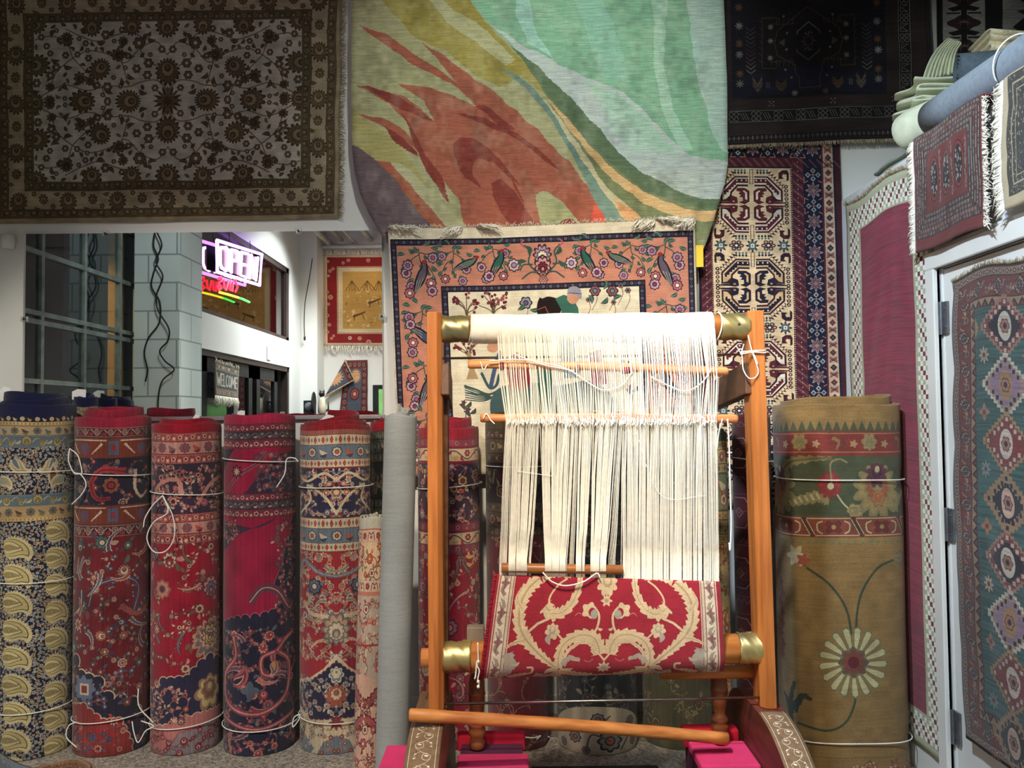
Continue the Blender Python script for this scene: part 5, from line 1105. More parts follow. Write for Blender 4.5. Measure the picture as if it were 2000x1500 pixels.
def cloth_roll(name, p, q, r, m, turns, parent=None, th=.006, seed=0):
    """a roll lying along p->q with a spiral end"""
    p, q = np.array(p), np.array(q); d = (q - p) / np.linalg.norm(q - p); up = np.array([0, 0, 1.]); x = np.cross(d, up); x /= np.linalg.norm(x); z = np.cross(x, d)
    n = int(40 * turns); t = np.linspace(0, turns, n); a = 2 * PI * t + seed; rr = r - (r * .8) * t / turns
    sp = rr[:, None] * (np.cos(a)[:, None] * x + np.sin(a)[:, None] * z); ns = 14; pos = np.stack([sp + p + (q - p) * k / (ns - 1) for k in range(ns)], 0)
    V, Uu = np.meshgrid(np.linspace(0, 1, ns), np.linspace(0, 1, n), indexing='ij')
    return sheet(name, pos, np.stack([Uu, V], -1), th, m, parent, p + 5 * (pos[0, 0] - p))
m_felt = mat('blue_grey_felt', (128, 138, 148), .9, var=.08, scale=60, bump=.1, bscale=300)
m_felt2 = mat('slate_grey_felt', (84, 98, 108), .9, var=.1, scale=60, bump=.1, bscale=300)
m_cream = mat('pale_cream_cotton', (232, 238, 212), .9, var=.1, scale=14, bump=.15, bscale=120)
m_cream2 = mat('ribbed_cream_pad', (244, 232, 196), .9, var=.2, scale=60, stretch=(1, 9, 1), bump=.3, bscale=100)
rf = .080
a = np.array([1.665, 3.30, ZR + rf + .022])
fr_ = thing('felt_roll', a, 'blue-grey felt roll lying along the roof edge, tied with white string', 'roll')
q = np.array([1.735, 1.3, ZR + rf + .022])
cloth_roll('rolled_felt', a, q, rf, m_felt, 3, fr_, seed=4.9)
yk = 2.78; xk = 1.66 + (3.3 - yk) / 2 * .075
MB().tube([(xk + (rf + .004) * math.cos(t), yk - .03 * math.sin(t), a[2] + (rf + .004) * math.sin(t)) for t in np.linspace(.6, 3.9, 24)], .003, 6).build('tie_string', m_cord, fr_, True)
a2 = PX(1869., 138., 1.80)
t2 = thing('felt_roll', a2, 'slate grey felt roll with an open spiral end, behind the blue-grey one', 'roll')
cloth_roll('rolled_felt', a2, a2 + np.array([.97, -.22, .0]), .072, m_felt2, 4, t2, seed=4.2)

def folds(name, edge, depth, ax, z0, n, dz, th, m, label, seed, wid, ragged=.03):
    """cloth folded to and fro; folds run along `wid` from point edge; ax = horizontal direction into the pile"""
    r = random.Random(seed); ax = np.array(ax, float); ax /= np.linalg.norm(ax); wd = np.array(wid, float); pts = []
    for i in range(n):
        e0 = r.uniform(-ragged, ragged); zz = i * dz; A = (e0, zz); B = (depth, zz); m_ = (depth * .3, zz + r.uniform(-.2, .2) * dz)
        pts += [A, m_, B] if i % 2 else [B, m_, A]
        if i < n - 1: pts.append((e0 - dz * .45, zz + dz * .5) if i % 2 == 0 else (depth + .012, zz + dz * .5))
    p = crv(pts, 7); nu = 16; u = np.linspace(0, 1, nu); E = np.array(edge, float)
    pos = E[None, None] + p[:, :1, None] * ax + u[None, :, None] * wd; pos[..., 2] += z0 - E[2] + p[:, 1:] + dz * .25 * np.sin(u * 6 + seed)[None]
    pos += (ax * (ragged * .6)) * np.sin(u * 9 + seed * 2)[None, :, None]
    Vv, Uu = np.meshgrid(np.linspace(0, 1, len(p)), u, indexing='ij')
    return tag(sheet(name, pos, np.stack([Uu, Vv], -1), th, m, None, E + np.array([0, 0, -9])), label, 'cloth')
# pad under the cotton roll, cloth piles behind
folds('folded_cloth', (1.675, 3.86, 0), .30, (1, 0, 0), ZR + .006, 4, .016, .005, mat('grey_cotton', (150, 156, 146), .9), 'grey folded cloth under the pale cotton roll', 4, (0, -.40, 0), .012)
t3 = thing('cotton_roll', (1.73, 3.7, ZR + .16), 'pale cream bulging cloth roll at the corner end of the pile', 'roll')
d0 = PX(1762., 262., 1.70); d0[2] = ZR + .155; d1 = np.array([1.80, 3.40, ZR + .19])
prof = crv([(0, .02), (.02, .055), (.08, .078), (.3, .082), (.6, .074), (.9, .06), (1, .05)], 6)
MB().tube([tuple(d0 + (d1 - d0) * t) for t, _ in prof], [r_ for _, r_ in prof], 20).build('rolled_cloth', m_cream, t3, True)
folds('folded_cloth', (2.06, 3.78, 0), .3, (1, .0, 0), ZR + .004, 14, .0185, .005, m_cream, 'tall pile of cream cloth behind the felt rolls', 6, (0, -.36, 0), .01)
folds('folded_cloth', (1.735, 3.80, 0), .19, (1, 0, 0), ZR + .256, 5, .024, .007, m_cream, 'pale green-cream cloth folded in soft layers above the cotton roll', 1, (0, -.26, 0), .024)
# cloth whose pleated free end droops over the pile
nu, nv = 60, 18; U, Vv = grid(nu, nv); zg = np.abs(((U * 7) % 1) - .5) * 2
pxx = (1852 + 26 * U) * (1 - Vv) + (1803 + 58 * U) * Vv - 6 * zg * np.sin(PI * Vv) ; pyy = (72 + 8 * U) * (1 - Vv) + (158 - 14 * U) * Vv + 5 * zg * (1 - Vv) - 8 * np.sin(PI * Vv)
posd = P(pxx, pyy, 3.67 - .035 * zg * (.4 + .6 * Vv) - .03 * Vv); cl = tag(sheet('draped_cloth', posd, np.stack([U, Vv], -1), .005, m_cream), 'crumpled pleated cream cloth drooping left of the slate felt roll', 'cloth')
folds('folded_pad', (1.955, 3.44, 0), .20, (.12, 1, 0), ZR + .425, 6, .0165, .008, m_cream2, 'ribbed tan pads folded flat on top of the pile', 3, (1.2, .06, .0), .022)

# motion sensor on the back wall
dv = tag(MB().lathe(tuple(P(15., 472., YW - .03)), [(.001, -.035), (.028, -.032), (.034, -.01), (.034, .03), (.026, .034), (.001, .035)], 20).box(tuple(P(15., 472., YW - .03) + [-.02, 0, -.03]), tuple(P(15., 472., YW - .03) + [.02, .029, .03])).build('motion_sensor', m_trim, smooth=True), 'small white motion sensor on the wall left of the mirror', 'sensor')

# ------------------------------------------------------------------ mirror
m_mir, nt, b = nodes('mirror_silver'); b.inputs['Metallic'].default_value = 1; b.inputs['Roughness'].default_value = .004; b.inputs['Base Color'].default_value = (.93, .95, .94, 1)
mt = thing('wall_mirror', P(396., 630., YM), 'large frameless wall mirror above the carpet rolls, reflecting the shop front', 'mirror')
tl, br = P(47., 457., YM), P(747., 812., YM); z1 = float(P(400., 453.5, YM)[2]); x0, x1 = tl[0], float(P(746.5, 620., YM)[0]); z0 = br[2]
MB().box((x0, YM, z0), (x1, YW - .002, z1)).build('mirror_glass', m_mir, mt)
MB().box((x0, YM - .008, z0 - .014), (x1 + .01, YW - .002, z0 + .006)).build('bottom_rail', mat('aluminium_rail', (176, 170, 172), .35, .8, .1), mt, bevel=.002)
m_clip = glass('clear_plastic', (.9, .95, .95), .15)
for cx, cy in ((206., 456.), (583., 451.), (47., 623.), (746., 618.)):
    p = P(cx, cy, YM - .006); MB().box((p[0] - .014, YM - .012, p[2] - .013), (p[0] + .014, YM - .001, p[2] + .013)).lathe((p[0], YM - .012, p[2]), [(.005, -.003), (.006, .0)], 10, 1).build('mirror_clip', m_clip, mt, bevel=.003)

# ------------------------------------------------------------------ rolled carpets
def roll(label, xl, xr, yt, yb, Yc, cv, turns=4, sq=1., ang0=2.2, ties=(), seed=1, name='rolled_carpet', lean=0., pinch=.0, yt_in=0., tags=(), weave=260., tel=.02, th=.008, flat=0., group=None, zb=0., spin=0.):
    """standing roll: xl,xr = photo silhouette, yt = photo height of the top edge, Yc = depth of its axis"""
    xc = (xl + xr) / 2; ym = (yt + yb) / 2
    c = P(xc, ym, Yc); R = (P(xr, ym, Yc)[0] - P(xl, ym, Yc)[0]) / 2 - .0035; Ry = R * sq
    zt = float(P(xc, yt, Yc - Ry)[2]); root = thing('rolled_carpet', (c[0], Yc, zb), label, 'rug', group)
    n = int(56 * turns); t = np.linspace(0, turns, n); a = ang0 + 2 * PI * t; gap = min(.016, R * .85 / turns); rr = 1 - gap * t / R
    nz = 46; zz = np.concatenate([[0, .004], np.linspace(.02, .985, nz - 5), [.99, .996, 1.]])
    A, Z = np.meshgrid(a, zz); RR, _ = np.meshgrid(rr, zz); T, _ = np.meshgrid(t, zz)
    # front of the roll is at angle -pi/2
    prof = np.ones_like(Z)
    for tz, dp in ties: prof -= dp * np.exp(-((Z * (zt - zb) + zb - tz) / .035) ** 2)
    lump = 1 + .005 * np.sin(Z * 9 + seed) * np.sin(A + seed) + pinch * (Z - .5)
    bevel_ = 1 - .012 * (Z > .993) - .02 * (Z < .003)
    X = c[0] + np.cos(A) * R * RR * prof * lump * bevel_ + lean * (Z - .5); Yp = Yc + np.sin(A) * Ry * RR * prof * lump * bevel_
    if flat: Yp = Yc + np.sign(np.sin(A)) * np.abs(np.sin(A)) ** flat * Ry * RR * prof * lump; X = c[0] + np.sign(np.cos(A)) * np.abs(np.cos(A)) ** flat * R * RR * prof * lump + lean * (Z - .5)
    Zp = zb + Z * (zt - zb) + (Z ** 8) * (tel * np.clip(T - .6, 0, 9) * (np.sin(T * 2.2 + seed) * .5 + .6) + .004 * np.sin(A * 3 + seed)) 
    pos = np.stack([X, Yp, Zp], -1); mid = pos[nz // 2]; sl = np.concatenate([[0], np.cumsum(np.linalg.norm(np.diff(mid, axis=0), axis=1))]); s0 = np.interp(math.atan2(-Yc, -c[0]) + 2 * PI, a, sl) if not flat else np.interp(1.5 * PI, a, sl) - .26 * R
    u = np.broadcast_to(.5 + (sl - s0) / (2 * R * (1.24 if flat else PI / 2)), Z.shape); uv = np.stack([u, Z], -1)
    o = sheet(name, pos, uv, min(th, gap * .7), rugmat(cv, 'roll_wool_%d' % seed, weave, .3), root, (c[0] + 50 * math.cos(ang0), Yc + 50 * math.sin(ang0), zt / 2))
    # the outward side of a spiral: fix by construction (outer end decides)
    for k, (tz, dp) in enumerate(ties):
        r = random.Random(seed * 7 + k); pts = []
        tl_ = r.uniform(-.012, .012)
        for q in np.linspace(0, 2 * PI, 60):
            s_ = 1 - dp * 1.0; cx_, sy_ = math.cos(q), math.sin(q)
            if flat: cx_, sy_ = math.copysign(abs(cx_) ** flat, cx_), math.copysign(abs(sy_) ** flat, sy_)
            lz = 1 + .005 * math.sin((tz - zb) / (zt - zb) * 9 + seed) * math.sin(q + seed) + pinch * ((tz - zb) / (zt - zb) - .5)
            pts.append((c[0] + cx_ * (R * s_ * lz + .0035) + lean * ((tz - zb) / (zt - zb) - .5), Yc + sy_ * (Ry * s_ * lz + .0035), tz + tl_ * math.cos(q)))
        MB().tube(pts, .0024, 6).build('tie_string', m_cord, root, True)
    for (tx, ty, w, h) in tags:
        p = P(float(tx), float(ty), Yc - Ry * .15); mbt = MB()
        mbt.prism([(p[0] - w / 2, p[1], p[2] - .03), (p[0] + w / 2, p[1] + .01, p[2] - .03), (p[0] + w * .5, p[1] + .012, p[2] + h * .8), (p[0] - w * .1, p[1] + .004, p[2] + h), (p[0] - w * .5, p[1], p[2] + h * .4)], (0, .0015, .0005))
        tgo = mbt.build('price_tag', m_tag, root); tgo['label'] = 'white paper tag'
    return root, c, R, Ry, zt

def loop(root, pts, Y, r=.0026):
    """loose string hanging at depth Y, given by photo points"""
    p = crv([tuple(q[:2]) + ((q[2],) if len(q) > 2 else (0,)) for q in pts], 8)
    w = P(p[:, 0], p[:, 1], Y - p[:, 2]); return MB().tube([tuple(q) for q in w], r, 6).build('tie_string', m_cord, root, True)

def zat(y, Y, x=400): return float(P(float(x), float(y), Y)[2])
YR = 3.86
rA = roll('wide navy roll with gold paisleys standing at far left', -12, 144, 790, 1468, 3.84, t_paisley(), 4, 1.05, 2.4, ((zat(921, 3.68, 70), .02), (zat(1138, 3.68, 70), .03), (zat(1394, 3.68, 70), .05)), 1, tags=((8, 768, .04, .03),))
rC = roll('dark red roll with rust bands beside the paisley roll', 149, 295, 815, 1470, YR, t_darkred(), 4, 1., 2.6, ((zat(927, 3.7, 220), .012), (zat(1412, 3.7, 220), .014)), 2, tags=((174, 808, .03, .02),))
rD = roll('bright red floral roll with looped white string', 297, 435, 828, 1472, YR, t_brightred(), 4, 1., 2.3, ((zat(966, 3.7, 366), .014), (zat(1425, 3.7, 366), .014)), 3, tags=((382, 822, .025, .03),), tel=.012)
rE = roll('crimson roll with navy scrollwork at its foot', 437, 582, 811, 1474, YR - .01, t_crimson(), 4, 1., 2.0, ((zat(900, 3.7, 510), .014), (zat(1428, 3.7, 510), .016)), 4, tel=.004, tags=((470, 806, .03, .01),))
rF = roll('red, cream and navy roll with white paper tags on top', 585, 729, 830, 1470, YR, t_cream(), 4, 1., 2.2, ((zat(953, 3.7, 656), .01), (zat(1414, 3.7, 656), .012)), 5, tags=((640, 822, .05, .028), (688, 824, .045, .026), (628, 826, .05, .015)), lean=.004)
Yf = 3.68
loop(rC[0], [(136, 876), (152, 890), (160, 920), (158, 927)], 3.70); loop(rC[0], [(136, 876), (134, 900), (145, 924), (158, 927), (168, 945), (160, 965), (140, 985)], 3.685)
loop(rC[0], [(270, 1345), (272, 1380), (300, 1412)], 3.67); loop(rC[0], [(258, 1409), (262, 1432), (270, 1450), (284, 1428), (300, 1418), (276, 1408)], 3.665); loop(rC[0], [(150, 1410), (134, 1418), (130, 1440), (150, 1460)], 3.69)
loop(rD[0], [(318, 968), (300, 985), (284, 1010), (280, 1030)], 3.69); loop(rD[0], [(318, 968), (328, 1000), (300, 1020), (287, 1050), (300, 1077), (324, 1076), (340, 1050), (338, 1010), (318, 968)], 3.67)
loop(rE[0], [(582, 902), (576, 895), (560, 897), (556, 925), (540, 952)], 3.69); loop(rE[0], [(584, 1395), (574, 1402), (572, 1420), (584, 1405), (586, 1394)], 3.69)
gG = lambda s, f, b, c, **k: t_generic(s, f, b, c, **k)
roll('narrow dark grey-green roll half hidden behind the cream-banded roll', 722, 776, 826, 1440, 4.08, gG(31, (52, 58, 56), ((70, 74, 66), (40, 44, 46), (36, 36, 36)), [((60, 60, 56), (120, 112, 92), (90, 60, 56)), ((40, 44, 48), (96, 104, 104), (130, 120, 100))], top=(140, 24, 38)), 3, 1., 2.4, (), 31)
rH = roll('short salmon roll tucked left of the grey felt roll', 694, 757, 1012, 1470, 3.62, t_salmon(), 4, 1., 2.2, (), 6, lean=.03, tel=.004)
m_gf = Cv(0, 0, 100, 300, 3, (150, 154, 152)); m_gf.age(.06, 3, .03, .06)
rI = roll('slim grey felt roll leaning left of the loom', 739, 812, 812, 1500, 3.36, m_gf, 3, 1., 2.6, (), 7, lean=.045, tel=.018, weave=500.)
rJ = roll('crimson roll with cream vine bands behind the left loom post', 815, 944, 836, 1475, 3.88, t_behindred(), 5, 1., 2.3, ((zat(953, 3.72, 880), .012),), 8, tel=.02)
MAR = roll('dark maroon roll seen through the left of the warp', 948, 1076, 822, 1476, 3.86, gG(33, (84, 24, 34), ((72, 58, 46), (44, 34, 40), (40, 30, 30)), [((50, 40, 40), (126, 96, 76), (110, 40, 46)), ((60, 50, 40), (110, 100, 70), (60, 30, 36))], top=(70, 60, 40)), 4, 1., 2.2, ((zat(912, 3.72, 1010), .012),), 9)
def t_darkfloral():
    cv = t_generic(41, (44, 48, 52), ((70, 70, 66), (40, 42, 48), (34, 34, 36)), [((54, 54, 54), (104, 100, 92), (90, 50, 56)), ((40, 44, 50), (84, 90, 90), (120, 110, 96))], top=(52, 50, 46), dens=90)
    cv.pol(crv([(10, 650), (20, 600), (60, 566), (110, 556), (160, 566), (200, 600), (210, 650)], 6), (172, 160, 138))
    for x, y, r in ((130, 622, 22), (70, 618, 12), (110, 580, 12), (170, 590, 10), (178, 630, 9), (44, 634, 9), (90, 640, 8)): cv.ros(x, y, r, 8, ((52, 50, 60), (120, 116, 110), (150, 80, 60)))
    for p in ([(40, 610), (70, 590), (100, 600), (130, 575)], [(90, 640), (100, 610), (130, 622)], [(150, 640), (170, 610), (180, 590)]): cv.cl(p, 3, (90, 76, 70))
    return cv
roll('dark floral roll with cream foot behind the loom', 1082, 1246, 818, 1480, 3.84, t_darkfloral(), 4, 1., 2.2, (), 10)
roll('olive roll standing behind the loom', 1250, 1392, 822, 1466, 3.87, gG(35, (92, 88, 62), ((110, 96, 66), (70, 74, 56), (60, 54, 40)), [((70, 66, 50), (146, 130, 92), (120, 70, 50)), ((60, 70, 56), (120, 116, 80), (150, 130, 90))], top=(92, 82, 56)), 4, 1., 2.2, (), 11)
roll('gold and olive patterned roll right of the warp', 1394, 1430, 845, 1470, 3.78, gG(36, (172, 146, 96), ((176, 140, 84), (120, 116, 78), (96, 84, 54)), [((110, 96, 66), (160, 70, 50), (196, 170, 120)), ((90, 92, 64), (130, 124, 86), (150, 60, 44))], W=110, top=(70, 80, 60)), 3, 1., 2.2, (), 12)
def t_turk():
    cv = Cv(0, 0, 130, 650, 1.8, (66, 20, 28)); ln_ = (136, 104, 100)
    for y in range(20, 640, 34): cv.rect(0, y, 130, y + 1.2, (96, 60, 60) if y % 68 else (44, 20, 26))
    for y in (60, 180, 300, 420, 540):
        for x in (33, 98):
            cv.ln([(x - 24, y), (x - 14, y - 16), (x + 14, y - 16), (x + 24, y), (x + 24, y + 30), (x + 14, y + 44), (x - 14, y + 44), (x - 24, y + 30)], 1.5, ln_, True); cv.ln([(x - 10, y + 14), (x, y + 4), (x + 10, y + 14), (x, y + 24)], 1.4, ln_, True); cv.star(x, y + 14, 5, 4, (110, 60, 60), .5)
    for y in (10, 120, 245, 365, 485, 600):
        for x in range(0, 130, 14): cv.ln([(x, y), (x + 7, y + 9), (x + 14, y)], 1.2, (110, 76, 74))
    return cv.age(.15, 4, .1, .15, .04, 6)
roll('dark maroon roll with fine geometric lines behind the right loom post', 1434, 1516, 812, 1462, 3.84, t_turk(), 3, 1., 2.2, ((zat(900, 3.72, 1470), .01),), 13)
rM = roll('wide mustard roll with a large daisy right of the loom', 1519, 1763, 790, 1492, 3.56, t_gold(), 3, .62, .9, ((zat(940, 3.36, 1640), .03), (zat(1462, 3.36, 1640), .025)), 14, flat=.62, tel=.016, th=.011)
roll('narrow navy-topped roll peeping out behind the paisley roll', 141, 194, 776, 1380, 4.08, gG(37, (40, 42, 62), ((150, 132, 96), (44, 46, 66), (90, 84, 70)), [((96, 90, 76), (170, 150, 110), (110, 70, 60)), ((70, 80, 96), (150, 150, 146), (170, 140, 80))], W=110, top=(26, 30, 66)), 2, 1., 2.2, (), 15, tags=((153, 768, .06, .02),))

roll('low brown rolled rug standing in front of the paisley roll, bottom left corner', 50, 190, 1526, 1640, 3.02, gG(51, (120, 84, 54), ((130, 90, 56), (110, 70, 50), (70, 50, 40)), [((90, 60, 44), (170, 110, 70), (60, 50, 46))], top=(134, 92, 56), dens=30), 2, .8, 2.4, (), 41, tel=.003)
U, Vv = grid(24, 16); px_ = -60 + 132 * U; py_ = (1424 + 40 * U ** 1.5) + Vv * 0
pos = np.stack([P(-60 + 132 * U, 1460 + 0 * U, 3.50 - .45 * Vv)[..., 0], 3.52 - .42 * Vv, .005 + (.115 - .10 * U ** 1.6) * np.cos(Vv * 1.5) + .01 * np.sin(U * 7)], -1)
cvq = gG(52, (96, 112, 120), ((110, 120, 124), (84, 96, 104), (60, 66, 70)), [((70, 80, 86), (150, 150, 136), (120, 90, 70))], top=(96, 112, 120), dens=20)
tag(sheet('folded_rug', pos, np.stack([U, Vv * .4], -1), .008, rugmat(cvq, 'folded_rug_wool'), None, (0, 0, 9)), 'blue-grey rug edge heaped on the floor in the bottom left corner', 'rug')
# ------------------------------------------------------------------ the loom
YL = 2.92
loom = thing('rug_loom', P(1180., 1385., 2.98), 'wooden upright rug loom with white warp and a half-woven red carpet', 'loom')
def V3(a): return Vector([float(q) for q in a])
def post(top, bot, sg):
    t, b = V3(P(*map(float, top), YL)), V3(P(*map(float, bot), YL)); pr = [(-.024, 0), (.010, 0), (.026, .022), (.026, .105), (-.024, .105)]
    b.z = .44; poly = [b + Vector((x * sg, y, 0)) for x, y in pr]
    if sg < 0: poly = poly[::-1]
    o = MB().prism(poly, t - b).build('post', m_wood, loom, bevel=.0025); return t, b
tL, bL = post((847, 609), (851, 1387), 1); tR, bR = post((1478, 606), (1504, 1390), -1)
xi0, xi1 = tL.x + .028, tR.x - .028
def rod(name, p, q, Y, r, m, Y2=None, n=14, parent=None, **k):
    return MB().tube([tuple(P(*map(float, p), Y)), tuple(P(*map(float, q), Y2 or Y))], r, n).build(name, m, parent or loom, True, **k)
# rollers
YA = YL + .055
def roller(name, pl, pr, rr, sl, rl, peg=False):
    a, b = P(*map(float, pl), YA), P(*map(float, pr), YA)
    mb = MB().tube([tuple(a), tuple(b)], rr, 28)
    if peg: mb.tube([tuple(a - [.075, 0, 0]), tuple(a)], .032, 8)
    o = mb.build(name, m_woodx, loom, True)
    for (x0, x1) in (sl, rl):
        f = lambda x: a + (b - a) * ((P(float(x), pl[1] + 0., YA)[0] - a[0]) / (b[0] - a[0]))
        p, q = f(x0), f(x1); n = 40; pos = np.zeros((12, n, 3))
        for i, t in enumerate(np.linspace(0, 1, 12)):
            ang = np.linspace(0, 2 * PI, n); rad_ = rr + .0025 + .0015 * np.sin(ang * 3 + i * .9 + x0) + .0012 * np.sin(ang * 7 + i * 2)
            c = p + (q - p) * t; pos[i] = np.stack([c[0] + 0 * ang, c[1] + rad_ * np.sin(ang), c[2] + rad_ * np.cos(ang)], -1)
        uvq = np.zeros((12, n, 2)); s = sheet('brass_sleeve', pos, uvq, .0012, m_brass, o, (pos[0, 0] - c) * 5 + c)
        s['label'] = 'tarnished brass sleeve'
    return o, a, b
topR, ta, tb = roller('top_roller', (863, 643), (1462, 638), .044, (863, 919), (1404, 1461))
botR, ba, bb = roller('bottom_roller', (866, 1284), (1488, 1265), .050, (866, 921), (1440, 1487), True)
MB().tube([tuple(tb + [-.045, -.044, .004]), tuple(tb + [-.045, -.049, .004])], .004, 10).build('nail_hole', m_black, topR)
# white warp wound on the top roller (fine threads side by side)
x0, x1 = float(P(919., 640., YL)[0]), float(P(1397., 640., YL)[0]); nn = 230; pos = []
prng = random.Random(5)
for i in range(nn * 3 + 1):
    x = x0 + (x1 - x0) * i / (nn * 3); rr = .0495 + (.0016 if i % 3 else -.0006) + prng.uniform(-.0005, .0005) + .002 * math.sin(i * .03); t = (x - ta[0]) / (tb[0] - ta[0]); cy, cz = YA, ta[2] + (tb[2] - ta[2]) * t
    pos.append([(x, cy + rr * math.sin(q), cz + rr * math.cos(q)) for q in np.linspace(0, 2 * PI, 30)])
pos = np.array(pos)
m_warp = mat('undyed_cotton_warp', (246, 240, 224), .85, var=.06, scale=60)
sheet('warp_winding', pos, np.zeros(pos.shape[:2] + (2,)), .002, m_warp, loom, (0, 0, 3))
for x, sd in ((1401, 1), (920, 0)):
    c = ta + (tb - ta) * ((P(float(x), 640., YA)[0] - ta[0]) / (tb[0] - ta[0]))
    MB().tube([(c[0] + .006 * math.sin(q * 1.5), YA + .050 * math.sin(q), c[2] + .050 * math.cos(q)) for q in np.linspace(0, 2 * PI, 30)], .0028, 6).build('cord', m_cord, loom, True)
# woven carpet: fell line, down the front, under the bottom roller
cvw = t_loomrug(); nu, nv = 60, 50; U = np.linspace(0, 1, nu); rows = []; uvs = []
RW = .066
fellL, fellR = P(968., 1122., YL - .012), P(1406., 1136., YL - .012)
botx = (P(936., 1310., YL - .03)[0], P(1421., 1305., YL - .03)[0])
for k in range(nv):
    s = k / (nv - 1); 
    if s < .55:
        t = s / .55; zc_ = ba[2] + (bb[2] - ba[2]) * ((0.0 + U * (fellR[0] - fellL[0]) + fellL[0] - ba[0]) / (bb[0] - ba[0]))
        z = (fellL[2] + (fellR[2] - fellL[2]) * U) * (1 - t) + zc_ * t; y = (YL - .012) * (1 - t) + (YA - RW) * t - .004 * math.sin(PI * t)
        y = np.full(nu, y)
    else:
        t = (s - .55) / .45; q = t * PI * .95; zc_ = ba[2] + (bb[2] - ba[2]) * ((U * (fellR[0] - fellL[0]) + fellL[0] - ba[0]) / (bb[0] - ba[0]))
        z = zc_ - RW * 1.12 * math.sin(q); y = np.full(nu, YA - RW * math.cos(q))
    f = min(1, s / .75) ** .9; xa = fellL[0] + (botx[0] - fellL[0]) * f; xb = fellR[0] + (botx[1] - fellR[0]) * f
    x = xa + (xb - xa) * U
    rows.append(np.stack([x, y, z], -1)); fr_t = min(s / .725, 1.1)
    uvs.append(cvw.uv(405 + U * 1114, np.full(nu, 100 + fr_t * 490)))
sheet('woven_carpet', np.array(rows), np.array(uvs), .007, rugmat(cvw, 'loom_carpet_wool', 320, .35), loom)
# tufted red selvedge down the left side
edge = [tuple(r[0]) for r in np.array(rows)[:38]]
fringe('selvedge', edge, None, .006, (-1, 0, 0), mat('red_wool', (150, 24, 44), .95), loom, 320, 4, .006, (0, -1, 0), .4)
# warp threads
N = 300; wr = random.Random(12); nz1 = [wr.gauss(0, 1) for _ in range(90)]; nz2 = [wr.gauss(0, 1) for _ in range(90)]
def nse(a, t): i = int(t); f = t - i; f = f * f * (3 - 2 * f); return a[i % 90] * (1 - f) + a[(i + 1) % 90] * f
iv = [(974, 990, 10), (993, 1030, 36), (1033, 1038, 4), (1064, 1107, 50), (1111, 1121, 5), (1125, 1142, 20), (1153, 1184, 34), (1188, 1203, 6), (1214, 1306, 68), (1308, 1352, 32), (1354, 1371, 14), (1374, 1405, 21)]
xb_ = [];
for (a, b, n) in iv: xb_ += [a + (b - a) * (i + .5) / n for i in range(n)]
N = len(xb_); 
def bunch(xs, seed, lo, hi, tight, jit):
    """threads gather into bunches of lo..hi with gaps between"""
    r = random.Random(seed); out = list(xs); i = 0
    while i < len(xs):
        k = r.randint(lo, hi); g = list(range(i, min(i + k, len(xs)))); c = sum(xs[j] for j in g) / len(g) + r.uniform(-jit, jit)
        for j in g: out[j] = c + (xs[j] - c) * tight
        i += k
    return out
S_ = [i / (N - 1) for i in range(N)]
xt_all = [971 + 425 * s for s in S_]; xr_all = bunch(bunch([978 + 424 * s + 3 * nse(nz1, s * 30) for s in S_], 3, 2, 5, .45, .8), 4, 9, 16, .86, 1.5); xh_all = bunch([986 + 415 * s + 1.6 * nse(nz2, s * 30) for s in S_], 5, 8, 22, .90, .8)
x9_all = bunch([.62 * a + .38 * b for a, b in zip([986 + 415 * s for s in S_], xb_)], 6, 9, 26, .91, .5); xf_all = bunch(xb_, 7, 14, 30, .95, .2)
mb = MB(); stick = []
for i in range(N):
    s = i / (N - 1); lay = 1 if i % 2 else 0; dy = .016 * lay
    xt, xr_, xh, x9, xf = xt_all[i], xr_all[i], xh_all[i], x9_all[i], xf_all[i]
    front = any(a <= xf <= b for a, b in ((993, 1030), (1064, 1107), (1125, 1142), (1153, 1184)))
    yf = 1122 + (xf - 968) * .031; j = wr.uniform(-.3, .3)
    pts = [(xt, 641, YA - .0505), (xt + .3 * (xr_ - xt), 672, YL - .006 + dy * .3), (xr_, 738 + j * 10, YL - .010 + dy * 1.4), (.5 * (xr_ + xh) + j, 780, YL - .008 + dy), (xh + j, 822, YL - .010 + dy * .5), (x9 + j, 930, YL - .006 + dy), (.5 * (x9 + xf), 1030, YL - .008 + dy), (xf, 1092, YL - .034 if front else YL + .004), (xf, 1112, YL - .034 if front else YL), (xf, yf, YL - .012)]
    q = np.array(pts); w = P(q[:, 0], q[:, 1], q[:, 2]); mb.tube([tuple(p) for p in w], .00098 * wr.uniform(.8, 1.2), 5, False)
o = mb.build('warp_threads', m_warp, loom, True); o['kind'] = 'stuff'
# shed rod, heddle rod, lower stick, steel rods
def stick_(name, a, b, Y, r, seed, Y2=None):
    rr = random.Random(seed); n = 14; A, B = P(*map(float, a), Y), P(*map(float, b), Y2 or Y); pts = []; rs = []
    for i in range(n):
        t = i / (n - 1); p = A + (B - A) * t + np.array([0, 0, .004 * math.sin(PI * t) + rr.uniform(-.001, .001)]); pts.append(tuple(p)); rs.append(r * (1 + rr.uniform(-.05, .05)))
    pts = [pts[0]] + pts + [pts[-1]]; rs = [r * .8] + rs + [r * .8]; return MB().tube([tuple(Vector(p) + Vector((.001 * (k - 7), 0, 0)) * (k in (0, len(pts) - 1))) for k, p in enumerate(pts)], rs, 14).build(name, m_rod, loom, True)
m_rod = mat('peeled_pale_wood', (216, 150, 96), .5, var=.25, scale=7, stretch=(.8, 8, 8), c2=(190, 116, 66))
s1 = stick_('shed_rod', (918, 711), (1417, 725), YL + .010, .0152, 1); stick_('heddle_rod', (942, 817), (1436, 818), YL + .012, .0148, 2)
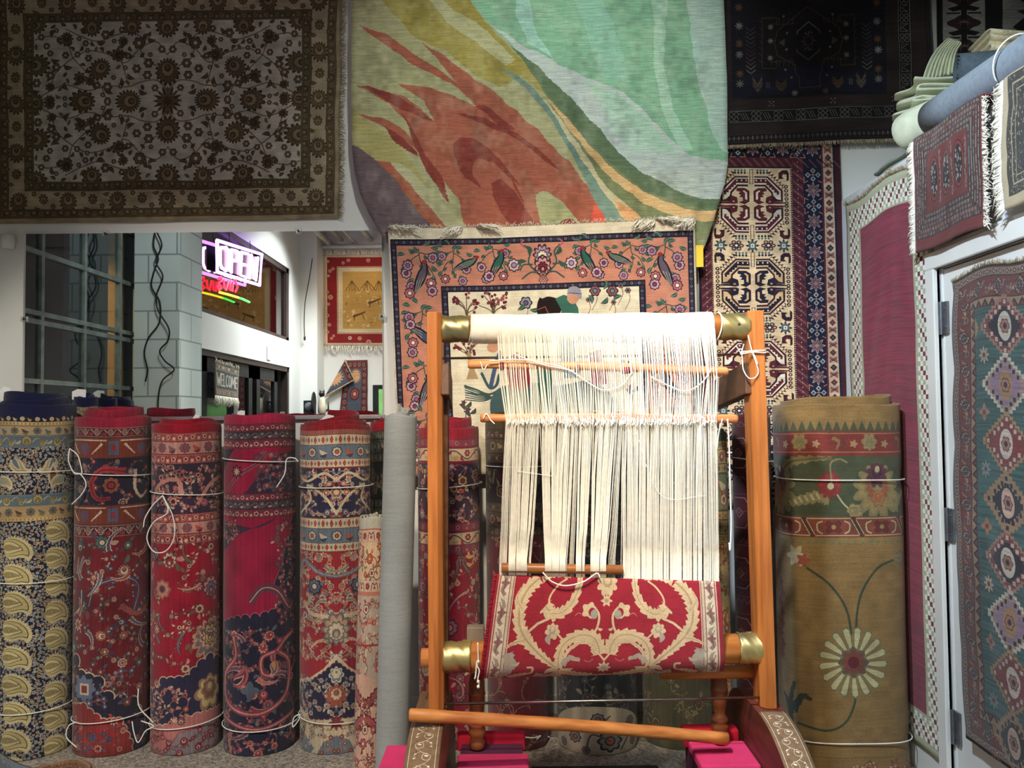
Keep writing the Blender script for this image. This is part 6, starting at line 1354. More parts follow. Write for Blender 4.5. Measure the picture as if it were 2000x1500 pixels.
MB().tube([tuple(P(980., 1109., YL - .014)), tuple(P(1216., 1113., YL - .014))], .0165, 18).build('lower_stick', mat('brown_dowel', (150, 92, 46), .4, var=.2, scale=5, stretch=(.7, 8, 8)), loom, True, bevel=.002)
mred = mat('dark_red_cloth', (140, 24, 36), .9)
for x, w_ in ((1225, .016), (1128, .006), (980, .006)):
    p = P(float(x), 712. + (x - 918) * .028, YL + .010); MB().tube([tuple(p - [w_, 0, 0]), tuple(p + [w_, 0, 0])], .0172, 14).build('cloth_tie', mred, s1, True)
rod('steel_rod', (858, 700), (1470, 692), YL + .085, .0042, m_steel); rod('steel_rod', (864, 1375), (1492, 1362), YL + .03, .0045, m_steel)
# heddle loops and stray cords
mb = MB()
for i in range(118):
    x = 990 + i * 3.46 + wr.uniform(-1.2, 1.2); h = wr.uniform(3, 9); yy = 812 + wr.uniform(-3, 5)
    w = P(np.array([x, x + 1.5, x + wr.uniform(-3, 3), x + wr.uniform(-4, 4)]), np.array([yy, yy + 8, yy + 12 + h, yy + 8 + h * .6]), np.array([YL - .006, YL - .018, YL - .020, YL - .026])); mb.tube([tuple(p) for p in w], .0013, 5)
mb.build('heddle_loops', m_cord, loom, True)
def cord(pts, Y=YL - .02, r=.0022):
    p = crv([(q[0], q[1], q[2] if len(q) > 2 else 0) for q in pts], 8); w = P(p[:, 0], p[:, 1], Y - p[:, 2]); return MB().tube([tuple(q) for q in w], r, 6).build('cord', m_cord, loom, True)
cord([(955, 705), (1010, 702), (1060, 708), (1110, 722), (1150, 748), (1180, 762), (1215, 752), (1235, 724)]); cord([(1270, 735), (1310, 755), (1340, 764), (1370, 748), (1390, 720)]); cord([(1000, 690), (1060, 712), (1120, 724)], r=.0018)
cord([(1060, 1118), (1078, 1136), (1105, 1144), (1140, 1136), (1165, 1120), (1172, 1128)], YL - .03, .0026); cord([(1240, 838), (1290, 966), (1380, 968)], YL - .014, .0009); cord([(1010, 920), (1080, 930)], YL - .014, .0009)
cord([(1411, 818), (1404, 845), (1400, 880)], YL - .004, .002); cord([(1421, 818), (1424, 870), (1426, 950), (1428, 1020), (1426, 1074), (1424, 1060)], YL - .004, .0026); cord([(944, 818), (950, 808), (958, 820), (966, 828)], YL - .006, .0022); cord([(938, 706), (944, 722), (952, 712)], YL - .008, .0022)
cord([(1461, 655), (1470, 690), (1478, 712), (1481, 728), (1474, 738), (1462, 738), (1452, 722), (1450, 700), (1448, 686)], YL - .006); cord([(1448, 686), (1470, 690), (1480, 712)], YL - .008); cord([(1446, 690), (1462, 686), (1496, 684)], YL - .006); cord([(1446, 692), (1470, 688), (1496, 689)], YL - .007); cord([(1438, 676), (1447, 688), (1453, 672)], YL + .01, .0018)
cord([(933, 1255), (934, 1290), (932, 1300), (936, 1310), (933, 1328), (936, 1332), (933, 1344)], YL - .012, .0024); cord([(931, 1292), (929, 1318), (927, 1326)], YL - .012, .0026)
for x, y in ((934, 1292), (934, 1331), (934, 1341)):
    p = P(float(x), float(y), YL - .013); MB().lathe(tuple(p), [(.001, -.006), (.005, -.004), (.005, .003), (.001, .006)], 8).build('cord_knot', m_cord, loom, True)
# side beams, wedge, pegs
def beam(a, b, Ya, Yb, w, h, m):
    return MB().bar(P(*map(float, a), Ya), P(*map(float, b), Yb), w, h).build('side_beam', m, loom, bevel=.004)
beam((1466, 738), (1392, 776), YL + .02, YL + .66, .038, .112, m_wooddk); beam((869, 740), (876, 770), YL + .02, YL + .3, .030, .112, m_wooddk)
MB().bar(P(869., 775., YL + .12), P(869., 1360., YL + .12), .026, .05, (0, 1, 0)).build('rear_brace', m_wooddk, loom, bevel=.003)
pz = P(929., 1240., YA + .03); MB().box((pz[0] - .03, pz[1] - .02, pz[2] - .035), (pz[0] + .03, pz[1] + .03, pz[2] + .03)).build('wedge', mat('grey_wood', (132, 116, 98), .6, var=.2), loom, bevel=.003)
rod('lower_dowel', (1290, 1314), (1490, 1312), YA + .05, .022, m_woodx)
# turned spindles
for px_, yt_, Ys, zs in ((931, 1318, 3.095, .252), (1404, 1310, 3.045, .282)):
    t = P(float(px_), float(yt_), Ys); b = np.array([t[0], Ys, zs]); h = t[2] - b[2]
    pr = [(.020, 0), (.025, .02), (.026, .10), (.019, .14), (.027, .19), (.028, .25), (.024, .29), (.026, .30), (.027, .34), (.016, .41), (.021, .50), (.026, .62), (.026, .72), (.028, .73), (.028, .75), (.026, .76), (.025, .90), (.02, 1)]
    MB().lathe((b[0], b[1], b[2] + .002), [(r_ * 1.1, z_ * h) for r_, z_ in pr], 20).build('spindle', mat('turned_brown_wood', (132, 78, 44), .45, var=.25, scale=8, c2=(90, 50, 30)), loom, True)
# feet with bone inlay
m_footb = mat('foot_wood', (122, 92, 66), .45, var=.2, scale=6, stretch=(6, .8, 6))
def t_inlay():
    cv = Cv(0, 0, 66, 190, 8, (134, 108, 82)); W_ = (232, 220, 196)
    cv.ln([(7, 0), (7, 190)], .9, W_); cv.ln([(59, 0), (59, 190)], .9, W_); cv.ln([(7, 4), (59, 4)], .8, W_)
    for y, s in ((20, 1), (46, -1), (72, 1), (98, -1), (126, 1), (154, -1)):
        x = 33 + 10 * s; cv.cl([(33 - 16 * s, y - 14), (33 - 4 * s, y - 4), (x + 6 * s, y + 6), (x, y + 16), (x - 10 * s, y + 12), (x - 8 * s, y + 2), (x, y)], .9, W_); cv.ell(x - 2 * s, y + 6, 4.2, 2.0, W_, .2); cv.ell(33 - 14 * s, y + 2, 2.4, 1.8, W_, -.5); cv.cl([(33 - 4 * s, y - 4), (33 - 16 * s, y + 4), (33 - 12 * s, y + 12)], .8, W_); cv.ell(33 - 16 * s, y + 12, 2, 1.6, W_)
    return cv
def foot(pxc, hw, m):
    x = float(P(float(pxc), 1400., 2.86)[0]); prof = [(2.46, .0), (2.47, .14), (2.50, .25), (2.56, .325), (2.64, .375), (2.74, .415), (2.84, .434), (2.92, .439), (3.04, .439), (3.16, .435), (3.25, .40), (3.33, .32), (3.38, .2), (3.40, .0)]
    n = len(prof); pc = crv(prof[:1] + prof[1:], 4)
    o = MB().prism([(x - hw, y, z) for y, z in pc], (2 * hw, 0, 0)).build('foot', m, loom)
    top = pc[(pc[:, 0] < 2.9) & (pc[:, 1] > .03)]; top = top[::-1]; L_ = np.concatenate([[0], np.cumsum(np.hypot(*np.diff(top, axis=0).T))]); nrm = np.gradient(top, axis=0); nrm = np.stack([-nrm[:, 1], nrm[:, 0]], -1); nrm /= np.linalg.norm(nrm, axis=1, keepdims=True); nrm *= np.sign(nrm[:, 1:] + 1e-6)
    u = np.linspace(0, 1, 6); pos = np.zeros((len(top), 6, 3)); pos[..., 0] = x - hw * .985 + 2 * hw * .985 * u[None]; pos[..., 1] = (top[:, 0] + nrm[:, 0] * .003)[:, None]; pos[..., 2] = (top[:, 1] + nrm[:, 1] * .003)[:, None]
    uv = np.stack([np.broadcast_to(u[None], pos.shape[:2]), np.broadcast_to((1 - L_ / .33)[:, None], pos.shape[:2])], -1)
    f = sheet('inlaid_face', pos, uv, .002, rugmat(t_inlay(), 'bone_inlaid_wood', 40, .05, .35, 0), o, (x, 2.3, 3)); f['label'] = 'bone-inlaid scrolling vine face'
foot(836, .053, m_footb); foot(1514, .047, m_woodred)

# pole resting across the foot of the loom
pa, pb = P(801., 1396., 2.80), P(1420., 1443., 2.955); n = 20
pts = [tuple(pa + (pb - pa) * (i / n) + np.array([0, 0, .006 * math.sin(PI * i / n)])) for i in range(n + 1)]; rs = [.0205 + .0008 * math.sin(i * 1.7) for i in range(n + 1)]
tag(MB().tube([tuple(Vector(pts[0]) + Vector((-.003, 0, 0)))] + pts + [tuple(Vector(pts[-1]) + Vector((.003, 0, 0)))], [.016] + rs + [.016], 20).build('wooden_pole', m_woodx, None, True), 'long round wooden pole lying across the foot of the loom', 'pole')

# cloth covered steps between the feet
m_pink = mat('magenta_cloth', (214, 54, 110), .9, var=.08, scale=12, bump=.1, bscale=200); m_redc = mat('red_cloth', (206, 30, 58), .9, var=.08, scale=12, bump=.1, bscale=200); m_dkb = mat('shaded_gap_plum', (84, 40, 66), .7)
def step(label, x0, x1, y0, y1, yb0, yb1, zf, zb):
    t = thing('cloth_covered_step', ((x0 + x1) / 2, (y0 + yb1) / 2, 0), label, 'step')
    MB().box((x0 + .004, y0, zf - .035), (x1, y1, zf)).build('front_pad', m_pink, t, bevel=.008)
    MB().box((x0 - .006, yb0, zf - .034), (x1 - .01, yb1, zb)).build('rear_pad', m_redc, t, bevel=.008)
    mb = MB().box((x0 + .01, y0 + .012, 0), (x1 - .02, yb1 - .01, zf - .036))
    if yb0 - y1 > .03: mb.box((x0 + .01, y1 + .002, zf - .036), (x1 - .02, yb0 - .002, zf - .005))  # plum ledge paints the shaded gap between the pads
    mb.build('base_board', m_dkb, t)
step('magenta cloth-covered step between the loom feet, right side', 0.605, .806, 2.86, 3.079, 3.098, 3.167, .28, .309)
step('magenta cloth-covered step beside the left loom foot', -.205, .044, 2.5, 3.05, 3.15, 3.20, .255, .281)
tag(MB().box((-.46, 2.45, 0), (-.35, 3.1, .27)).build('cloth_covered_block', m_pink, bevel=.01), 'pink cloth-covered block left of the left loom foot', 'block')
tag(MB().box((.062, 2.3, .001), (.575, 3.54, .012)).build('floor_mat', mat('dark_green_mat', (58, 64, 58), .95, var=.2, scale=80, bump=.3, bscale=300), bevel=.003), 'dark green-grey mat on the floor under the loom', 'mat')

loop(MAR[0], [(1070, 1438), (1082, 1446), (1076, 1462), (1070, 1474), (1066, 1462), (1078, 1442), (1090, 1446), (1088, 1470), (1080, 1486)], 3.66); loop(MAR[0], [(1026, 1440), (1042, 1441), (1056, 1437), (1048, 1444)], 3.66)
# ------------------------------------------------------------------ the shop behind the camera, as the mirror shows it
def V(px, py, d): return refl(P(px, py, d))                       # photo point seen at optical depth d -> real place
def VX(px, py, X): return refl(PX(px, py, X))
def ry(px, X): return float(VX(float(px), 700., X)[1])
m_block = None
def block_mat():
    m, nt, b = nodes('painted_cinder_block'); L = nt.links.new
    tc = nt.nodes.new('ShaderNodeTexCoord'); sp = nt.nodes.new('ShaderNodeSeparateXYZ'); ad = nt.nodes.new('ShaderNodeMath'); ad.operation = 'ADD'; cb = nt.nodes.new('ShaderNodeCombineXYZ')
    br = nt.nodes.new('ShaderNodeTexBrick'); br.inputs['Scale'].default_value = 1; br.inputs['Brick Width'].default_value = .4; br.inputs['Row Height'].default_value = .2; br.inputs['Mortar Size'].default_value = .006
    br.inputs['Color1'].default_value = (*lin((214, 226, 222)), 1); br.inputs['Color2'].default_value = (*lin((206, 220, 218)), 1); br.inputs['Mortar'].default_value = (*lin((150, 164, 162)), 1)
    L(tc.outputs['Object'], sp.inputs[0]); L(sp.outputs['X'], ad.inputs[0]); L(sp.outputs['Y'], ad.inputs[1]); L(ad.outputs[0], cb.inputs['X']); L(sp.outputs['Z'], cb.inputs['Y']); L(cb.outputs[0], br.inputs['Vector'])
    L(br.outputs['Color'], b.inputs['Base Color']); bp = nt.nodes.new('ShaderNodeBump'); bp.inputs['Strength'].default_value = .4; L(br.outputs['Fac'], bp.inputs['Height']); bp.invert = True; L(bp.outputs[0], b.inputs['Normal']); b.inputs['Roughness'].default_value = .6
    return m
m_block = block_mat(); m_frame = mat('dark_brown_frame', (58, 46, 42), .45, var=.2, scale=5); m_mull = mat('grey_green_steel', (140, 152, 146), .5, var=.2, scale=12)
yw0, yw1 = ry(48, XL), ry(250, XL); XP = -2.33; yp0, yp1 = 2 * YM - 6.0, ry(394, XP); XD = -2.36; yq = ry(566, XD)
print('mirror room', yw0, yw1, yp0, yp1, yq)
mb = MB(); T = .1; yw2 = yw1; yw1 = 2 * YM - 6.2
mb.box((XL - T, yw0, 0), (XL, YW - .001, ZC - .001)); mb.box((XL - T, yp1, 0), (XL, yw1, ZC - .001)); mb.box((XL - T, yw1, 0), (XL, yw0, .9)); mb.box((XL - T, yw1, 3.3), (XL, yw0, ZC - .001))
struct(mb.build('wall_left', m_wall))
struct(MB().box((XL + .001, yp1, .0), (XP, yp0, ZC - .001)).build('pillar', m_block))
zt0, zt1, zd_ = 2.26, 3.03, 1.98
mb = MB(); mb.box((XD - T, YB, 0), (XD, yq, ZC - .001)); mb.box((XD - T, yq, zd_), (XD, yp1 - .001, zt0)); mb.box((XD - T, yq, zt1), (XD, yp1 - .001, ZC - .001))
struct(mb.build('wall_front_left', m_wall))
struct(MB().box((XL - .3, YB - .15, 0), (XO + .3, YB, ZC - .001)).build('wall_rear', m_wall))
struct(MB().box((XD, YB + .001, 0), (-2.17, YB + .35, ZC - .001)).build('pillar_corner', m_wall))
# steel window
w1 = thing('window_1', (XL - .06, (yw0 + yw1) / 2, .9), 'tall steel-framed window with dark panes, reflected in the mirror', 'window'); w1['kind'] = 'structure'
mb = MB(); xw = XL - .07
for px_ in (48, 100, 182, 250):
    y = ry(px_, XL); mb.box((xw - .02, y - .016, .9), (xw + .02, y + .016, 3.3))
for z in (.92, 1.29, 1.66, 2.00, 2.05, 2.40, 2.77, 3.14, 3.29): mb.box((xw - .022, yw1, z - .014), (xw + .022, yw0, z + .014))
mb.build('window_frame', m_mull, w1)
m_pane = glass('window_glass', (.8, .84, .83)); MB().box((xw - .003, yw1 + .001, .9), (xw + .003, yw0 - .001, 3.3)).build('pane', m_pane, w1)
# yard outside: wall and ground coloured near-black for the night, ochre post
struct(MB().box((XL - 3.2, -2.6, 0), (XL - 3.1, YW + .4, 4.5)).build('wall_yard', mat('night_wall', (12, 12, 13), .9))); struct(MB().box((XL - 3.2, -2.6, -.1), (XL - .31, YW + .4, -.002)).build('ground_yard', mat('night_ground', (24, 24, 24), .9)))
yp_ = refl(P(225., 640., 6.06))[1]; p0 = P(225., 640., 6.06); tag(MB().box((p0[0] - .04, yp_ - .035, 0), (p0[0] + .04, yp_ + .035, 3.6)).build('ochre_post', mat('ochre_paint', (226, 166, 70), .7)), 'ochre post standing outside the steel window', 'post')
# transom window
w2 = thing('window_2', (XD - .05, (yq + yp1) / 2, zt0), 'wide transom window above the shop doors, reflected in the mirror', 'window'); w2['kind'] = 'structure'
mb = MB(); xt_ = XD - .04
for (y, z, a, b) in ((yq + .04, 0, 0, 0),): mb.box((xt_ - .03, yq, zt0), (xt_ + .03, yq + .10, zt1)); mb.box((xt_ - .03, yp1 - .08, zt0), (xt_ + .03, yp1 - .001, zt1)); mb.box((xt_ - .03, yq, zt0), (xt_ + .03, yp1 - .001, zt0 + .035)); mb.box((xt_ - .03, yq, zt1 - .05), (xt_ + .03, yp1 - .001, zt1))
mb.build('window_frame', m_frame, w2); MB().box((xt_ - .004, yq + .1, zt0 + .035), (xt_ + .002, yp1 - .08, zt1 - .05)).build('pane', glass('transom_glass', (.55, .5, .5)), w2)
# glass doors
dd = thing('door_2', (XD - .05, (yq + yp1) / 2, 0), 'dark-framed double glass shop doors, reflected in the mirror', 'door'); dd['kind'] = 'structure'
mb = MB(); xx = XD - .05
mb.box((xx - .03, yq, zd_ - .05), (xx + .04, yp1 - .001, zd_)); mb.box((xx - .03, yq, 0), (xx + .04, yq + .06, zd_)); mb.box((xx - .03, yp1 - .08, 0), (xx + .04, yp1 - .001, zd_))
mb.build('door_frame', m_frame, dd)
for a, b in ((394, 500), (502, 548)):
    ya_, yb2 = ry(a, XD) - .09, ry(b, XD) + .01; mb = MB()
    for (u, v) in ((ya_ - .11, ya_), (yb2, yb2 + .11)): mb.box((xx - .02, u, .02), (xx + .02, v, zd_ - .055))
    mb.box((xx - .02, yb2, zd_ - .17), (xx + .02, ya_, zd_ - .055)); mb.box((xx - .02, yb2, .02), (xx + .02, ya_, .28)); lf = mb.build('door_leaf', m_black, dd); MB().box((xx - .004, yb2 + .11, .28), (xx + .002, ya_ - .11, zd_ - .17)).build('pane', glass('door_glass', (.6, .62, .64)), lf)
    MB().tube([(xx + .05, yb2 + .05, 1.0), (xx + .05, yb2 + .05, 1.35)], .012, 8).build('handle', m_steel, lf, True)
# welcome mat hanging on the door
def t_welcome():
    cv = Cv(0, 0, 120, 92, 5, (120, 104, 80)); Dk = (38, 36, 40); Cr = (206, 198, 176)
    cv.frame(2, 2, 118, 90, 2, Dk); r = random.Random(2)
    for i in range(26): cv.rect(6 + i * 4.2, 6, 8.4 + i * 4.2, 14, r.choice([Dk, Cr, (150, 130, 96)])); cv.rect(6 + i * 4.2, 76, 8.4 + i * 4.2, 86, r.choice([Dk, (150, 90, 60), (150, 130, 96)]))
    cv.rect(8, 20, 112, 70, Dk); x = 12
    G = {'W': [[(0, 0), (.25, 1), (.5, .35), (.75, 1), (1, 0)]], 'E': [[(1, 0), (0, 0), (0, 1), (1, 1)], [(0, .5), (.8, .5)]], 'L': [[(0, 0), (0, 1), (1, 1)]], 'C': [[(1, .12), (.6, 0), (.1, .2), (0, .5), (.1, .8), (.6, 1), (1, .88)]], 'O': [[(.5, 0), (.05, .25), (.05, .75), (.5, 1), (.95, .75), (.95, .25), (.5, 0)]], 'M': [[(0, 1), (.1, 0), (.5, .7), (.9, 0), (1, 1)]]}
    for ch, w_ in zip('WELCOME', (18, 9, 8, 10, 11, 16, 9)):
        for st in G[ch]: cv.ln([(x + a * w_, 28 + b * 33) for a, b in st], 3.6, Cr)
        x += w_ + 3.4
    return cv.age(.1, 3, .1, .1)
cvw2 = t_welcome(); U, Vv = grid(20, 16); pxs = (1 - U) * (1 - Vv) * 419 + U * (1 - Vv) * 467 + U * Vv * 465 + (1 - U) * Vv * 420; pys = (1 - U) * (1 - Vv) * 706 + U * (1 - Vv) * 722 + U * Vv * 779 + (1 - U) * Vv * 773
pos = refl(PX(pxs, pys, XD + .025)); o = tag(sheet('hanging_mat', pos, np.stack([U, 1 - Vv], -1), .006, rugmat(cvw2, 'welcome_wool', 200, .3), None, (3, pos[0, 0, 1], 1.5)), 'small welcome rug hanging on the glass shop door, seen in the mirror', 'rug')
fringe('fringe', [tuple(p) for p in pos[-1]], None, .07, (0, 0, -1), m_fr, o, 70, 4, .008, (1, 0, 0), .2); fringe('fringe', [tuple(p) for p in pos[0]], None, .03, (0, 0, 1), m_fr, o, 40, 5, .006, (1, 0, 0), .4)
# neon sign hung in the transom
ns = thing('neon_sign', VX(465., 520., XD + .03), 'lit neon open sign hanging in the transom window, seen in the mirror', 'sign')
n_w = emit('neon_white_pink', (255, 190, 250), 11); n_v = emit('neon_violet', (170, 110, 255), 13); n_r = emit('neon_red', (255, 30, 50), 8); n_y = emit('neon_yellow', (255, 190, 30), 7); n_g = emit('neon_green', (60, 255, 70), 6)
def nb(pts, m, X=XD + .03, r=.0115, name='neon_tube'):
    q = np.array(pts, float); w = refl(PX(q[:, 0], q[:, 1], X)); return MB().tube([tuple(p) for p in w], r, 8).build(name, m, ns, True)
def nq(u, v):
    tl, tr, br_, bl = (424, 469.5), (511.5, 497), (507, 557), (424.5, 531)
    return tuple((1 - u) * (1 - v) * tl[i] + u * (1 - v) * tr[i] + u * v * br_[i] + (1 - u) * v * bl[i] for i in (0, 1))
nb([nq(0, 0), nq(1, 0), nq(1, 1), nq(0, 1), nq(0, 0)], n_v, r=.014)
for st in ([(.08, .2), (.2, .13), (.27, .25), (.27, .75), (.2, .88), (.1, .82), (.07, .7), (.07, .3), (.08, .2)], [(.33, .9), (.33, .14), (.45, .14), (.5, .28), (.47, .45), (.33, .5)], [(.7, .12), (.55, .12), (.55, .88), (.7, .88)], [(.55, .5), (.68, .5)], [(.76, .9), (.77, .12), (.91, .88), (.92, .12)]): nb([nq(*p) for p in st], n_w)
for st in ([(426, 545), (431, 541), (433, 548), (427, 553), (433, 562), (428, 566), (425, 558)], [(437, 546), (438, 562), (442, 566), (446, 548)], [(449, 548), (449, 566), (454, 568), (455, 550)], [(464, 540), (459, 550), (464, 560), (460, 570)]): nb(st, n_r, r=.009)
nb([(429, 571), (445, 575), (465, 581)], n_y, r=.009); nb([(465, 581), (476, 585), (487, 590)], n_g, r=.009)
nb([nq(.3, 0), (447, 455)], m_black, r=.003, name='hanging_wire'); nb([nq(.75, 0), (488, 470)], m_black, r=.003, name='hanging_wire')
w = refl(PX(np.array([430., 505., 500., 430.]), np.array([478., 503., 548., 526.]), XD + .018)); MB().prism([tuple(p) for p in w], (-.004, 0, 0)).build('backing_panel', mat('dark_acrylic', (36, 26, 44), .3), ns)
# small notice over the doors
q = VX(525., 690., XD + .004); tag(MB().box((XD + .001, q[1] - .06, q[2] - .065), (XD + .008, q[1] + .06, q[2] + .065)).build('notice_plate', mat('pale_plate', (200, 196, 190), .5)), 'small pale notice plate on the wall above the doors', 'plate')
# loose cables on the pillar
for pts, lab in (([(303, 452), (300, 480), (309, 505), (301, 530), (296, 560), (312, 590), (311, 630), (290, 660), (282, 690), (288, 722), (284, 745)], 'black cable looping down the left of the block pillar'), ([(306, 452), (316, 480), (304, 510), (318, 540), (306, 575), (308, 605), (329, 640), (328, 665), (312, 685), (322, 705), (340, 722), (318, 742), (310, 770), (308, 815)], 'black cable snaking down the middle of the block pillar')):
    q = crv(pts, 6); wv = refl(P(q[:, 0], q[:, 1], 5.985 if 'left' in lab else 5.97)); tag(MB().tube([tuple(p) for p in wv], .0055, 6).build('power_cord', m_black, None, True), lab, 'cable')
# gold picture carpet and folded rug on the rear wall
dR = 2 * YM - YB
def t_goldpic():
    cv = Cv(0, 0, 230, 180, 4, (214, 190, 160)); Rd, Go, Br, Cr = (150, 36, 40), (206, 160, 84), (110, 76, 44), (226, 208, 170)
    cv.rect(8, 6, 222, 174, Rd); r = random.Random(5)
    for i in range(90):
        x, y = r.uniform(8, 222), r.uniform(6, 174)
        if min(x - 8, 222 - x, y - 6, 174 - y) < 16: cv.ros(x, y, r.uniform(2.5, 5), 6, (Cr, (190, 110, 90), Rd) if r.random() < .7 else ((150, 130, 110), Cr, Rd))
    cv.rect(27, 24, 203, 156, Cr); cv.frame(28, 25, 202, 155, 1, Rd); cv.rect(38, 34, 192, 146, Go)
    for i in range(70): x, y = r.uniform(40, 190), r.uniform(66, 144); cv.leaf(x, y, r.uniform(5, 12), r.uniform(2, 5), r.uniform(0, 6), r.choice([(226, 190, 120), (178, 132, 66), (236, 206, 150)]))
    for x, s in ((56, 1), (86, 1.2), (108, .9), (140, 1.1), (170, 1)):
        for a in (-9, -4, 0, 5, 10): cv.cl([(x, 52), (x + a * s * .6, 60), (x + a * s * 1.4, 72)], 1.2, Br)
    for x, y in ((100, 92), (70, 118), (130, 122), (160, 100)): cv.acan([(x - 12, y + 4), (x, y), (x + 12, y - 5)], 6, 3, Br, 4); cv.ln([(x - 8, y + 3), (x - 10, y + 12)], 1.4, Br); cv.ln([(x + 6, y), (x + 10, y + 9)], 1.4, Br)
    return cv.age(.08, 4, .05, .08)
def vrug(name, quad, d, cv, label, seed):
    U, Vv = grid(30, 30); q = np.array(quad, float); px = (1 - U)[..., None] * (1 - Vv)[..., None] * q[0] + U[..., None] * (1 - Vv)[..., None] * q[1] + U[..., None] * Vv[..., None] * q[2] + (1 - U)[..., None] * Vv[..., None] * q[3]
    pos = refl(P(px[..., 0], px[..., 1], d)); pos[..., 1] += np.abs(wob(U, Vv, seed, .012)) + .004; return tag(sheet(name, pos, np.stack([U, 1 - Vv], -1), .01, rugmat(cv, name + '_wool', 160, .3), None, (pos[0, 0, 0], 3, 2)), label, 'rug'), pos
o, pos = vrug('hanging_rug', [(631, 497), (862, 496), (862, 676), (632, 676)], dR - .02, t_goldpic(), 'gold pictorial carpet with red floral border on the rear wall', 4)
fringe('fringe', [tuple(p) for p in pos[-1]], None, .085, (0, 0, -1), m_fr, o, 130, 3, .008, (0, 1, 0), .2); fringe('fringe', [tuple(p) for p in pos[0]], None, .07, (0, 0, 1), m_fr, o, 130, 4, .008, (0, 1, 0), .2)
def t_bluered():
    cv = Cv(0, 0, 60, 160, 5, (96, 40, 42)); border_sides(cv, tile_band(12, 12, 5, 'ros', (110, 46, 44), ((44, 40, 50), (170, 110, 84), (60, 70, 90)), 12), 2, 2, 58, 158, 12); cv.rect(15, 15, 45, 145, (74, 80, 92))
    for y in (60, 110): cv.ros(30, y, 12, 12, ((60, 30, 34), (150, 60, 56), (190, 140, 110)))
    cv.star(30, 28, 14, 16, (190, 140, 96), .6); return cv.age(.1, 3, .1, .1)
o, pos = vrug('hanging_rug', [(675, 704), (718, 703), (718, 880), (655, 880)], dR - .02, t_bluered(), 'blue and red rug with its corner folded over, on the rear wall', 5)
q = np.array([(674, 703), (692, 742), (634, 775)], float); w = refl(P(q[:, 0], q[:, 1], dR - .06)); cvb = t_bluered()
U = np.linspace(0, 1, 8); tri = np.array([[(w[0] * (1 - v) + (w[1] * (1 - u) + w[2] * u) * v) for u in U] for v in np.linspace(.01, 1, 10)]); uvt = np.array([[(.9 - .8 * u * v, .95 - .25 * v) for u in U] for v in np.linspace(.01, 1, 10)])
sheet('folded_corner', tri, uvt, .01, bpy.data.materials[o.data.materials[0].name], o, (w[0][0], 3, 2)); MB().tube([tuple(w[0] + [0, .01, 0]), tuple(w[1] + [0, .01, 0]), tuple(w[2] + [0, .01, 0])], .01, 6).build('bound_edge', m_frd, o)
# doorway panel coloured as the green-lit room behind it, cabinet, speaker, figurine, oval plate
a_, b_ = refl(P(737., 752., dR - .01)), refl(P(790., 860., dR - .01))
g = thing('doorway_3', (a_[0] + .2, YB + .03, 0), 'dark-framed doorway on the rear wall with its green-lit room painted on a panel, seen in the mirror', 'door'); g['kind'] = 'structure'
MB().box((a_[0] - .05, YB + .001, 0), (a_[0] + .52, YB + .03, a_[2])).build('door_frame', m_black, g); MB().box((a_[0] + .02, YB + .031, .02), (a_[0] + .45, YB + .045, a_[2] - .05)).build('door_leaf', mat('green_lit_tone', (150, 220, 130), .5), g)  # green panel stands in for the light of the room beyond
pc = refl(P(606., 810., 9.35)); cabt = tag(MB().box((-2.165, pc[1] - .25, 0), (-1.78, pc[1] + .25, pc[2])).build('cabinet', m_frame, bevel=.01), 'dark cabinet near the rear corner carrying a small speaker', 'cabinet')
sp_ = refl(P(605., 795., 9.35)); sk = thing('speaker', (sp_[0], sp_[1], pc[2]), 'small black speaker on the cabinet in the rear corner', 'speaker')
MB().box((sp_[0] - .058, sp_[1] - .06, pc[2] + .001), (sp_[0] + .058, sp_[1] + .05, pc[2] + .155)).build('speaker_box', m_black, sk, bevel=.006); MB().lathe((sp_[0], sp_[1] + .05, pc[2] + .09), [(.045, .0), (.044, .008), (.02, .002), (.012, .01)], 20, 1).build('speaker_cone', mat('grey_cone', (110, 112, 116), .4), sk, True)
fg = refl(P(629., 812., 9.35)); ft = thing('cat_figurine', (fg[0], fg[1], pc[2]), 'cream and black upright cat figurine beside the speaker', 'figurine')
zb = pc[2] + .001; MB().lathe((fg[0], fg[1], zb), [(.03, 0), (.045, .02), (.043, .10), (.034, .16), (.024, .20)], 16).build('body', mat('cream_glaze', (216, 206, 178), .4), ft, True)
hd = MB().lathe((fg[0], fg[1] + .008, zb + .225), [(.008, -.034), (.026, -.022), (.033, 0), (.026, .022), (.006, .032)], 16)
for s in (-1, 1): hd.tube([(fg[0] + s * .018, fg[1], zb + .24), (fg[0] + s * .024, fg[1], zb + .275)], [.011, .001], 6)
hd.build('head', mat('black_glaze', (40, 36, 34), .4), ft, True); MB().tube([(fg[0] + .03, fg[1] - .03, zb + .03), (fg[0] + .06, fg[1] - .04, zb + .06), (fg[0] + .06, fg[1] - .04, zb + .14)], [.01, .01, .006], 8).build('tail', m_black, ft, True)
ov = refl(P(587., 785., 9.3)); tag(MB().lathe((-2.16, ov[1] + .0, ov[2]), [(.02, 0), (.105, .004), (.11, .012), (.09, .016), (.001, .012)], 24, 0).build('wall_plate', m_black, None, True), 'dark round plate hung on the corner pillar, seen in the mirror', 'plate')
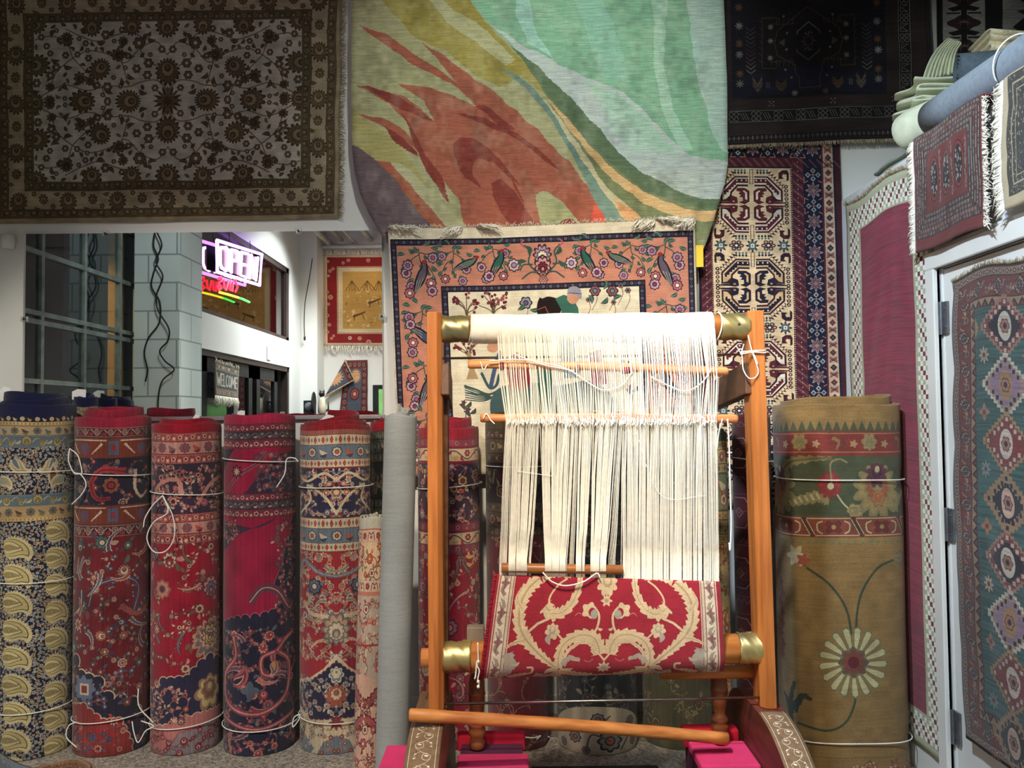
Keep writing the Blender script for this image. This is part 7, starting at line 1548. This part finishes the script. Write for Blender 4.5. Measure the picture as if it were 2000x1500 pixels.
# pipes under the ceiling
for k, (x, z, r_) in enumerate(((-2.05, 3.44, .03), (-1.95, 3.47, .022), (-1.86, 3.42, .018), (-1.7, 3.48, .03))):
    pass
mb = MB()
for x, z, r_ in ((-2.08, 3.44, .03), (-1.96, 3.5, .022), (-1.80, 3.46, .018), (-1.62, 3.5, .03)): mb.tube([(x, YB + .01, z), (x, 1.5, z)], r_, 10)
mb.tube([(-2.15, YB + .16, 3.40), (1.0, YB + .16, 3.40)], .025, 10)
struct(mb.build('trim_pipes', mat('white_pipe', (206, 204, 200), .5), None, True))
q = refl(P(np.array([610., 604., 596., 594., 595.]), np.array([505., 545., 590., 630., 660.]), 9.5)); tag(MB().tube([tuple(p) for p in crv(q, 5)], .005, 6).lathe(tuple(q[-1]), [(.004, -.03), (.012, -.02), (.012, .01), (.004, .02)], 8).build('pull_cord', m_black, None, True), 'thin dark pull cord hanging in the rear corner', 'cord')
# ------------------------------------------------------------------ lamps
def area(name, loc, tgt, size, power, col, spread=PI):
    l = bpy.data.lights.new(name, 'AREA'); l.energy = power; l.color = col; l.shape = 'DISK'; l.size = size; l.spread = spread
    o = bpy.data.objects.new(name, l); COL.objects.link(o); o.location = loc
    o.rotation_euler = (Vector(tgt) - Vector(loc)).to_track_quat('-Z', 'Y').to_euler(); return o
def spot(name, loc, tgt, power, col, ang=50, blend=.6, size=.05):
    l = bpy.data.lights.new(name, 'SPOT'); l.energy = power; l.color = col; l.spot_size = math.radians(ang); l.spot_blend = blend; l.shadow_soft_size = size
    o = bpy.data.objects.new(name, l); COL.objects.link(o); o.location = loc
    o.rotation_euler = (Vector(tgt) - Vector(loc)).to_track_quat('-Z', 'Y').to_euler(); return o
area('ceiling_fill', (.3, .5, 3.5), (.3, 1.0, 0), 1.4, 22, (.90, 1, .98), 2.4)  # soft disc added for the ambient of the spotlights, no fixture
area('ceiling_fill', (-1.6, -.2, 3.5), (-2.3, .2, .6), .7, 85, (.95, 1, .99), 2.0)  # soft disc added to brighten the mirrored side of the shop
spot('track_or_fill_spot', (-.2, .7, 3.35), (.40, 3.4, 1.62), 450, (1, .83, .62), 44, .85, .06)
spot('track_or_fill_spot', (-.35, .9, 3.35), (.25, 2.95, .3), 330, (1, .82, .62), 34, .9, .06)
spot('track_or_fill_spot', (-1.3, .5, 3.4), (-1.5, 3.9, .86), 300, (1, .93, .82), 48, .42, .08)
spot('track_or_fill_spot', (-.3, 1.4, 3.45), (1.63, 2.95, 1.5), 480, (.72, .86, 1), 66, .8, .08)
spot('track_or_fill_spot', (.35, 1.5, 3.45), (.22, 4.2, 2.75), 165, (.94, 1, .93), 58, .9, .08)
spot('track_or_fill_spot', (-1.5, 3.6, 3.45), (-2.45, 2.3, 1.9), 50, (.86, .96, 1), 70, .8, .05)  # fill added to brighten the pillar face towards the mirror
spot('track_or_fill_spot', (-.6, .3, 3.4), (-1.6, -1.5, 2.6), 90, (1, .82, .56), 50, .8, .05)
spot('track_or_fill_spot', (.5, 1.6, 3.45), (1.9, 3.5, 2.8), 70, (.88, 1, .92), 36, .7, .05)  # fill added to brighten the cloth pile on the partition roof
spot('post_fill', (-4.2, 3.4, 3.6), (-2.8, 2.3, 1.8), 160, (1, .8, .5), 30, .6, .05)  # unseen fill added outside to light up the ochre post
w = bpy.data.worlds.new('dim_world'); SC.world = w; w.use_nodes = True
w.node_tree.nodes['Background'].inputs['Color'].default_value = (.02, .024, .03, 1); w.node_tree.nodes['Background'].inputs['Strength'].default_value = .3
SC.view_settings.view_transform = 'Standard'; SC.view_settings.look = 'None'; SC.view_settings.gamma = 1; SC.view_settings.use_curve_mapping = False
SC.view_settings.exposure = 0.0
